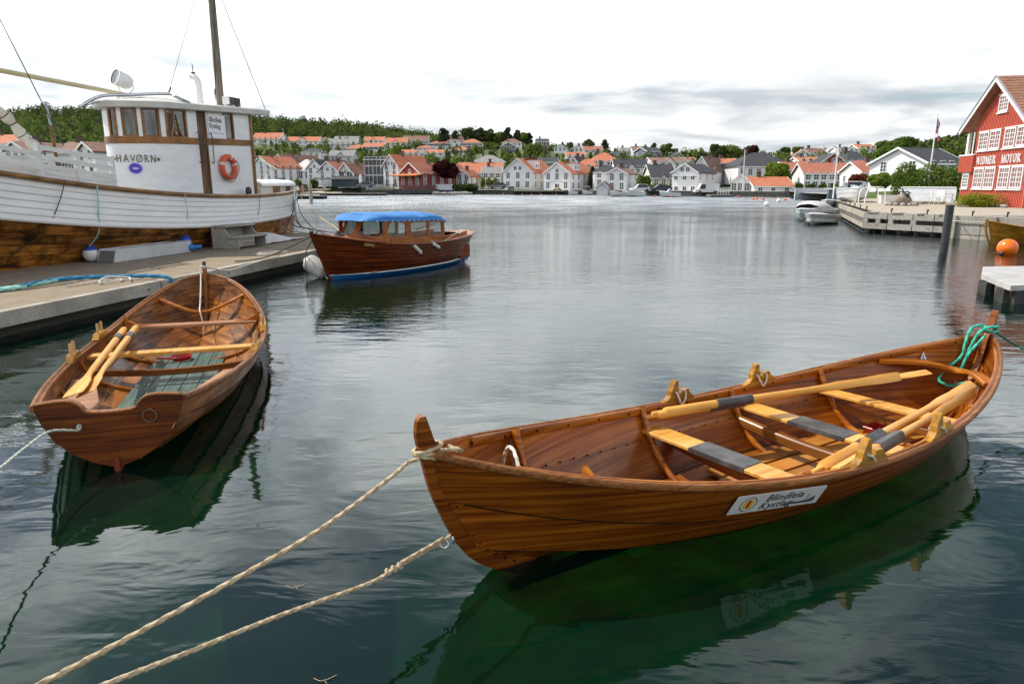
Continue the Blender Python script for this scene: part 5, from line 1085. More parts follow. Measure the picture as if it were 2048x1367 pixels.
qf = root('quay_front', 'weathered timber quay front with a row of dark openings above the water', 'quay front', A)
def fb(name, t0, t1, z0, z1, o=0.0, th=.12, m=None, d=EQ, nn=NQ):
    b = M(); p, q = A+d*t0+nn*o, A+d*t1+nn*o; b.prism([p+V((0, 0, z0)), q+V((0, 0, z0)), q+V((0, 0, z1)), p+V((0, 0, z1))], -nn*th); x = ob(name, b, m or w_grey, qf); x.matrix_parent_inverse = Matrix.Translation(-A); return x
def tq(px):                                                        # run along the front at a given picture column
    d = ray(px, 435); return (A.y*d.x-A.x*d.y)/(EQ.x*d.y-EQ.y*d.x)
T1 = tq(1907); m_void = mat('void_shade_black', (.006, .006, .006), .9)
cuts = [0]+[tq(x) for x in (1775, 1826, 1869)]+[T1]
for a, c in zip(cuts, cuts[1:]): fb('top_beam', a+.02, c-.02, .66, .93); fb('lower_beam', a+.02, c-.02, .20, .46)
for x0, x1 in ((1728, 1735), (1752, 1760), (1777, 1786), (1822, 1832), (1893, 1907)): fb('front_post', tq(x0), tq(x1), .461, .659, -.004)
for a, c in zip(cuts, cuts[1:]):
    fb('capping_board', a+.15, c-.5, .935, .975, .05, .22, w_greypale)
fb('shade_sheet', -.3, 26, -.6, .9, -.6, .05, m_void)  # black sheet painted as the darkness under the quay, not a timber part
m_pile = mat('dark_wet_pile', (.018, .017, .015), .7, (.05, .05, .045), (3, 3, 3))
for i in range(9):
    b = M(); p = A+EQ*(i*.75+.15)-NQ*.3; b.tube([p+V((0, 0, -2)), p+V((0, 0, .22))], .11, 9); o = ob('pile', b, m_pile, qf, 40); o.matrix_parent_inverse = Matrix.Translation(-A)
for i in range(10):
    b = M(); p = A+FQ*(i*1.6+.4)-NF*.25; b.tube([p+V((0, 0, -2)), p+V((0, 0, .22))], .11, 9); o = ob('pile', b, m_pile, qf, 40); o.matrix_parent_inverse = Matrix.Translation(-A)
for a in range(0, 16, 2):                                          # the side running away from the camera
    fb('side_beam', a+.02, a+1.98, .68, .93, 0, .12, w_greypale, FQ, NF); fb('side_beam', a+.02, a+1.98, .22, .42, 0, .12, w_greypale, FQ, NF)
    for k in (0, .7, 1.35): fb('side_post', a+k, a+k+.16, .421, .679, -.004, .1, w_greypale, FQ, NF)
fb('side_shade_sheet', 0, 36, -.6, .9, -.55, .05, m_void, FQ, NF)  # same black sheet, painted darkness behind the side openings
fb('top_beam', T1+.02, 26, .62, .94, .02)
for i in range(8): fb('fender_post', T1+i*1.55, T1+i*1.55+.16, .0, .93, .12, .12, w_greypale)
for i in range(12): fb('face_board', T1+.1+i*1.0, T1+.1+i*1.0+.97, .18, .615, -.03, .1); fb('face_board', T1+.1+i*1.0, T1+.1+i*1.0+.97, -.5, .165, -.05, .1, w_greypale)
for px in (1772, 1844, 1935, 2005):
    t_ = tq(px); b = M(); p = A+EQ*t_-NQ*.35; b.tube([p+V((0, 0, QZ)), p+V((0, 0, QZ+.16))], .03, 7); b.ball(p+V((.02, 0, QZ+.18)), .05, 8, 5); tag(ob('mooring_stud', b, m_dark, None, 40), 'small black iron mooring stud on the %s' % {1772: 'quay edge over the second opening', 1844: 'quay edge above the long opening', 1935: 'asphalt edge beside the black pole', 2005: 'asphalt edge above the honey coloured boat'}[px], 'mooring stud', 'mooring studs on the quay')
for i, lb in enumerate(('nearest the quay corner', 'second from the quay corner', 'middle one before the tubular arch', 'beyond the tubular arch', 'farthest along by the sailing boat')):
    p = A+FQ*(1.5+3*i)-NF*.25; b = M(); b.tube([p+V((0, 0, QZ)), p+V((0, 0, QZ+.2))], .025, 6); b.ball(p+V((0, 0, QZ+.22)), .045, 8, 5); tag(ob('mooring_stud', b, m_dark, None, 40), 'small black stud on the open-sided quay edge, ' + lb, 'mooring stud', 'studs along the motorboat edge')
# pole, buoy, small pontoon
p = Pz(1886, 505, 0); t = root('mooring_pole', 'tall black mooring pole standing in the water before the timber quay', 'mooring pole', p)
b = M(); b.tube([(0, 0, -2), (.02, 0, 1.52)], .125, 14); ob('pile', b, mat('tarred_pole', (.014, .015, .018), .55, (.035, .037, .043), (2, 2, 5)), t, 40); b = M(); b.tube([(.02, 0, 1.52), (.02, 0, 1.56)], .14, 14); ob('cap', b, mat('rusty_cap', (.10, .07, .05), .7), t, 40)
p = Pz(2013, 508, 0); t = root('mooring_buoy', 'big round orange buoy floating beside the honey coloured boat', 'buoy', p)
b = M(); b.lathe([(.30*math.sin(a)+.001, .20-.31*math.cos(a)*(.93)) for a in [pi*k/14 for k in range(15)]], 24); ob('ball', b, m_orange, t, 60); b = M(); b.tube([(-.21, -.1, .08), (-.27, -.13, .0)], .055, 8); ob('eye', b, m_dark, t)
PZ = .36; q = [Pz(1966, 533, PZ), Pz(1963, 548, PZ), Pz(2022, 571, PZ), Pz(2140, 566, PZ), Pz(2140, 530, PZ)]
t = root('small_pontoon', 'small pale concrete pontoon on dark legs under the orange buoy', 'pontoon', (q[0].x, q[0].y, 0)); inv = Matrix.Translation((-q[0].x, -q[0].y, 0))
b = M(); b.prism([V((p.x, p.y, PZ-.10)) for p in q[::-1]], (0, 0, .10)); o = ob('deck_slab', b, mat('pale_slab', (.33, .325, .31), .8, (.46, .45, .43), (2, 2, 2), bump=.2), t); o.matrix_parent_inverse = inv
for px, py in ((1972, 552), (1980, 556), (2008, 566), (2016, 569), (2040, 571), (2048, 570), (1990, 538)):
    b = M(); p = Pz(px, py, PZ)+V((.05, .12, 0)); b.box((p.x-.06, p.y-.06, -1.2), (p.x+.06, p.y+.06, PZ-.10)); o = ob('leg', b, m_pile, t); o.matrix_parent_inverse = inv
b = M(); p = Pz(2034, 575, .2); b.box((p.x-.03, p.y-.05, .05), (p.x+.5, p.y+.25, .24)); o = ob('edge_bumper', b, mat('mustard_timber', (.30, .22, .04), .8, (.40, .34, .10), (4, 4, 4)), t); o.matrix_parent_inverse = inv
b = M(); p = Pz(2053, 540, 0); b.tube([(p.x, p.y, -1), (p.x, p.y, 1.1)], .06, 8); tag(ob('mooring_post', b, mat('mossy_post', (.16, .16, .05), .8)), 'mossy green post beyond the small pale pontoon', 'post')
# honey coloured clinker boat
w_oak = wood('honey_clinker_planks', (.22, .085, .008), (.42, .19, .020), (.56, .30, .05), (1.0, 16, 16), .36, .3, .35)
def honeyboat():
    p = Pz(1967, 487, 0); T = Matrix.Translation(p+V((.05, 0, .0))) @ Matrix.Rotation(-.10, 4, 'Z'); t = root('clinker_boat', 'honey coloured clinker boat moored at the timber quay behind the orange buoy', 'rowing boat', T.translation, -.10, 'wooden rowing boats')
    L_ = [dline(.25, 5, .04, 2, 1, .0, .0, -.12, 3, y0=.02)]+[dline(.20*(1-f), 5.1+.2*f, .30+.62*f**.7, 2.3, .95-.25*f, .10+.76*f, .10+.66*f, -.04+.56*f, 2, y0=.02) for f in (0, .17, .34, .5, .66, .83, 1)]
    h = Hull(L_)
    for s_ in (1, -1):
        for k in range(7): ob('strake', h.strake(k, s_, .012, .02, 2, .006), w_oak, t, 35)
        b = M(); b.sweep([q+V((0, s_*.012, 0)) for q in resample(sheerline(h, -1, s_), .1)], RRECT(.04, .045, .3), (0, 0, 1)); ob('gunwale', b, w_honey, t, 50)
    b = M(); P = catmull([(.5, 0, -.16), (.16, 0, .05), (-.04, 0, .5), (-.06, 0, .92)], 5); b.sweep(P, RRECT(.06, .08, .2), [V((-1, 0, .2))]*len(P)); ob('stem', b, w_oak, t, 40)
    for x in (1.5, 2.7): thwart(h, x, x, .33, t, .22, .03, w_honey)
    b = M(); b.sweep([V((x, -h.half(x, .05)-.02, .045)) for x in [.3+.2*i for i in range(22)]], RRECT(.02, .03), (0, 0, 1)); ob('boot_stripe', b, mat('red_boot_stripe', (.30, .03, .02), .5), t)
    b = M(); rope_mb([T @ V((.05, 0, .78)), T @ V((-.9, .9, .82)), A+EQ*(tq(1918))+V((0, 0, .80))+NQ*.1], .018, True, b); tag(ob('mooring_rope', b, m_ropew, None, 60), 'pale rope from the honey coloured bow to the quay face', 'rope')
honeyboat()
# small motorboats
m_gel = mat('white_gelcoat', (.66, .68, .69), .3, (.74, .75, .75), (2, 2, 2)); m_gelb = mat('pale_blue_gelcoat', (.38, .52, .55), .3, (.46, .58, .60), (2, 2, 2)); m_gelg = mat('grey_gelcoat', (.30, .30, .29), .4, (.42, .42, .40), (2, 2, 2))
m_tarpg = mat('grey_boat_cover', (.24, .24, .26), .85, (.34, .34, .36), (3, 3, 3), bump=.2); m_tarpl = mat('light_boat_cover', (.44, .42, .43), .85, (.55, .53, .54), (3, 3, 3), bump=.2)
def motorboat(label, loc, rot, L_=5.5, beam=2.0, hull=None, top='cover', stripe=None, group=None, topm=None, name='motorboat'):
    t = root(name, label, 'motorboat', loc, rot, group); fb_ = .95
    ln = [dline(L_*.13, L_, .03, 2, 1, -.1, -.1, -.15, 2, y0=.02)]
    def ol(xb, yM, zb, zs): return [V((lerp(xb, L_, i/24), yM*beam/2*(min(1, (i/24)*1.0/.55)**.62 if i/24 < .55 else 1-.12*((i/24-.55)/.45)**2), lerp(zb, zs, i/24))) for i in range(25)]
    h = Hull([ol(L_*.12, .05, -.1, -.2), ol(L_*.07, .82, .28, .02), ol(L_*.03, .92, .6, .38), ol(0, 1.0, fb_, .68)])
    for s_ in (1, -1):
        for k in range(3): ob('hull_panel', h.strake(k, s_, .02, 0, 2, .02), (stripe or hull) if k == 1 else hull, t, 40)
        b = M(); b.sweep([q for q in sheerline(h, -1, s_)], RRECT(.07, .06, .3), (0, 0, 1)); ob('gunwale', b, m_gel, t, 50)
    b = M(); s = h.at(L_-.01); b.add([V((L_, -p.y, p.z)) for p in s[::-1]]+[V((L_, p.y, p.z)) for p in s], [tuple(range(8))]); ob('transom', b, hull, t)
    z_ = lambda x: h.at(x)[-1].z; y_ = lambda x: h.at(x)[-1].y
    b = M(); r = [[V((x, f*(y_(x)-.02), z_(x)+.01+.10*(1-f*f))) for f in (-1, -.5, 0, .5, 1)] for x in [.02+L_*.42*i/6 for i in range(7)]]; b.rings(r, False, False); ob('foredeck', b, m_gel, t, 40)
    b = M(); b.box((L_*.4, -beam*.42, .2), (L_*.99, beam*.42, .25)); ob('cockpit_floor', b, m_gelg, t)
    if top == 'cover':
        rnd = random.Random(int(L_*100)); b = M(); r = []
        for i in range(15):
            x = L_*lerp(.28, .98, i/14); e = math.sin(pi*min(1, i/14*1.5+.1))*.5+.25
            r.append([V((x, -math.cos(pi*j/10)*(y_(x)+.02), z_(x)+.02+(e*math.sin(pi*j/10)**.7)+rnd.uniform(-.03, .03))) for j in range(11)])
        b.rings(r, False, False); ob('cover', b, topm or m_tarpg, t, 30)
    elif top in ('screen', 'cabin'):
        b = M(); hgt = .55 if top == 'screen' else .95; x0, x1 = L_*.36, L_*(.5 if top == 'screen' else .66); y = beam*.38
        P = [V((x0, -y*.6, z_(x0)+.08)), V((x1, -y, z_(x1)+.02)), V((x1+.1, -y*.92, z_(x1)+hgt)), V((x0+.5, -y*.55, z_(x0)+hgt))]
        for s_ in (1, -1): Q = [V((p.x, p.y*s_, p.z)) for p in P]; b.prism(Q, (0, .02, 0))
        b.prism([V((x0, -y*.6, z_(x0)+.08)), V((x0, y*.6, z_(x0)+.08)), V((x0+.5, y*.55, z_(x0)+hgt)), V((x0+.5, -y*.55, z_(x0)+hgt))], (.02, 0, 0)); wsn = ob('windscreen', b, m_glass if top == 'cabin' else m_clear, t)
        b = M(); b.tube([P[1], P[2], P[3]], .025, 6); b.tube([V((p.x, -p.y, p.z)) for p in (P[1], P[2], P[3])], .025, 6); b.tube([P[3], V((P[3].x, -P[3].y, P[3].z))], .025, 6); ob('screen_frame', b, m_gel, wsn, 40)
        if top == 'cabin': b = M(); b.box((x0+.4, -y*.95, z_(x0)+hgt), (x1+.2, y*.95, z_(x0)+hgt+.07)); ob('cabin_roof', b, m_gel, t)
    b = M(); b.box((L_, -.18, .1), (L_+.35, .18, .5)); b.box((L_, -.2, .5), (L_+.4, .2, .95)); b.box((L_+.1, -.05, -.4), (L_+.3, .05, .1)); ob('outboard_motor', b, mat('motor_black', (.03, .03, .035), .4), t)
    return t
motorboat('dull white open boat with a grey streaked bow lying across the quay corner', (16.55, 38.4, 0), math.radians(52), 3.6, 1.7, m_gelg, 'open', m_gel, 'boats moored at the timber quay').scale = (1, 1, .66)
motorboat('pale blue and white motorboat under a crumpled light cover', (18.0, 43.4, 0), math.radians(48), 4.5, 2.2, m_gel, 'cover', m_gelb, 'boats moored at the timber quay', m_tarpl).scale = (1, 1, .75)
motorboat('white motorboat with a clear windscreen drawn up on the quay', (25.0, 50.5, QZ+.1), math.radians(70), 5.5, 2.2, m_gel, 'screen', m_gel)
# sailing boat behind them
def sailboat():
    p = Pz(1650, 424, 0); t = motorboat('white sailing boat with a bare pale mast and stowed boom beyond the covered motorboat', p, math.radians(55), 7.2, 2.3, m_gel, 'cabin', m_gel, None, None, 'sailing_boat'); t['category'] = 'sailing boat'
    b = M(); b.tube([(2.7, 0, .7), (2.75, 0, 5.9)], [.06, .045], 8); ob('mast', b, m_white, t, 40)
    b = M(); b.tube([(2.75, 0, 2.0), (4.2, 0, 1.85), (5.6, 0, 1.9)], [.09, .13, .06], 8); ob('boom', b, mat('sail_cover', (.6, .58, .54), .8), t, 40)
    b = M(); b.tube([(2.75, 0, 5.6), (5.9, 0, 1.0)], .012, 4); b.tube([(2.75, 0, 5.8), (.2, 0, 1.0)], .012, 4); ob('stay_wire', b, m_steel, t)
sailboat()
b = M(); p = Pz(1718, 407, QZ)-FQ*.2-NF*1.4
b.tube(catmull([p+V((-1.2, 0, 0)), p+V((-1.0, .1, .95)), p+V((0, .2, 1.1)), p+V((.25, .2, .6)), p+V((.3, .2, 0))], 5), .035, 7); b.tube(catmull([p+V((-1.2, .9, 0)), p+V((-1.0, 1.0, .95)), p+V((0, 1.1, 1.1)), p+V((.25, 1.1, .6)), p+V((.3, 1.1, 0))], 5), .035, 7); tag(ob('tube_arch', b, m_white, None, 50), 'white tubular arch standing over the motorboat windscreen', 'arch')
# ================================================================== red boathouse office
RB = Pz(1935, 406, QZ+.1); RB.z = QZ; RD = V((-.22, -.975, 0)).normalized(); RN = V((RD.y, -RD.x, 0))      # wall runs along RD, RN looks out
if RN.x > 0: RN = -RN
m_redw = mat('red_painted_boards', (.43, .085, .05), .65, (.50, .105, .065), (1, 1, 1), 1.5, .3, .7, detail=6)
m_trim = mat('white_trim', (.74, .75, .75), .45); m_tile = mat('brown_roof_tiles', (.20, .085, .05), .8, (.33, .17, .11), (1.5, 1.5, 1.5), 2.0, .3, .7, bump=.3)
def W_(t_, o=0.0, z=0.0): return RB+RD*t_+RN*o+V((0, 0, z-QZ))
RI = Matrix.Translation(-RB)
def redhouse():
    t = root('red_boathouse', 'red boarded boathouse office with white windows and big white lettering', 'building', RB)
    def part(name, b, m, par=None, **k):
        o = ob(name, b, m, par or t, **k); o.matrix_parent_inverse = RI if par is None else Matrix.Identity(4); return o
    zr = lambda q: 8.32-.625*abs(q-3.04)
    b = M(); pts = [(0, QZ-.3), (7.3, QZ-.3), (7.3, zr(7.3)-.15), (3.04, zr(3.04)-.15), (0, zr(0)-.15)]; b.prism([W_(a, 0, z) for a, z in pts], -RN*9); part('wall', b, m_redw)
    b = M(); n = 0
    for i in range(36):
        a = .07+i*.2; b.prism([W_(a-.03, .0, QZ), W_(a+.03, .0, QZ), W_(a+.03, .0, zr(a)-.16), W_(a-.03, .0, zr(a)-.16)], RN*.035)
    part('wall_batten', b, m_redw, kind='stuff')
    for s_, q0, q1 in ((0, -1.4, 3.04), (1, 3.04, 7.6)):           # roof slopes with rows of tiles
        b = M(); b.prism([W_(q0, .55, zr(q0)), W_(q1, .55, zr(q1)), W_(q1, .55, zr(q1)+.12), W_(q0, .55, zr(q0)+.12)], -RN*10); part('roof_slope', b, m_tile)
        b = M(); k = 16
        for i in range(k):
            u = lerp(q0, q1, (i+.5)/k); du = (q1-q0)/k*.52; b.prism([W_(u-du, .5, zr(u-du)+.121), W_(u+du, .5, zr(u+du)+.121), W_(u+du, .5, zr(u+du)+(.16 if s_ else .125)), W_(u-du, .5, zr(u-du)+(.125 if s_ else .16))], -RN*9.9)
        part('tile_course', b, m_tile, kind='stuff')
        b = M(); b.prism([W_(q0, .56, zr(q0)-.17), W_(q1, .56, zr(q1)-.17), W_(q1, .56, zr(q1)+.15), W_(q0, .56, zr(q0)+.15)], RN*.035); part('bargeboard', b, m_trim)
        b = M(); b.prism([W_(q0, .60, zr(q0)+.10), W_(q1, .60, zr(q1)+.10), W_(q1, .60, zr(q1)+.18), W_(q0, .60, zr(q0)+.18)], RN*.04); part('verge_flashing', b, mat('grey_flashing', (.25, .26, .30), .5))
    b = M(); b.box((-.09, -.09, 4.12-QZ), (.09, .09, 5.45-QZ), Matrix.Translation(W_(-.75, .15, 0)+V((0, 0, QZ)))); part('porch_post', b, m_trim)
    # side bay with a boxed upper part
    b = M(); b.prism([W_(-1.62, -.02, QZ-.2), W_(-.002, -.02, QZ-.2), W_(-.002, -.02, 2.99), W_(-1.62, -.02, 2.99)], -RN*3); part('bay_wall', b, m_redw)
    b = M(); b.prism([W_(-1.85, .18, 2.99), W_(.35, .18, 2.99), W_(.35, .18, 4.03), W_(-1.85, .18, 4.03)], -RN*3.2); part('bay_box', b, m_redw)
    b = M(); b.prism([W_(-1.9, .22, 4.03), W_(.40, .22, 4.03), W_(.40, .22, 4.12), W_(-1.9, .22, 4.12)], -RN*3.3); part('bay_coping', b, m_trim)
    b = M()
    for i in range(16):
        a = -1.8+i*.14; b.prism([W_(a-.02, .18, 3.0), W_(a+.02, .18, 3.0), W_(a+.02, .18, 4.02), W_(a-.02, .18, 4.02)], RN*.02)
        if a < -.05 and a > -1.6: b.prism([W_(a-.02, -.02, QZ), W_(a+.02, -.02, QZ), W_(a+.02, -.02, 2.98), W_(a-.02, -.02, 2.98)], RN*.02)
    part('bay_batten', b, m_redw, kind='stuff')
    def window(t0, t1, z0, z1, cols, rows, o=.02):
        b = M(); f = .085
        for a, c, e, g in ((t0, t1, z0, z0+f), (t0, t1, z1-f, z1), (t0, t0+f, z0+f, z1-f), (t1-f, t1, z0+f, z1-f)): b.prism([W_(a, o, e), W_(c, o, e), W_(c, o, g), W_(a, o, g)], RN*.06)
        wf = part('window', b, m_trim)
        b = M(); b.prism([W_(t0+f, o+.0, z0+f), W_(t1-f, o, z0+f), W_(t1-f, o, z1-f), W_(t0+f, o, z1-f)], RN*.012); pn = ob('pane', b, m_winref, wf); pn.matrix_parent_inverse = Matrix.Identity(4)
        b = M(); iw, ih = (t1-t0-2*f), (z1-z0-2*f)
        for i in range(1, cols): a = t0+f+iw*i/cols; k = .035 if i*2 == cols else .018; b.prism([W_(a-k, o+.013, z0+f), W_(a+k, o+.013, z0+f), W_(a+k, o+.013, z1-f), W_(a-k, o+.013, z1-f)], RN*.03)
        for i in range(1, rows): z = z0+f+ih*i/rows; b.prism([W_(t0+f, o+.0125, z-.016), W_(t1-f, o+.0125, z-.016), W_(t1-f, o+.0125, z+.016), W_(t0+f, o+.0125, z+.016)], RN*.028)
        ob('muntin', b, m_trim, wf)
        for z, hh, e, nm in ((z0-.10, .07, .09, 'sill'), (z1+.01, .05, .07, 'head_board')): b = M(); b.prism([W_(t0-.08, o-.01, z), W_(t1+.08, o-.01, z), W_(t1+.08, o-.01, z+hh), W_(t0-.08, o-.01, z+hh)], RN*(e+.02)); ob(nm, b, m_trim, wf)
        wf.matrix_parent_inverse = RI
    for a, c in ((.50, 1.86), (2.06, 3.46), (3.98, 5.32), (5.52, 6.92)): window(a, c, 1.98, 3.22, 4, 4); window(a, c, 4.30, 5.40, 4, 4)
    window(2.62, 3.86, 6.42, 7.38, 4, 4); window(-1.28, -.30, 1.98, 2.90, 3, 4, 0)
    # raised serif letters, stroke by stroke
    SER = {'W': (1.30, [(.10, 1, .36, 0, .15), (.36, 0, .60, 1, .06), (.62, 1, .90, 0, .15), (.90, 0, 1.16, 1, .06)], [(.0, .28, 1), (.48, .74, 1), (1.04, 1.28, 1)]),
           'I': (.50, [(.25, 0, .25, 1, .16)], [(.08, .42, 0), (.08, .42, 1)]), 'M': (1.15, [(.16, 0, .16, 1, .06), (.16, 1, .56, .08, .15), (.56, .08, .96, 1, .06), (.96, 0, .96, 1, .16)], [(.02, .30, 0), (.80, 1.12, 0), (.0, .25, 1), (.90, 1.12, 1)]),
           'E': (.85, [(.22, 0, .22, 1, .16), (.22, .97, .78, .97, .06), (.22, .5, .62, .5, .06), (.22, .03, .80, .03, .06), (.77, .97, .77, .72, .05), (.80, .03, .80, .30, .05), (.62, .36, .62, .64, .05)], [(.05, .35, 0), (.05, .35, 1)]),
           'R': (.98, [(.22, 0, .22, 1, .16), (.22, .97, .55, .97, .06), (.22, .5, .55, .5, .06), (.66, .62, .66, .87, .15), (.55, .97, .68, .86, .08), (.55, .5, .68, .64, .08), (.46, .5, .84, 0, .15)], [(.05, .38, 0), (.72, .98, 0), (.05, .3, 1)]),
           'T': (.88, [(.44, 0, .44, 1, .16), (.06, .97, .82, .97, .06), (.06, .97, .06, .74, .05), (.82, .97, .82, .74, .05)], [(.28, .60, 0)]), 'D': (1.02, [(.22, 0, .22, 1, .16)], [(.05, .3, 0), (.05, .3, 1)]), 'O': (1.05, [], []), 'S': (.75, [], [])}
    def letter(ch, t0, z0, hg):
        w_, st, se = SER[ch]; b = M(); kx = hg*.92; n = RN*.05
        def q(x, z): return W_(t0+x*kx, .045, z0+z*hg)
        for x0, y0, x1, y1, th in st:
            d = V((x1-x0, y1-y0, 0)).normalized()
            if abs(d.y) < .1: b.prism([q(x0, y0-th/2), q(x1, y0-th/2), q(x1, y0+th/2), q(x0, y0+th/2)], n)
            else: b.prism([q(x0-th/2, y0), q(x0+th/2, y0), q(x1+th/2, y1), q(x1-th/2, y1)], n)
        for a, c, z in se: b.prism([q(a, z-.03), q(c, z-.03), q(c, z+.03), q(a, z+.03)], n*1.05)
        if ch in 'OD':
            cx, rx = (.52, .46) if ch == 'O' else (.30, .62); rng_ = range(25) if ch == 'O' else range(13); r = []
            for k in rng_:
                a = 2*pi*k/24 if ch == 'O' else -pi/2+pi*k/12; th = .05+.11*abs(math.cos(a)); c, s = math.cos(a), math.sin(a)
                r.append([q(cx+c*rx, .5+.52*s), q(cx+c*(rx-th), .5+(.52-.06)*s), q(cx+c*(rx-th), .5+(.52-.06)*s)+n, q(cx+c*rx, .5+.52*s)+n])
            b.rings(r, ch == 'D')
        if ch == 'S': b.tube(catmull([q(.62, .84), q(.4, .97), q(.14, .78), (q(.36, .52)), q(.62, .26), q(.38, .03), q(.1, .18)], 5), .05, 6)
        part('letter', b, m_trim); return w_*kx+.045
    x = .66
    for ch in 'WIDMER': x += letter(ch, x, 3.44, .46)
    x = 4.08
    for ch in 'MOTOR': x += letter(ch, x, 3.44, .46)
def winmat():
    m = bpy.data.materials.new('window_reflecting'); m.use_nodes = True; p = m.node_tree.nodes['Principled BSDF']; p.inputs['Base Color'].default_value = (.12, .12, .13, 1); p.inputs['Roughness'].default_value = .06; p.inputs['Specular IOR Level'].default_value = 1.0; p.inputs['IOR'].default_value = 2.0; return m
m_winref = winmat()
redhouse()
# bench, planter tub, boulder with anchor, fence and flags
def bench():
    p = W_(-1.35, 1.1, QZ); t = root('white_bench', 'white slatted garden bench against the red bay wall', 'bench', p, math.atan2(RD.y, RD.x)); 
    for y in (.0, .12, .24, .36): b = M(); b.box((-.75, y-.05, .42), (.75, y+.04, .45)); ob('seat_slat', b, m_trim, t)
    for z in (.55, .68, .80): b = M(); b.box((-.75, -.07, z), (.75, -.045, z+.09)); ob('back_slat', b, m_trim, t)
    for x in (-.72, .68):
        for y in (-.07, .38): b = M(); b.box((x, y-.03, 0), (x+.06, y+.03, .9 if y < 0 else .66)); ob('leg', b, m_trim, t)
        b = M(); b.box((x-.01, -.10, .66), (x+.07, .44, .70)); ob('armrest', b, m_trim, t)
    p = W_(-2.6, 1.3, QZ); t = root('white_chair', 'white slatted garden chair beside the white bench', 'chair', p, math.atan2(RD.y, RD.x))
    for y in (.0, .13, .26, .38): b = M(); b.box((-.3, y-.05, .42), (.3, y+.05, .45)); ob('seat_slat', b, m_trim, t)
    for x in (-.26, -.13, 0, .13, .26): b = M(); b.box((x-.03, -.08, .5), (x+.03, -.06, .92)); ob('back_slat', b, m_trim, t)
    for x in (-.3, .25):
        for y in (-.08, .38): b = M(); b.box((x, y-.03, 0), (x+.05, y+.03, .9 if y < 0 else .64)); ob('leg', b, m_trim, t)
bench()
p = Pz(1772, 406, QZ); t = root('planter_tub', 'white oblong planter tub on legs standing on the gravel', 'planter', p); b = M()
b.rings([[V((x*k, y*k, z)) for x, y in ((-.55, -.25), (.55, -.25), (.55, .25), (-.55, .25))] for k, z in ((.85, .12), (1, .50), (1.04, .50), (1.04, .55), (.9, .55), (.88, .45))]); ob('tub', b, m_white, t)
for x in (-.4, .4): b = M(); b.box((x-.05, -.2, 0), (x+.05, .2, .13)); ob('leg', b, m_white, t)
p = Pz(1803, 411, QZ); rnd = random.Random(2); m_stone = mat('grey_stones', (.24, .23, .21), .9, (.40, .38, .35), (3, 3, 3), rand=.2); m_rock = mat('boulder_rock', (.17, .14, .11), .9, (.30, .26, .21), (3, 3, 3))
t = root('anchor_monument', 'brown boulder carrying an old iron anchor inside a ring of stones', 'monument', p); b = M(); b.ball((0, 0, .34), (.50, .42, .40), 14, 9, .06, rnd); ob('boulder', b, m_rock, t, 50)
b = M(); b.tube([(-.25, -.2, 1.02), (.5, -.1, .35)], .035, 7); b.tube(catmull([(.25, -.4, .75), (.1, -.25, .85), (-.02, -.15, .80), (-.12, .1, .85), (-.2, .3, .7)], 4), .04, 7); b.torus((-.28, -.2, 1.10), .09, .02, Matrix.Rotation(1.2, 3, 'X'), 14, 6); b.tube([(.35, -.45, .30), (.55, -.05, .36), (.65, .3, .30)], .035, 6); b.ball((.12, -.3, .62), (.16, .1, .14), 8, 6, .1, rnd); ob('anchor', b, m_dark, t, 50)
for i in range(13):
    a = 2*pi*i/13; r_ = rnd.uniform(.10, .16); b = M(); b.ball((.82*math.cos(a), .7*math.sin(a), .08), (r_*1.2, r_, r_*.8), 9, 6, .08, rnd); ob('stone', b, m_stone, t, 50)
fp, fq = Pz(1802, 403, QZ), W_(-2.2, .2, QZ)+V((1.2, 1.5, 0)); d = (fq-fp); d.z = 0; L_ = d.length; d.normalize(); t = root('board_fence', 'long pale grey board fence with white posts beside the red boathouse', 'fence', fp); m_fen = mat('pale_grey_boards', (.42, .45, .50), .6, (.50, .53, .57), (2, 2, 2))
for i in range(5):
    for k in range(2): b = M(); b.prism([d*(L_*i/5+.02)+V((0, 0, .05+k*.5)), d*(L_*(i+1)/5-.02)+V((0, 0, .05+k*.5)), d*(L_*(i+1)/5-.02)+V((0, 0, .54+k*.5)), d*(L_*i/5+.02)+V((0, 0, .54+k*.5))], (.02, -.05, 0)); ob('panel', b, m_fen, t)
b = M(); b.beam(V((0, 0, 1.09)), d*L_+V((0, 0, 1.09)), .12, .06); ob('coping', b, m_trim, t)
b = M(); b.box((-.08, -.08, 0), (.08, .08, 1.1)); ob('post', b, m_trim, t)
for k, (a, c) in enumerate(((1818, 1850), (1852, 1888))):
    p, q = Pz(a, 408, QZ), Pz(c, 409, QZ); t = root('low_trestle', 'low grey trestle lying before the pale fence, the one %s' % ('beside the anchor boulder' if k == 0 else 'by the white chair'), 'trestle', p, 0, 'low trestles'); b = M(); b.beam((0, 0, .18), q-p+V((0, 0, .18)), .3, .05); ob('top', b, w_greypale, t)
    for f in (.05, .3, .55, .8, .97): b = M(); b.cbox((q-p)*f+V((0, 0, .08)), (.08, .25, .15)); ob('leg', b, w_grey, t)
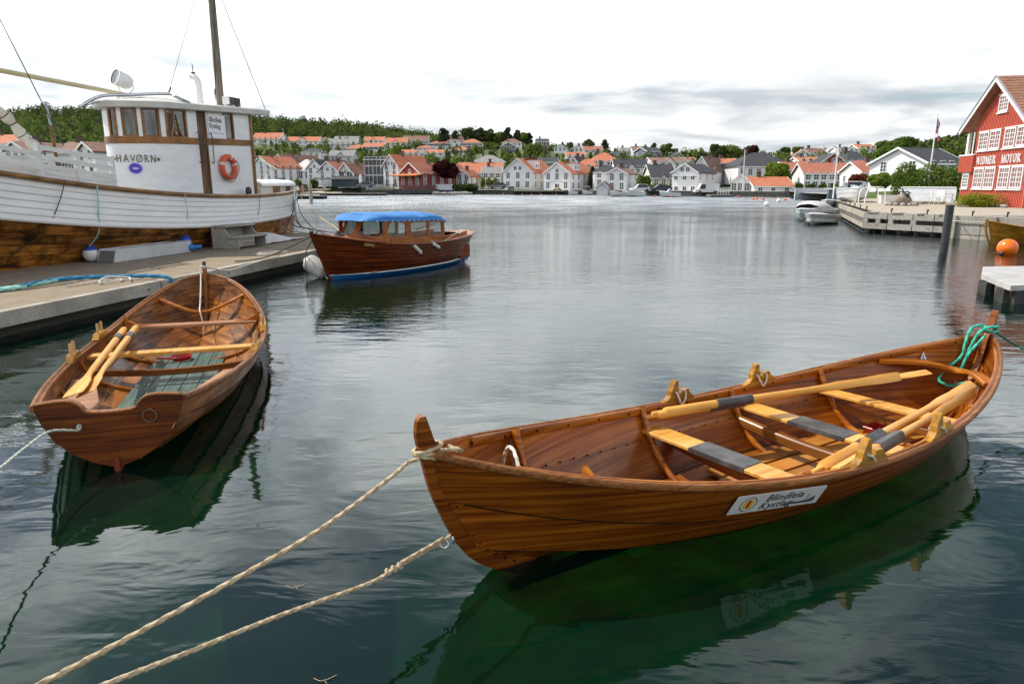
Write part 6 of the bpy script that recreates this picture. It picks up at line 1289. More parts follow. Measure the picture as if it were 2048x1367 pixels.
def flagpole(base, top_z, label, cloth):
    t = root('flagpole', label, 'flagpole', base, 0, 'flagpoles'); H_ = top_z-base[2]; b = M(); b.tube([(0, 0, 0), (0, 0, H_)], [.075, .035], 10); ob('pole', b, m_white, t, 40); b = M(); b.ball((0, 0, H_+.05), .07, 10, 6); ob('finial', b, m_white, t, 60)
    fm = (mat('flag_red', (.45, .03, .03), .8), mat('flag_white', (.6, .6, .62), .8), mat('flag_blue', (.02, .04, .22), .8)); b = M(); n, m = 22, 16; r = []
    for i in range(n+1):
        u = i/n; row = []
        for j in range(m+1):
            v = j/m; row.append(V((.04+cloth*.42*u*(1-.55*u)+(.05*math.sin(7*v+3*u))*u, .10*math.sin(9*u+2*v)*u*cloth, H_-.15-cloth*(.95*v*(1-.25*u)+.85*u**1.2))))
        r.append(row)
    for i in range(n):
        for j in range(m):
            x, y = i/n, j/m; dx = abs(x-.38); dy = abs(y-.5); b.cur = 2 if (dx < .05 or dy < .07) else 1 if (dx < .11 or dy < .15) else 0
            b.add([r[i][j], r[i+1][j], r[i+1][j+1], r[i][j+1]], [(0, 1, 2, 3)])
    ob('flag', b, fm, t, 60)
p = Pz(1856, 375, QZ); p = Py(1854, 388, 58); p.z = QZ; flagpole(p, Py(1873, 231, 58).z, 'white flagpole with a limp red, white and blue flag behind the pale fence', 1.25)
p = Py(1945, 300, 66); p.z = QZ; flagpole(p, Py(1955, 204, 66).z, 'slim flagpole showing its tip and furled flag above the red gable', .9)
# planting round the red house
t = root('low_wall', 'low rough stone border under the red wall', 'stone border', W_(1, .7, QZ))
for i in range(34):
    b = M(); q = W_(.0+.2*i, .55+rnd.uniform(-.06, .06), 0)-W_(1, .7, QZ); q.z = .09; b.ball(q, (rnd.uniform(.09, .14), rnd.uniform(.09, .14), .09), 8, 5, .1, rnd); ob('stone', b, m_stone, t, 50)
tree('mound_shrub', W_(5.6, 1.25, QZ-.1), .95, 1.3, leafmat('yellow_green_leaves', (.10, .14, .012), (.28, .30, .03)), 'yellow-green mounded shrub growing before the red wall', None, 3500, .05, 0, 'bush', 3, 'shrub')
for k, (q, lab) in enumerate(((1.2, 'small dark plant in the stone border under the paired windows'), (2.9, 'small dark plant in the stone border nearest the yellow shrub'))): tree('border_plant', W_(q, .35, QZ), .5, .3, g_red if k else g_dark, lab, 'plants in the stone border', 260, .05, 0, 'bush', 5+k, 'plant')
hedge('clipped_hedge', Py(1808, 380, 60)*1+V((0, 0, -1.0)), Py(1912, 380, 56)+V((0, 0, -1.0)), 1.5, 2.9, g_mid, 'tall leafy green hedge behind the pale fence', 9000, .10, 2)
# ================================================================== the town across the harbour
m_wall = {'w': mat('town_white', (.70, .71, .72), .7, (.78, .78, .77), (.15, .15, .15), 2.0), 'c': mat('town_cream', (.62, .58, .50), .7, (.70, .66, .58), (.15, .15, .15), 2.0), 'g': mat('town_grey', (.36, .37, .38), .7), 'b': mat('town_blue_grey', (.12, .15, .19), .7),
          'r': mat('town_red', (.20, .025, .022), .7, (.25, .035, .03), (.2, .2, .2)), 'n': mat('town_brick', (.20, .12, .085), .85, (.28, .18, .13), (1, 1, 1)), 'y': mat('town_ochre', (.55, .28, .06), .7), 'd': mat('town_dark', (.05, .055, .06), .7), 'p': mat('town_pale_grey', (.52, .54, .57), .7)}
def roofmat(n, a, c): return mat(n, a, .85, c, (.6, .6, .6), 2.5, .3, .7, detail=6, bump=.2)
m_roof = {'o': roofmat('orange_tiles', (.36, .105, .045), (.50, .185, .095)), 'r': roofmat('red_brown_tiles', (.27, .085, .05), (.38, .14, .085)), 'n': roofmat('brown_tiles', (.15, .075, .055), (.24, .13, .095)), 'k': roofmat('black_slates', (.022, .024, .03), (.05, .052, .06)),
          'g': roofmat('grey_roofing', (.16, .155, .15), (.26, .25, .24)), 's': mat('silver_shingles', (.42, .40, .36), .5, (.70, .68, .62), (1.2, 1.2, 1.2), 3.0, .4, .6)}
m_twin = mat('dark_panes', (.035, .04, .05), .15, spec=.6); m_stack = mat('chimney_brick', (.10, .07, .06), .9)
def win_mesh(w, h, cols, rows, nm):
    b = M(); f = .09
    for lo, hi in (((-w/2-f, -.06, -f), (w/2+f, .03, 0)), ((-w/2-f, -.06, h), (w/2+f, .03, h+f)), ((-w/2-f, -.055, 0), (-w/2, .03, h)), ((w/2, -.055, 0), (w/2+f, .03, h))): b.box(lo, hi)
    for i in range(1, cols): x = -w/2+w*i/cols; b.box((x-.04, -.05, 0), (x+.04, .03, h))
    for i in range(1, rows): z = h*i/rows; b.box((-w/2, -.045, z-.03), (w/2, .03, z+.03))
    b.cur = 1; b.box((-w/2, -.02, 0), (w/2, .025, h)); return b.mesh(nm, (m_trim, m_twin))
WM = {'n': win_mesh(.85, 1.3, 2, 3, 'window'), 's': win_mesh(.7, .8, 2, 1, 'window'), 'w': win_mesh(2.4, 1.25, 4, 1, 'window'), 't': win_mesh(.9, 2.1, 2, 1, 'window'), 'b': win_mesh(1.9, 2.0, 2, 1, 'window'), 'd': win_mesh(1.0, 1.5, 1, 1, 'door')}
ANCH = []                                                          # ground points the terrain has to pass through
def zat(px, py, Y): return Py(px, py, Y).z
HN = 0
def house(label, x0, x1, yb, ye, yr, Y, kind='G', wall='w', roof='o', depth=9, yaw=0, rows=2, cols=3, wt='n', side=2, chim=1, attic=1, dorm=0, zb=None, name='house', base=1.2, ridge=None):
    """front wall spans the picture columns x0..x1; yaw > 0 turns its right-hand wall into view"""
    global HN; HN += 1; th = math.radians(-yaw); c, s = math.cos(th), math.sin(th); k0, k1 = [ray(x, ye).x/ray(x, ye).y for x in (x0, x1)]
    if yaw >= 0: W_l = (k1*Y-k0*Y)/(c-k0*s); org = V((k1*Y-W_l*c, Y-W_l*s, 0))
    else: W_l = (k1*Y-k0*Y)/(c-k1*s); org = V((k0*Y, Y, 0))
    w = abs(W_l); xm = (x0+x1)/2; Yf = Y; z0 = zat(xm, yb, Yf) if zb is None else zb; he = zat(xm, ye, Yf)-z0; dr = 0 if kind == 'G' else depth/2; hr = zat(xm, yr, Yf+dr)-z0; d = depth
    t = root(name, label, 'house', (org.x, org.y, z0), th); ANCH.append((org.x+w/2, org.y+d/2, z0)); rnd = random.Random(HN)
    b = M(); bz = -base
    if kind == 'G':
        b.prism([(0, 0, bz), (w, 0, bz), (w, 0, he), (w/2, 0, hr-.1), (0, 0, he)], (0, d, 0))
    elif kind == 'S': b.prism([(0, 0, bz), (0, d, bz), (0, d, he), (0, d/2, hr-.1), (0, 0, he)], (w, 0, 0))
    else: b.box((0, 0, bz), (w, d, he))
    ob('wall', b, m_wall[wall], t); b = M(); o_ = .35; th_ = .16
    if kind == 'G':
        sl = (hr-he)/(w/2)
        for s_ in (-1, 1):
            xe = w/2+s_*(w/2+o_); ze = he-sl*o_; b.prism([(w/2, -o_, hr), (xe, -o_, ze), (xe, -o_, ze+th_), (w/2, -o_, hr+th_)], (0, d+2*o_, 0))
        tb = M()
        for s_ in (-1, 1):
            xe = w/2+s_*(w/2+o_+.02); ze = he-sl*(o_+.02); tb.prism([(w/2, -o_-.05, hr-.12), (xe, -o_-.05, ze-.12), (xe, -o_-.05, ze+.18), (w/2, -o_-.05, hr+.18)], (0, .045, 0))
    elif kind == 'S':
        sl = (hr-he)/(d/2); tb = M()
        for s_ in (-1, 1):
            ye_ = d/2+s_*(d/2+o_); ze = he-sl*o_; b.prism([(-o_, d/2, hr), (-o_, ye_, ze), (-o_, ye_, ze+th_), (-o_, d/2, hr+th_)], (w+2*o_, 0, 0))
            for x in (-o_-.05, w+o_+.005): tb.prism([(x, d/2, hr-.1), (x, ye_, ze-.1), (x, ye_, ze+.2), (x, d/2, hr+.2)], (.045, 0, 0))
        tb.box((-o_, -o_-.06, he-sl*o_-.12), (w+o_, -o_-.005, he-sl*o_+.1))
    else:
        e = o_; i_ = min(d/2, w*.4); rl = [(i_, d/2, hr), (max(i_+.3, w-i_), d/2, hr)]; q = [(-e, -e, he-.05), (w+e, -e, he-.05), (w+e, d+e, he-.05), (-e, d+e, he-.05)]
        b.add(q+rl, [(0, 1, 5, 4), (1, 2, 5), (2, 3, 4, 5), (3, 0, 4), (3, 2, 1, 0)]); tb = M(); tb.box((-e, -e-.05, he-.25), (w+e, -e-.004, he-.06))
    rf = ob('roof', b, m_roof[roof], t); ob('roof_trim', tb, m_trim, t)
    for i in range(chim):
        cx, cy = (w/2+.1, d*(.35+.4*i)) if kind == 'G' else (w*(.3+.42*i), d/2+.1); b = M(); b.box((cx-.35, cy-.35, hr-.6), (cx+.35, cy+.35, hr+.95)); b.box((cx-.42, cy-.42, hr+.951), (cx+.42, cy+.42, hr+1.06)); ob('chimney', b, m_stack, rf)
    def win(x, y, z, rot, typ): put('door' if typ == 'd' else 'window', WM[typ], t, (x, y, z), (0, 0, rot))
    hh = he/max(1, rows)
    for r in range(rows):
        z = r*hh+min(hh*.32, .95) if rows > 1 or he < 4 else he*.35
        for cidx in range(cols):
            x = w*(cidx+.5)/cols+(rnd.uniform(-.05, .05)*w/cols)
            if wt == 'n' and r == 0 and cidx == cols//2 and rows > 1 and rnd.random() < .5: win(x, -.0, .1, 0, 'd')
            else: win(x, 0, z, 0, wt)
        for cidx in range(side if yaw or abs(xm-1024) > 90 else 0):
            y = d*(cidx+.5)/side; right = yaw > 0 or (yaw == 0 and xm < 1024)
            win(w if right else 0, y, z, pi/2 if right else -pi/2, 'n')
    if kind == 'G' and attic and hr-he > 1.6:
        for k in range(attic): win(w/2+(k-(attic-1)/2)*1.2, 0, he+.15 if hr-he < 2.6 else he+.5, 0, 's')
    if kind == 'S' and attic > 1:                                  # a front gablet
        b = M(); gw = min(2.6, w*.16); b.prism([(w/2-gw, -.25, he-.3), (w/2+gw, -.25, he-.3), (w/2, -.25, he+gw*.75)], (0, d*.4, 0)); ob('gablet', b, m_wall[wall], t)
        b = M()
        for s_ in (-1, 1): b.prism([(w/2, -.5, he+gw*.75+.04), (w/2+s_*(gw+.3), -.5, he-.3-.2), (w/2+s_*(gw+.3), -.5, he-.3-.05), (w/2, -.5, he+gw*.75+.2)], (0, d*.42, 0))
        ob('gablet_roof', b, m_roof[roof], t)
    for k in range(dorm):                                          # roof dormers on the right-hand slope
        sl = (hr-he)/(w/2); y0 = d*(.22+.5*k/max(1, dorm)); b = M(); x0_ = w*.60; zt_ = hr-sl*(x0_-w/2)+.35; b.box((x0_-.4, y0, hr-sl*(w*.9-w/2)), (w*.9, y0+3.4, zt_)); dm = ob('dormer', b, m_wall[wall], t); b = M(); b.prism([(x0_-.9, y0-.2, zt_+.25), (w*.9+.3, y0-.2, zt_+.02), (w*.9+.3, y0-.2, zt_+.16), (x0_-.9, y0-.2, zt_+.4)], (0, 3.8, 0)); ob('dormer_roof', b, m_roof[roof], dm)
        for dy in (.9, 2.5): put('window', WM['s'], dm, (w*.9, y0+dy, hr-sl*(w*.9-w/2)+.5), (0, 0, pi/2))
    return t
H = house
# --- seen past the ship's rail
H('white house with an orange roof half hidden past the lashed sail', -60, 22, 318, 287, 271, 118, 'S', 'w', 'o', 8, 0, 1, 4)
H('white gabled house with a brown roof seen between sail and bulwark', 8, 52, 352, 300, 283, 100, 'G', 'w', 'n', 9, 25, 2, 3, attic=1)
H('low white house with a long brown roof and black chimney seen over the bulwark', 108, 158, 352, 305, 286, 104, 'S', 'w', 'n', 9, 0, 1, 4)
H('white gabled house with a brown roof beside the wheelhouse front', 154, 188, 352, 302, 284, 98, 'G', 'w', 'n', 9, 35, 2, 2)
# --- shore front from the ship's stern to the copper beech
H('white gabled house with orange roof just past the ship stern', 502, 543, 362, 334, 312, 176, 'G', 'w', 'o', 10, 28, 3, 3, side=4)
H('tall white gable with a dark roof behind the first orange roof', 545, 572, 362, 327, 308, 196, 'G', 'w', 'n', 14, 30, 3, 1, side=4)
H('white hall with a silvery shingled roof', 583, 620, 364, 341, 319, 184, 'H', 'w', 's', 12, 0, 1, 3, 't', 0, 0)
H('white gabled front joined to the silvery hall', 613, 645, 364, 337, 319, 180, 'G', 'w', 'k', 14, 22, 2, 2, attic=1)
H('white gabled house with dark red roof and balcony door', 634, 677, 362, 343, 323, 172, 'G', 'w', 'r', 11, 25, 2, 2, 't', attic=1)
H('glass gabled house with a steep brown roof above the dark awning', 674, 708, 366, 348, 326, 170, 'G', 'c', 'n', 11, 32, 1, 2, 'b', attic=1)
def modern():
    t = H('flat roofed white and glass block beside the tall gable', 729, 776, 374, 318, 316.5, 172, 'H', 'w', 'g', 9, 0, 3, 3, 'b', 0, 0); t['category'] = 'building'
modern()
H('tall white gable with triangular attic glass and orange roof', 766, 796, 378, 331, 309, 168, 'G', 'w', 'o', 12, 32, 3, 2, 't', 1, attic=2)
t = H('dark red boathouse restaurant with white windows and an orange awning', 799, 841, 375, 347, 325, 163, 'G', 'r', 'r', 17, 38, 2, 3, side=6)
b = M(); b.prism([(-1.2, -2.6, 2.6), (-1.2, .0, 3.0), (-1.2, .0, 3.12), (-1.2, -2.7, 2.75)], (9.0, 0, 0)); ob('awning', b, mat('orange_awning', (.62, .20, .05), .7), t)
H('long white house with patchy orange roof behind the copper beech', 917, 1003, 376, 345, 326, 178, 'S', 'w', 'o', 11, 0, 2, 6, attic=0, chim=2)
H('small white gable annexe before the long orange roof', 914, 938, 376, 352, 340, 172, 'G', 'w', 'o', 6, 22, 2, 2)
H('cream house with grey roof above the pollarded shrubs', 965, 1002, 374, 345, 334, 170, 'S', 'c', 'g', 9, 0, 2, 3)
H('large white quayside gable with orange roof, balconies and glass doors', 1006, 1065, 380, 344, 317, 165, 'G', 'w', 'o', 17, 22, 2, 3, attic=2, dorm=1, chim=2, side=4)
H('second white quayside gable with orange roof and a pale pergola', 1088, 1141, 382, 346, 325, 160, 'G', 'w', 'o', 15, 30, 2, 3, attic=1, dorm=1, side=5)
H('white house with a grey hipped roof between the dark conifer and cream gable', 1189, 1246, 376, 344, 330, 162, 'H', 'w', 'k', 10, 0, 2, 3, 'n')
H('cream white gable with brown roof and shuttered windows', 1213, 1254, 384, 347, 336, 152, 'G', 'w', 'n', 10, 24, 2, 2)
H('tiny white boat shed before the cream gable', 1194, 1216, 385, 374, 364, 150, 'G', 'w', 'n', 5, 20, 1, 0, side=0, chim=0, attic=0)
H('pale house with a long black mansard roof beside the white boathouse', 1304, 1352, 376, 355, 330, 162, 'S', 'c', 'k', 12, 0, 1, 3, chim=1, attic=2)
t = H('white boathouse with a dark roof and small square windows on the quay', 1345, 1395, 388, 344, 327, 143, 'G', 'w', 'k', 13, 32, 2, 3, 's', 3, attic=2, chim=0)
b = M(); b.box((-.05, -.35, 3.6), (5.6, .0, 3.75)); ob('ledge', b, m_trim, t)
H('tall white gable with a cream side and brown roof behind the boathouse', 1386, 1420, 376, 339, 313, 160, 'G', 'w', 'n', 13, 33, 3, 1, attic=1)
H('three storey white house with an orange roof behind the café terrace', 1441, 1478, 372, 326, 318, 170, 'S', 'w', 'o', 9, 0, 3, 3)
H('large white house under a huge black hipped roof', 1477, 1594, 358, 332, 305, 158, 'H', 'w', 'k', 15, 0, 1, 7, 'n', 0, 1)
H('small white gabled café with orange roof by the terrace', 1462, 1500, 388, 364, 349, 136, 'G', 'w', 'o', 9, 20, 1, 3, chim=0, attic=1)
H('long low white shed with a bright orange roof at the water', 1509, 1587, 389, 372, 355, 134, 'S', 'w', 'o', 9, 0, 1, 3, 's', 0, chim=1)
H('brown brick house with white shutters behind the pale green willow', 1575, 1626, 380, 339, 325, 150, 'S', 'n', 'r', 9, 0, 2, 3, side=0)
H('long white two storey house under a red tile roof with six windows', 1609, 1704, 383, 346, 327, 135, 'S', 'w', 'r', 9, 8, 2, 6, attic=0, side=2, chim=0)
H('long low house with a red-brown tile roof and two pale chimneys', 1726, 1830, 376, 344, 325, 126, 'S', 'w', 'r', 9, 0, 1, 7, chim=2, attic=0)
H('red-brown roofed wing with a white gable beside the long low house', 1826, 1862, 372, 345, 325, 124, 'S', 'w', 'r', 8, 0, 1, 2, chim=0)
H('white house with a black roof and white dormers behind the hedge', 1856, 1932, 372, 325, 297, 96, 'S', 'w', 'k', 9, -24, 2, 4, chim=0)
H('narrow ochre gable squeezed between two tile roofs', 1726, 1744, 360, 338, 322, 140, 'G', 'y', 'r', 6, 0, 1, 1, chim=0)
# --- second row
H('white villa with an orange hipped roof and blue glass bay', 1184, 1238, 345, 322, 305, 205, 'H', 'w', 'o', 12, 0, 2, 4)
H('white gable with an orange hipped wing behind the quayside gables', 1137, 1157, 350, 326, 313, 195, 'G', 'w', 'k', 9, 25, 2, 1)
H('white house with a broad orange hipped roof behind the dark conifer', 1156, 1200, 350, 334, 317, 188, 'H', 'w', 'o', 11, 0, 2, 3)
H('white terrace with a dark roof and two white dormers', 1231, 1296, 350, 336, 319, 190, 'S', 'w', 'k', 10, 0, 2, 5, attic=2)
H('white house with a dark cornice and flat brown roof', 1305, 1375, 348, 324, 316, 190, 'S', 'w', 'n', 11, 0, 2, 5, attic=2)
H('big grey roofed hall behind the orange rooftops', 945, 1010, 340, 323, 310, 225, 'H', 'w', 'g', 16, 0, 1, 3, 'w')
H('dark low roofed house behind the two quayside gables', 1080, 1116, 340, 324, 315, 215, 'S', 'd', 'k', 10, 0, 1, 3, 'w')
H('small white gable beside the round green shrub', 1272, 1300, 366, 352, 341, 172, 'G', 'w', 'r', 8, 20, 1, 2)
H('white mansard house with a black slate roof on the green slope', 602, 640, 319, 304, 295, 232, 'H', 'w', 'k', 9, 0, 2, 3)
H('grey gabled house with a pale front below the hillside hedge', 658, 704, 326, 311, 301, 240, 'S', 'p', 'g', 9, 0, 1, 3, attic=2)
# --- terraces up the hill
H('white house with orange roof highest above the ship stern', 504, 558, 286, 277, 266, 330, 'S', 'w', 'o', 9, 8, 2, 5)
H('white house with orange roof and a central gable on the upper terrace', 574, 637, 290, 282, 274, 335, 'S', 'w', 'o', 9, 0, 1, 6, attic=2)
H('small white gable between orange and grey roofs on the upper terrace', 638, 664, 288, 281, 275, 345, 'G', 'w', 'g', 9, 0, 1, 3)
H('long grey roofed house in the uppermost row', 668, 714, 284, 279, 273, 370, 'S', 'g', 'g', 9, 0, 1, 4)
H('wide grey roofed house with a pale front on the second terrace', 659, 712, 296, 287, 278, 318, 'S', 'p', 'g', 10, 0, 2, 5)
H('white bungalow with hipped orange-grey roof on the second terrace', 690, 732, 305, 297, 289, 295, 'H', 'w', 'o', 9, 0, 1, 4, 'w')
H('white bungalow with a bright orange roof on the second terrace', 726, 767, 302, 293, 286, 300, 'S', 'w', 'o', 9, 0, 1, 4, 'w')
H('white gabled house with orange roof under the pine wood', 728, 766, 289, 281, 274, 350, 'S', 'w', 'o', 9, 0, 1, 4, attic=2)
H('red-orange roofed house stepping down the upper terrace', 771, 812, 294, 285, 276, 335, 'S', 'w', 'o', 9, 0, 1, 4, attic=2)
H('grey-brown roofed long house beneath the wood edge', 806, 856, 288, 281, 272, 350, 'S', 'g', 'n', 9, 0, 1, 5)
H('white bungalow with hipped orange roof left of the tall pine', 857, 900, 294, 287, 281, 320, 'H', 'w', 'o', 9, 0, 1, 4, 'w', chim=2)
H('white house with a wide hipped orange roof above the long bungalow', 825, 871, 304, 298, 291, 290, 'H', 'w', 'o', 9, 0, 1, 4, 'w')
H('long white bungalow with orange roof and small central gable', 803, 886, 313, 306, 300, 268, 'S', 'w', 'o', 9, 0, 1, 7, attic=2)
H('grey tan roofed house beside the tall pine', 890, 930, 288, 281, 274, 345, 'S', 'w', 'n', 9, 0, 1, 3)
H('large two storey white house with hipped orange roof on the crest', 921, 965, 300, 286, 278, 310, 'H', 'w', 'o', 9, 0, 2, 4, 'w')
H('white house with hipped orange roof and a row of wide windows', 898, 944, 309, 300, 293, 280, 'H', 'w', 'o', 9, 0, 1, 5, 'w')
H('white house with a brown hipped roof among the crest trees', 1004, 1044, 294, 285, 277, 315, 'H', 'w', 'n', 9, 0, 1, 4)
H('dark blue-grey gabled house in front of the brown hipped roof', 1002, 1030, 301, 292, 285, 290, 'G', 'b', 'k', 9, 0, 1, 3, 'w')
H('modern dark house with a slanting roof on the bare crest', 1073, 1097, 294, 283, 278, 300, 'S', 'n', 'k', 8, 0, 1, 3, 'w')
H('white gabled house on the crest beside the modern dark house', 1108, 1133, 304, 296, 288, 290, 'G', 'w', 'k', 9, 20, 1, 3)
H('white gabled house on the crest under the thin birch', 1142, 1165, 305, 298, 291, 290, 'G', 'w', 'g', 9, 18, 1, 3)
H('cream house with a red roof below the crest oaks', 1168, 1205, 307, 300, 293, 285, 'S', 'c', 'r', 9, 0, 1, 3)
H('low orange roof between the crest gables', 1134, 1170, 318, 311, 305, 255, 'S', 'w', 'o', 9, 0, 1, 3)
H('low black roofed house below the crest at the far right slope', 1222, 1258, 314, 308, 302, 270, 'H', 'd', 'k', 9, 0, 1, 3, 'w')
H('grey row house at the end of the crest terrace', 1241, 1265, 308, 302, 296, 290, 'S', 'g', 'g', 9, 0, 1, 2)
H('brown and white stepped row house on the crest terrace', 1266, 1297, 310, 300, 293, 285, 'S', 'w', 'n', 9, 0, 1, 3, attic=2)
H('dark blue wooden house next to the bright crest tree', 1294, 1325, 316, 302, 295, 270, 'S', 'b', 'k', 9, -22, 1, 3)
H('small black gable poking up behind the cornice house', 1347, 1366, 322, 315, 304, 250, 'G', 'd', 'k', 8, 0, 1, 1)
H('low red roof behind the cornice house', 1368, 1391, 325, 321, 315, 240, 'S', 'w', 'r', 8, 0, 1, 2)
H('white gable with orange roof before the dark tree clump', 1424, 1450, 332, 324, 317, 215, 'S', 'w', 'o', 8, 0, 1, 2, attic=2)
H('bright orange roof tucked behind the brick house', 1600, 1643, 330, 323, 315, 185, 'S', 'w', 'o', 8, 0, 1, 3)
H('dark red gabled hall with a black roof above the red tiles', 1642, 1692, 338, 325, 306, 170, 'G', 'r', 'k', 14, 12, 1, 3, chim=0)
H('black roofed house beside the dark red gable', 1696, 1746, 334, 321, 302, 180, 'H', 'g', 'k', 12, 0, 1, 3)
H('white gable with orange roof highest beside the black hipped roof', 1589, 1622, 322, 310, 299, 225, 'G', 'w', 'o', 9, 15, 2, 3)
H('white gable with brown roof in the skyline row', 1623, 1657, 318, 309, 297, 228, 'S', 'w', 'n', 9, -12, 2, 3)
H('white boxy house in the skyline row', 1679, 1717, 314, 302, 295, 235, 'S', 'w', 'g', 9, 0, 2, 4)
H('white house with a bright orange roof next to the big round tree', 1718, 1752, 306, 297, 289, 240, 'S', 'w', 'o', 9, 0, 2, 3)
H('brown roofed white house behind the big round tree', 1830, 1853, 312, 303, 297, 230, 'S', 'w', 'n', 9, 0, 2, 3)
# --- trees one can tell apart
f_dark = leafmat('forest_dark_leaves', (.035, .055, .018), (.085, .115, .035)); f_mid = leafmat('forest_green_leaves', (.07, .115, .025), (.15, .19, .05)); f_pine = leafmat('forest_pine_needles', (.035, .048, .024), (.075, .09, .045))
FAR = {g_dark: f_dark, g_mid: f_mid, g_pine: f_pine}
def T(label, px, yb, yt, wpx, Y, m, kind='round', n=900, size=.5, name='tree', group=None, cat='tree'):
    bse = Py(px, yb, Y); top = Py(px, yt, Y).z; rx = wpx*Y/FPX/2; m = FAR.get(m, m) if Y > 200 else m; tree(name, bse, top-bse.z, rx, m, label, group, n, size, .35, kind, int(px), cat)
    if Y > 100: ANCH.append((bse.x, bse.y+1, bse.z))
T('wide dark purple copper beech standing on the quay', 892, 380, 318, 50, 166, g_purple, n=2600, size=.42)
T('tall open dark pine on the crest beside orange roofs', 888, 296, 258, 24, 318, g_pine, 'pine', 700, .7)
T('small dark pine behind the grey tan roof', 909, 290, 262, 14, 348, g_pine, 'pine', 350, .7)
for k, (px, yt, w_, m_, kd, lb) in enumerate(((936, 254, 24, g_dark, 'round', 'dark broad tree at the left end of the crest clump'), (958, 257, 26, g_pine, 'pine', 'dark pine in the crest clump above the two storey white house'), (977, 257, 24, g_dark, 'round', 'dark round tree in the crest clump beside the tall pine'), (999, 256, 22, g_mid, 'round', 'mid green tree in the crest clump behind the brown hip'), (1014, 256, 20, g_pine, 'pine', 'pine in the crest clump over the brown hipped roof'), (1033, 261, 18, g_pine, 'pine', 'pine near the right end of the crest clump'), (1046, 263, 22, g_mid, 'round', 'lighter green tree near the right end of the crest clump'), (1058, 267, 14, g_pine, 'pine', 'slim pine ending the crest clump')) ):
    T(lb, px, 300, yt, w_, 330, m_, kd, 800, .7, group='trees in the crest clump')
T('rounded bright green tree below the crest clump', 1065, 318, 286, 40, 262, g_mid, 'bush', 1300, .5)
T('thin birch rising between two white crest gables', 1140, 306, 283, 12, 296, g_mid, n=300, size=.5); T('bushy oak behind the cream red-roofed house', 1177, 308, 278, 22, 300, g_mid, n=600, size=.6); T('dark pine right of the bushy oak on the crest', 1208, 308, 280, 15, 296, g_pine, 'pine', 400, .6)
T('dark narrow conifer between the white quayside houses', 1184, 378, 336, 15, 166, g_pine, 'column', 900, .35)
T('round bright shrub tree beside the black mansard house', 1287, 380, 349, 30, 152, g_mid, 'bush', 1500, .3); T('bright green tree on the right end of the crest', 1333, 318, 284, 26, 262, g_mid, n=900, size=.5); T('small dark tree above the dark blue house', 1306, 305, 285, 9, 285, g_dark, n=200, size=.5)
T('dark low tree at the edge of the churchyard clump', 1403, 328, 302, 24, 235, g_dark, n=700, size=.5); T('tall dark oak in the churchyard clump', 1436, 336, 285, 44, 225, g_dark, n=1800, size=.5); T('paler birch beside the dark churchyard oak', 1467, 336, 288, 40, 222, g_mid, n=1600, size=.45); T('purple beech at the end of the churchyard clump', 1500, 330, 288, 30, 228, g_purple, n=900, size=.5)
T('pale lime green willow before the brick house', 1552, 384, 321, 50, 142, g_light, n=3000, size=.32); T('small tree above the black hip roof ridge', 1570, 312, 293, 18, 240, g_dark, n=300, size=.5); T('light tree beside the skyline gables', 1595, 312, 293, 22, 238, g_mid, n=450, size=.5)
T('huge round green tree above the tile roofs', 1788, 345, 270, 86, 165, g_mid, n=5200, size=.42); T('dark spreading tree behind the flagpole', 1862, 345, 293, 44, 150, g_dark, n=2200, size=.36)
T('reddish small maple in front of the long white house', 1714, 388, 344, 38, 96, g_red, n=2600, size=.17); T('light green young tree beside the reddish maple', 1752, 392, 345, 44, 90, g_light, n=2400, size=.17); T('bushy green tree at the left end of the tall hedge', 1793, 392, 342, 48, 84, g_mid, n=3600, size=.16); T('taller light tree poking up from the hedge', 1828, 390, 334, 34, 82, g_light, n=1600, size=.15)
for k, (px, lb) in enumerate(((1596, 'small clipped tree at the brick house corner'), (1620, 'small tree beneath the first windows of the long white house'), (1643, 'small tree before the middle of the long white house'), (1667, 'small tree behind the sailing boat mast'), (1690, 'small tree under the right end of the red tile roof'))): T(lb, px, 388, 366, 16, 118, g_mid, n=600, size=.22, group='small garden trees of the white house', name='garden_tree')
for k, (px, lb) in enumerate(((966, 'pollarded bright shrub nearest the cream house corner'), (978, 'pollarded bright shrub second from the parked grey car'), (990, 'pollarded bright shrub above the parked grey car'))): T(lb, px, 376, 355, 9, 164, g_light, 'column', 260, .28, 'pollard', 'pollarded shrubs', 'shrub')
for k, (px, lb) in enumerate(((583, 'low palm-like green bush nearest the ship stern'), (597, 'low green bush by the silvery hall corner'), (628, 'low green bush by the white hall steps'))): T(lb, px, 376, 358, 16, 172, g_light, 'bush', 380, .28, 'promenade_bush', 'promenade bushes', 'shrub')
hedge('garden_hedge', Py(1594, 390, 112)-V((0, 0, 1.2)), Py(1690, 390, 108)-V((0, 0, 1.2)), 1.2, 1.6, g_dark, 'low dark clipped hedge along the white garden wall', 2600, .16, 4)
hedge('garden_hedge', Py(1300, 381, 150)-V((0, 0, .8)), Py(1342, 381, 148)-V((0, 0, .8)), 1.4, 1.9, g_mid, 'green hedge before the mansard house', 1400, .25, 5)
hedge('garden_hedge', Py(912, 374, 160)-V((0, 0, .7)), Py(950, 374, 160)-V((0, 0, .7)), 1.2, 1.4, g_dark, 'dark green hedge behind the white quay wall', 900, .25, 6)
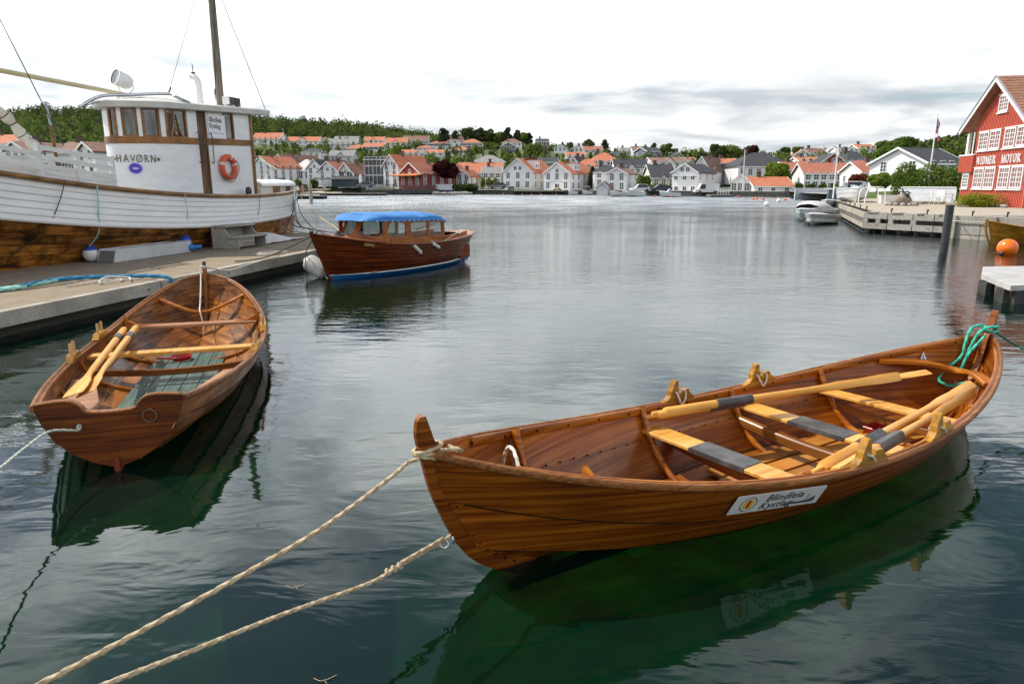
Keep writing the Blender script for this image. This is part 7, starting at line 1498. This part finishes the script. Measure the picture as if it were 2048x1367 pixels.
# --- ground: one sheet through all those feet, up to the wooded hill
HILL = [(-400, 225), (0, 242), (100, 234), (300, 238), (500, 252), (600, 260), (700, 264), (800, 279), (870, 288), (950, 290), (1050, 296), (1150, 306), (1250, 313), (1400, 322), (1600, 322), (1750, 318), (1830, 306), (1900, 286), (1990, 262), (2300, 240)]
SHORE = [(-600, 60), (-200, 75), (0, 84), (150, 90), (330, 130), (500, 176), (640, 178), (780, 166), (1008, 161), (1180, 156), (1250, 149), (1340, 141), (1460, 133), (1590, 126), (1640, 112), (1700, 86), (1900, 80), (2100, 80), (2500, 80)]
def px_of(x, y): return 1024+FPX*x/(y*math.cos(PITCH)+CAM_H*math.sin(PITCH))
def hill_h(x, y):
    px = px_of(x, y); sx = interp(px, [a for a, c in SHORE], [c for a, c in SHORE]); hy = interp(px, [a for a, c in HILL], [c for a, c in HILL]); Yh = 470 if px < 900 else 400 if px < 1700 else 330
    zt = Py(px, hy, Yh).z; u = (y-sx)/(Yh-sx)
    if u < 0: return -2.5
    return .95+(zt-.95)*max(0, min(1, (u-.06)/.94))**1.25*(1 if u < 1 else 1)
def ground(x, y):
    h0 = hill_h(x, y); ws = .35; acc = h0*ws; tot = ws
    if h0 < 0: return h0
    for ax, ay, az in ANCH:
        d2 = (x-ax)**2+(y-ay)**2
        if d2 < 3600: w_ = 1/(1+(d2/120)**1.6)*math.exp(-d2/1500)*4; acc += (az-.15)*w_; tot += w_
    return max(.9, acc/tot)
m_ground = mat('hillside_grass', (.03, .055, .012), .95, (.10, .13, .03), (.06, .06, .06), 3.0, .35, .65, detail=8)
b = M(); NX, NY = 110, 74; gx = [-520+1040*i/NX for i in range(NX+1)]; gy = [62+(720-62)*(j/NY)**1.5 for j in range(NY+1)]; gv = []
for y in gy:
    for x in gx:
        xx = x*(.35+.65*y/480); gv.append((xx, y, ground(xx, y)))
b.add(gv, [(j*(NX+1)+i, j*(NX+1)+i+1, (j+1)*(NX+1)+i+1, (j+1)*(NX+1)+i) for j in range(NY) for i in range(NX)]); ob('hillside', b, m_ground, smooth=60, kind='structure')
def gz(x, y):                                                      # height on that sheet
    return ground(x, y)
# promenade and quay wall along the far shore
m_prom = mat('promenade_paving', (.34, .32, .29), .9, (.44, .42, .38), (.3, .3, .3), 3.0); m_qw = mat('dark_quay_stones', (.035, .033, .03), .9, (.13, .125, .115), (.8, .8, .8), 3.0, .4, .65)
SP_ = [V((px_w, Y_, 0)) for px_w, Y_ in [((px-1024)/FPX*(Y*math.cos(PITCH)+CAM_H*math.sin(PITCH)), Y) for px, Y in SHORE if -300 < px < 1720]]
r = [[p+V((0, -1.2, -2)), p+V((0, -1.2, .98)), p+V((0, 13, 1.02))] for p in SP_]; b = M(); b.rings([[q[0], q[1]] for q in r], False, False); ob('quay_wall', b, m_qw, kind='structure'); b = M(); b.rings([[q[1]+V((0, 0, .004)), q[2]] for q in r], False, False); ob('promenade', b, m_prom, kind='structure')
b = M(); q = [Py(x, y, Y) for x, y, Y in ((590, 388, 176.5), (684, 386.5, 170), (684, 379, 178), (590, 380, 184))]; b.add([V((p.x, p.y, z)) for p, z in zip(q, (.2, .2, 1.15, 1.15))], [(0, 1, 2, 3)]); ob('beach', b, mat('sand', (.44, .37, .27), .95, (.54, .46, .35), (1, 1, 1)), kind='structure')
# the wood on the hill and scrub between the houses
def mass(name, m, pts, seed, leaf, per, hgt):
    rnd = random.Random(seed); b = M()
    for (x, y, z, s) in pts:
        hh = hgt*s*rnd.uniform(.75, 1.25); rx = hh*rnd.uniform(.26, .40); blobs = [(V((x+rnd.uniform(-.4, .4)*rx, y+rnd.uniform(-.4, .4)*rx, z+hh*f)), V((rx*w_, rx*w_, hh*.28))) for f, w_ in ((.35, 1.0), (.58, .95), (.82, .6))]; leaves(b, blobs, per, leaf, rnd)
    return ob(name, b, m, kind='stuff')
rnd = random.Random(21); P = {0: [], 1: [], 2: []}
for i in range(3300):
    px = (rnd.uniform(-60, 1000) if i % 5 else rnd.uniform(-520, -60)) if i % 4 else rnd.uniform(1790, 2080); u = rnd.random(); Yh = 470 if px < 1000 else 330; Yl = (330 if px < 480 else 380 if px < 880 else 400) if px < 1000 else 190; Y = lerp(Yl, Yh+25, u**.8); x = (px-1024)/FPX*Y*.99; z = gz(x, Y)
    if px < 480: Y = lerp(175, Yh+20, u); x = (px-1024)/FPX*Y*.99; z = gz(x, Y)
    P[0 if rnd.random() < .42 else 1 if rnd.random() < .72 else 2].append((x, Y, z-1, rnd.uniform(.75, 1.15)*(1 if px < 1000 else .62)))
for k, (m_, nm) in enumerate(((f_dark, 'dark_forest'), (f_mid, 'green_forest'), (f_pine, 'pine_forest'))): mass(nm, m_, P[k], 31+k, .66, 100, 8.2)
Q = {0: [], 1: [], 2: []}
hs = [(a, c) for a, c, d_ in ANCH]
tries = 0
while sum(len(v) for v in Q.values()) < 2200 and tries < 30000:
    tries += 1; px = rnd.uniform(490, 1900); Y = rnd.uniform(182, 400); x = (px-1024)/FPX*Y*.99
    if any((x-a)**2+(Y-c-0)**2 < 75 for a, c in hs) or any(abs(x-a) < 9 and -16 < Y-c < -3 for a, c in hs): continue
    z = gz(x, Y); Q[rnd.randrange(3)].append((x, Y, z-.3, rnd.uniform(.6, 1.3)))
for k, (m_, nm) in enumerate(((f_dark, 'dark_shrubbery'), (f_mid, 'green_shrubbery'), (g_light, 'light_shrubbery'))): mass(nm, m_, Q[k], 41+k, .5, 60, 3.4)
# --- small things along the far quay
m_carp = {'white': mat('car_white', (.7, .7, .7), .3), 'grey': mat('car_grey', (.18, .19, .19), .3), 'blue': mat('car_blue', (.02, .03, .08), .3)}
def car(label, px, py, Y, col, L_=4.2, hgt=1.5, rot=0, van=False):
    p = Py(px, py, Y); t = root('parked_car', label, 'car', p, rot, 'cars parked along the far quay'); w_ = .85; b = M()
    prof = [(-.5, .35), (-.49, .75), (-.30, .85), (-.14, hgt/1.0 if False else hgt), (.28, hgt), (.46, .9), (.5, .8), (.5, .35)] if not van else [(-.5, .35), (-.5, .8), (-.36, .95), (-.26, hgt), (.48, hgt), (.5, .9), (.5, .35)]
    b.prism([(x*L_, -w_, z) for x, z in prof], (0, 2*w_, 0)); ob('body', b, m_carp[col], t)
    b = M(); wp = [(-.27, .88), (-.13, hgt-.08), (.26, hgt-.08), (.42, .9)] if not van else [(-.34, .98), (-.25, hgt-.12), (-.08, hgt-.12), (-.08, .98)]
    b.prism([(x*L_, -w_-.01, z) for x, z in wp], (0, 2*w_+.02, 0)); ob('side_window', b, m_twin, t)
    for x in (-.31, .31):
        for y in (-w_-.02, w_-.16): b = M(); b.tube([(x*L_, y, .32), (x*L_, y+.18, .32)], .32, 12); ob('wheel', b, m_dark, t)
car('grey hatchback parked before the pollarded shrubs', 996, 378, 160, 'grey', 4.3); car('white small car parked by the round bright shrub', 1281, 384, 143, 'white', 3.8, 1.6); car('dark blue car parked before the mansard house', 1321, 384, 142, 'blue', 4.4, 1.45); car('white van parked beside the white boathouse', 1412, 388, 135, 'white', 4.6, 1.95, 0, True); car('silver grey car by the flat roofed glass block', 731, 376, 165, 'grey', 4.2)
def mb(label, px, py, L_, rot, top, hull=None, tm=None):
    p = Pz(px, py, 0); L_ *= .72; motorboat(label, p, math.radians(rot), L_, L_*.38, hull or m_gel, top, None, 'boats moored along the far quay', tm)
mb('white cabin boat moored before the copper beech', 903, 387, 6.0, 100, 'cabin'); mb('white motorboat moored at the large quayside gable', 1010, 388.5, 6.5, 60, 'cabin'); mb('brown covered boat at the timber landing between the gables', 1098, 389, 6.0, 15, 'cover', mat('brown_hull', (.20, .11, .05), .5), mat('brown_cover', (.26, .18, .10), .8)); mb('small white dinghy beside the second gable', 1136, 390, 3.6, 40, 'open')
mb('white motorboat with blue-grey canopy at the second gable', 1165, 390, 5.5, 60, 'cabin'); mb('white open boat before the tiny shed', 1218, 393, 5.0, 40, 'screen'); mb('white covered boat before the cream gable', 1244, 393, 6.5, 20, 'cover', None, m_tarpl); mb('white motorboat in front of the dark blue car', 1318, 394, 5.5, 10, 'screen')
def ball(label, px, py, r_, m_, group='buoys off the far quay'):
    p = Pz(px, py, 0); t = M(); t.ball((0, 0, r_*.55), r_, 12, 8); tag(ob('float_buoy', t, m_, None, 60, loc=p), label, 'buoy', group)
m_pink = mat('pink_buoy', (.55, .10, .10), .4)
for px, lb in ((1006, 'pink buoy by the first white motorboat'), (1045, 'pink buoy before the glass doors of the large gable'), (1063, 'pink buoy at the right corner of the large gable'), (1082, 'pink buoy between the two quayside gables'), (1112, 'pink buoy behind the brown covered boat')): ball(lb, px, 389.5, .22, m_pink)
for px, py, lb in ((1310, 394, 'red buoy at the bow of the boat before the blue car'), (1342, 394.5, 'red buoy under the white boathouse'), (1477, 395, 'red buoy before the café terrace')): ball(lb, px, py, .22, m_pink)
for px, py, lb in ((1506, 399, 'first orange buoy off the long white shed'), (1513, 399, 'second orange buoy touching the first off the long white shed'), (1526, 399.5, 'orange buoy alone beneath the shed end'), (1553, 401, 'orange buoy nearer the covered motorboat'), (1570, 401, 'orange buoy nearest the covered motorboat')): ball(lb, px, py, .20, m_orange)
for px, py, lb in ((1533, 412, 'white buoy floating alone in the open water'), (1557, 404.5, 'white buoy beyond the one alone in open water')): ball(lb, px, py, .30, m_white)
# jetties, terrace, awnings, parasols
def jetty(label, px0, px1, py, Y, dz=.55, dep=2.6):
    p, q = Pz(px0, py, 0), Pz(px1, py, 0); Yp = p.y; t = root('jetty', label, 'jetty', p); L_ = (q-p).length; b = M(); b.box((0, 0, dz-.18), (L_, dep, dz)); ob('deck', b, w_grey, t)
    k = int(L_/3)+1
    for i in range(k+1): b = M(); b.tube([(L_*i/k, .15, -1.5), (L_*i/k, .15, dz-.181)], .12, 7); ob('pile', b, m_pile, t)
    b = M(); b.box((0, .3, -.1), (L_, dep, dz-.20)); ob('deck_shade_block', b, m_void, t)  # black block added as painted shade below the deck
jetty('short grey jetty with a post, just off the ship stern', 556, 646, 398, 108); jetty('long low grey jetty reaching towards the red restaurant', 640, 770, 391, 150, .5, 2); jetty('timber landing below the two white quayside gables', 1028, 1130, 389.5, 150, .9, 3); jetty('low grey landing stage beside the white van', 1420, 1466, 394, 130, .4, 2.5)
p = Pz(622, 397, .5); b = M(); b.tube([(0, 0, -.5), (0, 0, 1.8)], .22, 9); tag(ob('jetty_post', b, w_greypale, None, 40, loc=p), 'thick pale post on the short grey jetty', 'post')
def terrace(label, x0, x1, py, Y, m_, posts=9):
    p, q = Py(x0, py, Y), Py(x1, py, Y); L_ = (q-p).length; t = root('railed_deck', label, 'deck', p); b = M(); b.box((0, 0, -1.0), (L_, 4, .0)); ob('platform', b, m_qw, t)
    for i in range(posts): b = M(); b.box((L_*i/(posts-1)-.05, 0, 0), (L_*i/(posts-1)+.05, .1, 1.1)); ob('post', b, m_, t)
    for z in (.35, .7, 1.05): b = M(); b.box((0, .02, z), (L_, .08, z+.10)); ob('rail', b, m_, t)
    return t
terrace('dark railed dining deck in front of the red restaurant', 787, 874, 378, 159, mat('deck_purple_grey', (.10, .085, .095), .8), 14); terrace('dark railed deck between the glass block and the red restaurant', 724, 786, 379, 160, mat('deck_grey', (.16, .16, .17), .8), 10); terrace('white railed café terrace beside the orange roofed café', 1436, 1462, 388, 132, m_trim, 6)
t = root('glass_pavilion', 'dark glass fronted restaurant under the steep brown gable', 'pavilion', Py(664, 374, 166)); wpx = 46*166/FPX; b = M(); b.box((0, 0, 0), (wpx, 4, 1.7)); ob('wall', b, mat('dark_glass_wall', (.03, .05, .07), .15), t); b = M(); b.prism([(-.3, -.6, 1.7), (wpx+.3, -.6, 1.7), (wpx+.3, 4.2, 2.5), (-.3, 4.2, 2.5)], (0, 0, .12)); ob('roof', b, m_roof['k'], t)
for i in range(6): b = M(); b.box((wpx*i/5-.04, -.03, 0), (wpx*i/5+.04, .0, 1.7)); ob('mullion', b, m_dark, t)
for px, lb in ((633, 'dark folded-out parasol nearest the silvery hall'), (645, 'dark parasol in the middle of the beach café'), (657, 'dark parasol next to the glass pavilion')):
    t = root('parasol', lb, 'parasol', Py(px, 375, 170), 0, 'parasols of the beach café'); b = M(); b.tube([(0, 0, 0), (0, 0, 2.3)], .04, 6); ob('pole', b, m_dark, t); b = M(); b.rings([[V((r_*math.cos(pi*k/4), r_*math.sin(pi*k/4), z)) for k in range(8)] for r_, z in ((1.7, 1.85), (1.65, 1.95), (.05, 2.5))]); ob('canopy', b, mat('parasol_cloth', (.07, .065, .065), .9), t)
t = root('parasol', 'closed white parasol standing beside the dark glass pavilion', 'parasol', Py(722, 373, 166)); b = M(); b.lathe([(.04, 0), (.04, .8), (.45, .9), (.30, 2.4), (.03, 2.9)], 8); ob('canopy', b, m_trim, t)
t = root('pergola', 'white pergola along the second quayside gable', 'pergola', Py(1089, 380, 156)); L_ = 50*156/FPX
for i in range(5): b = M(); b.box((L_*i/4-.06, 0, 0), (L_*i/4+.06, .1, 1.7)); ob('post', b, m_trim, t)
b = M(); b.box((-.1, -.1, 1.7), (L_+.1, .2, 1.85)); ob('beam', b, m_trim, t)
for px0, px1, py, Y, lb in ((872, 960, 377, 163, 'low white quay wall beneath the copper beech'), (1590, 1760, 389, 106, 'long low white garden wall beyond the sailing boat')):
    p, q = Py(px0, py, Y), Py(px1, py, Y); b = M(); b.box((0, 0, -1.0), ((q-p).length, .3, .9)); b.box((-.05, -.05, .901), ((q-p).length+.05, .35, .98)); tag(ob('garden_wall', b, m_wall['p'], loc=p), lb, 'wall')
for px, yb, yt, Y, lb in ((1484, 386, 300, 131, 'tall white flag mast by the café terrace'), (568, 290, 256, 330, 'slim bare pole on the upper terrace above the ship stern'), (889, 313, 301, 262, 'short white pole beside the long bungalow')):
    p = Py(px, yb, Y); b = M(); b.tube([(0, 0, 0), (0, 0, Py(px, yt, Y).z-p.z)], [.10, .05], 7); tag(ob('mast_pole', b, m_white, loc=p), lb, 'pole')
b = M(); p = Py(110, 290, 60); b.tube([(0, 0, -3.0), (-.1, 0, 1.6)], [.15, .13], 8); o = root('distant_mast', 'bare mast with a pale top rising behind the slatted bulwark', 'mast', p); ob('lower_mast', b, w_cap, o); b = M(); b.tube([(-.1, 0, 1.6), (-.3, 0, 3.4)], [.13, .09], 8); b.prism([(-.35, 0, 3.4), (-.35, 0, 3.55), (.15, 0, 3.3)], (0, .03, 0)); ob('top_mast', b, mat('pale_mast', (.42, .43, .45), .6), o)
# boulders and two tiny walkers on the beach
rnd = random.Random(9)
for i in range(14):
    px = 900+i*5.2 if i < 9 else 870+(i-9)*5; p = Pz(px, 386.8, .25); b = M(); s_ = rnd.uniform(.35, .6); b.ball((0, 0, 0), (s_*1.3, s_, s_*.8), 8, 6, .12, rnd); tag(ob('shore_boulder', b, m_stone, loc=p), ('grey rounded boulder at the waterline below the low white quay wall' if i < 9 else 'grey rounded boulder at the waterline beside the red restaurant deck'), 'boulder', 'boulders below the white quay wall')
def walker(label, px, py, Y, top, leg, hair=(.10, .06, .03)):
    p = Py(px, py, Y); t = root('person', label, 'person', p); vs = [(0, 0, .92), (0, 0, 1.2), (0, 0, 1.42), (0, 0, 1.52), (0, 0, 1.66), (.1, 0, .85), (.12, -.05, .48), (.13, 0, .05), (.14, -.12, .03), (-.1, 0, .85), (-.13, .1, .48), (-.14, .18, .05), (-.15, .08, .03), (.2, 0, 1.38), (.27, .03, 1.1), (.26, -.1, .88), (-.2, 0, 1.38), (-.27, -.03, 1.1), (-.25, -.14, .9)]
    ed = [(0, 1), (1, 2), (2, 3), (3, 4), (0, 5), (5, 6), (6, 7), (7, 8), (0, 9), (9, 10), (10, 11), (11, 12), (2, 13), (13, 14), (14, 15), (2, 16), (16, 17), (17, 18)]; rad = [.15, .14, .13, .05, .10, .09, .065, .045, .035, .09, .065, .045, .035, .06, .045, .035, .06, .045, .035]
    me = bpy.data.meshes.new('body'); me.from_pydata(vs, ed, []); o = put('body', me, t); mo = o.modifiers.new('skin', 'SKIN'); o.modifiers.new('smooth', 'SUBSURF').levels = 1
    for i, q in enumerate(me.skin_vertices[0].data): q.radius = (rad[i], rad[i]*.8); q.use_root = i == 0
    m_ = bpy.data.materials.new('clothes'); m_.use_nodes = True; nt = m_.node_tree; tc = nd(nt, 'ShaderNodeTexCoord'); sp = nd(nt, 'ShaderNodeSeparateXYZ'); nt.links.new(tc.outputs['Object'], sp.inputs[0]); mr = nd(nt, 'ShaderNodeMath', operation='DIVIDE', i_1=2.0); nt.links.new(sp.outputs[2], mr.inputs[0])
    c = ramp(nt, mr.outputs[0], [(0, leg), (.45, leg), (.46, top), (.735, top), (.74, (.5, .3, .22))]); nt.links.new(c, nt.nodes['Principled BSDF'].inputs['Base Color']); nt.nodes['Principled BSDF'].inputs['Roughness'].default_value = .9; me.materials.append(m_)
    b = M(); b.ball((0, .02, 1.72), (.10, .11, .10), 10, 7); ob('hair', b, mat('brown_hair', hair, .8), t, 60)
walker('person in a pinkish top and yellow trousers walking on the short jetty', 606, 391, 110, (.45, .22, .24), (.50, .38, .06)); walker('person in white and blue sitting place by the jetty end', 596, 391, 112, (.6, .6, .62), (.06, .10, .3)); walker('person in pale clothes at the end of the short jetty', 650, 389, 130, (.55, .5, .52), (.4, .38, .4))
# jellyfish just under the surface
def jelly(label, px, py, r_, z):
    m_ = MATS.get('jelly')
    if not m_:
        m_ = bpy.data.materials.new('jelly'); MATS['jelly'] = m_; m_.use_nodes = True; nt = m_.node_tree; nt.nodes.clear(); tr = nd(nt, 'ShaderNodeBsdfTransparent'); df = nd(nt, 'ShaderNodeBsdfDiffuse'); df.inputs[0].default_value = (.5, .6, .6, 1); x = nd(nt, 'ShaderNodeMixShader', i_0=.16); o = nd(nt, 'ShaderNodeOutputMaterial'); nt.links.new(tr.outputs[0], x.inputs[1]); nt.links.new(df.outputs[0], x.inputs[2]); nt.links.new(x.outputs[0], o.inputs[0])
    t = root('jellyfish', label, 'jellyfish', Pz(px, py, z), 0, 'moon jellyfish'); b = M(); b.lathe([(r_, 0), (r_*.97, .015), (r_*.8, .045), (r_*.45, .07), (.004, .08)], 24); ob('bell', b, m_, t, 60)
    b = M()
    for a in (.8, 2.4, 3.9, 5.5): b.torus((.3*r_*math.cos(a), .3*r_*math.sin(a), .05), r_*.16, r_*.05, None, 14, 5)
    ob('rings', b, m_, t, 60)
jelly('round translucent jellyfish under the shadow of the front boat', 1051, 1197, .085, -.15); jelly('translucent jellyfish beside the dark reflection of the transom boat', 126, 990, .09, -.15); jelly('small pale jellyfish near the two bow lines low in the water', 58, 1328, .06, -.12)
# the quay the ropes lead to, under the photographer's feet
b = M(); b.box((-9, -8, -3), (9, .35, .62)); ob('near_quay', b, m_conc, kind='structure')
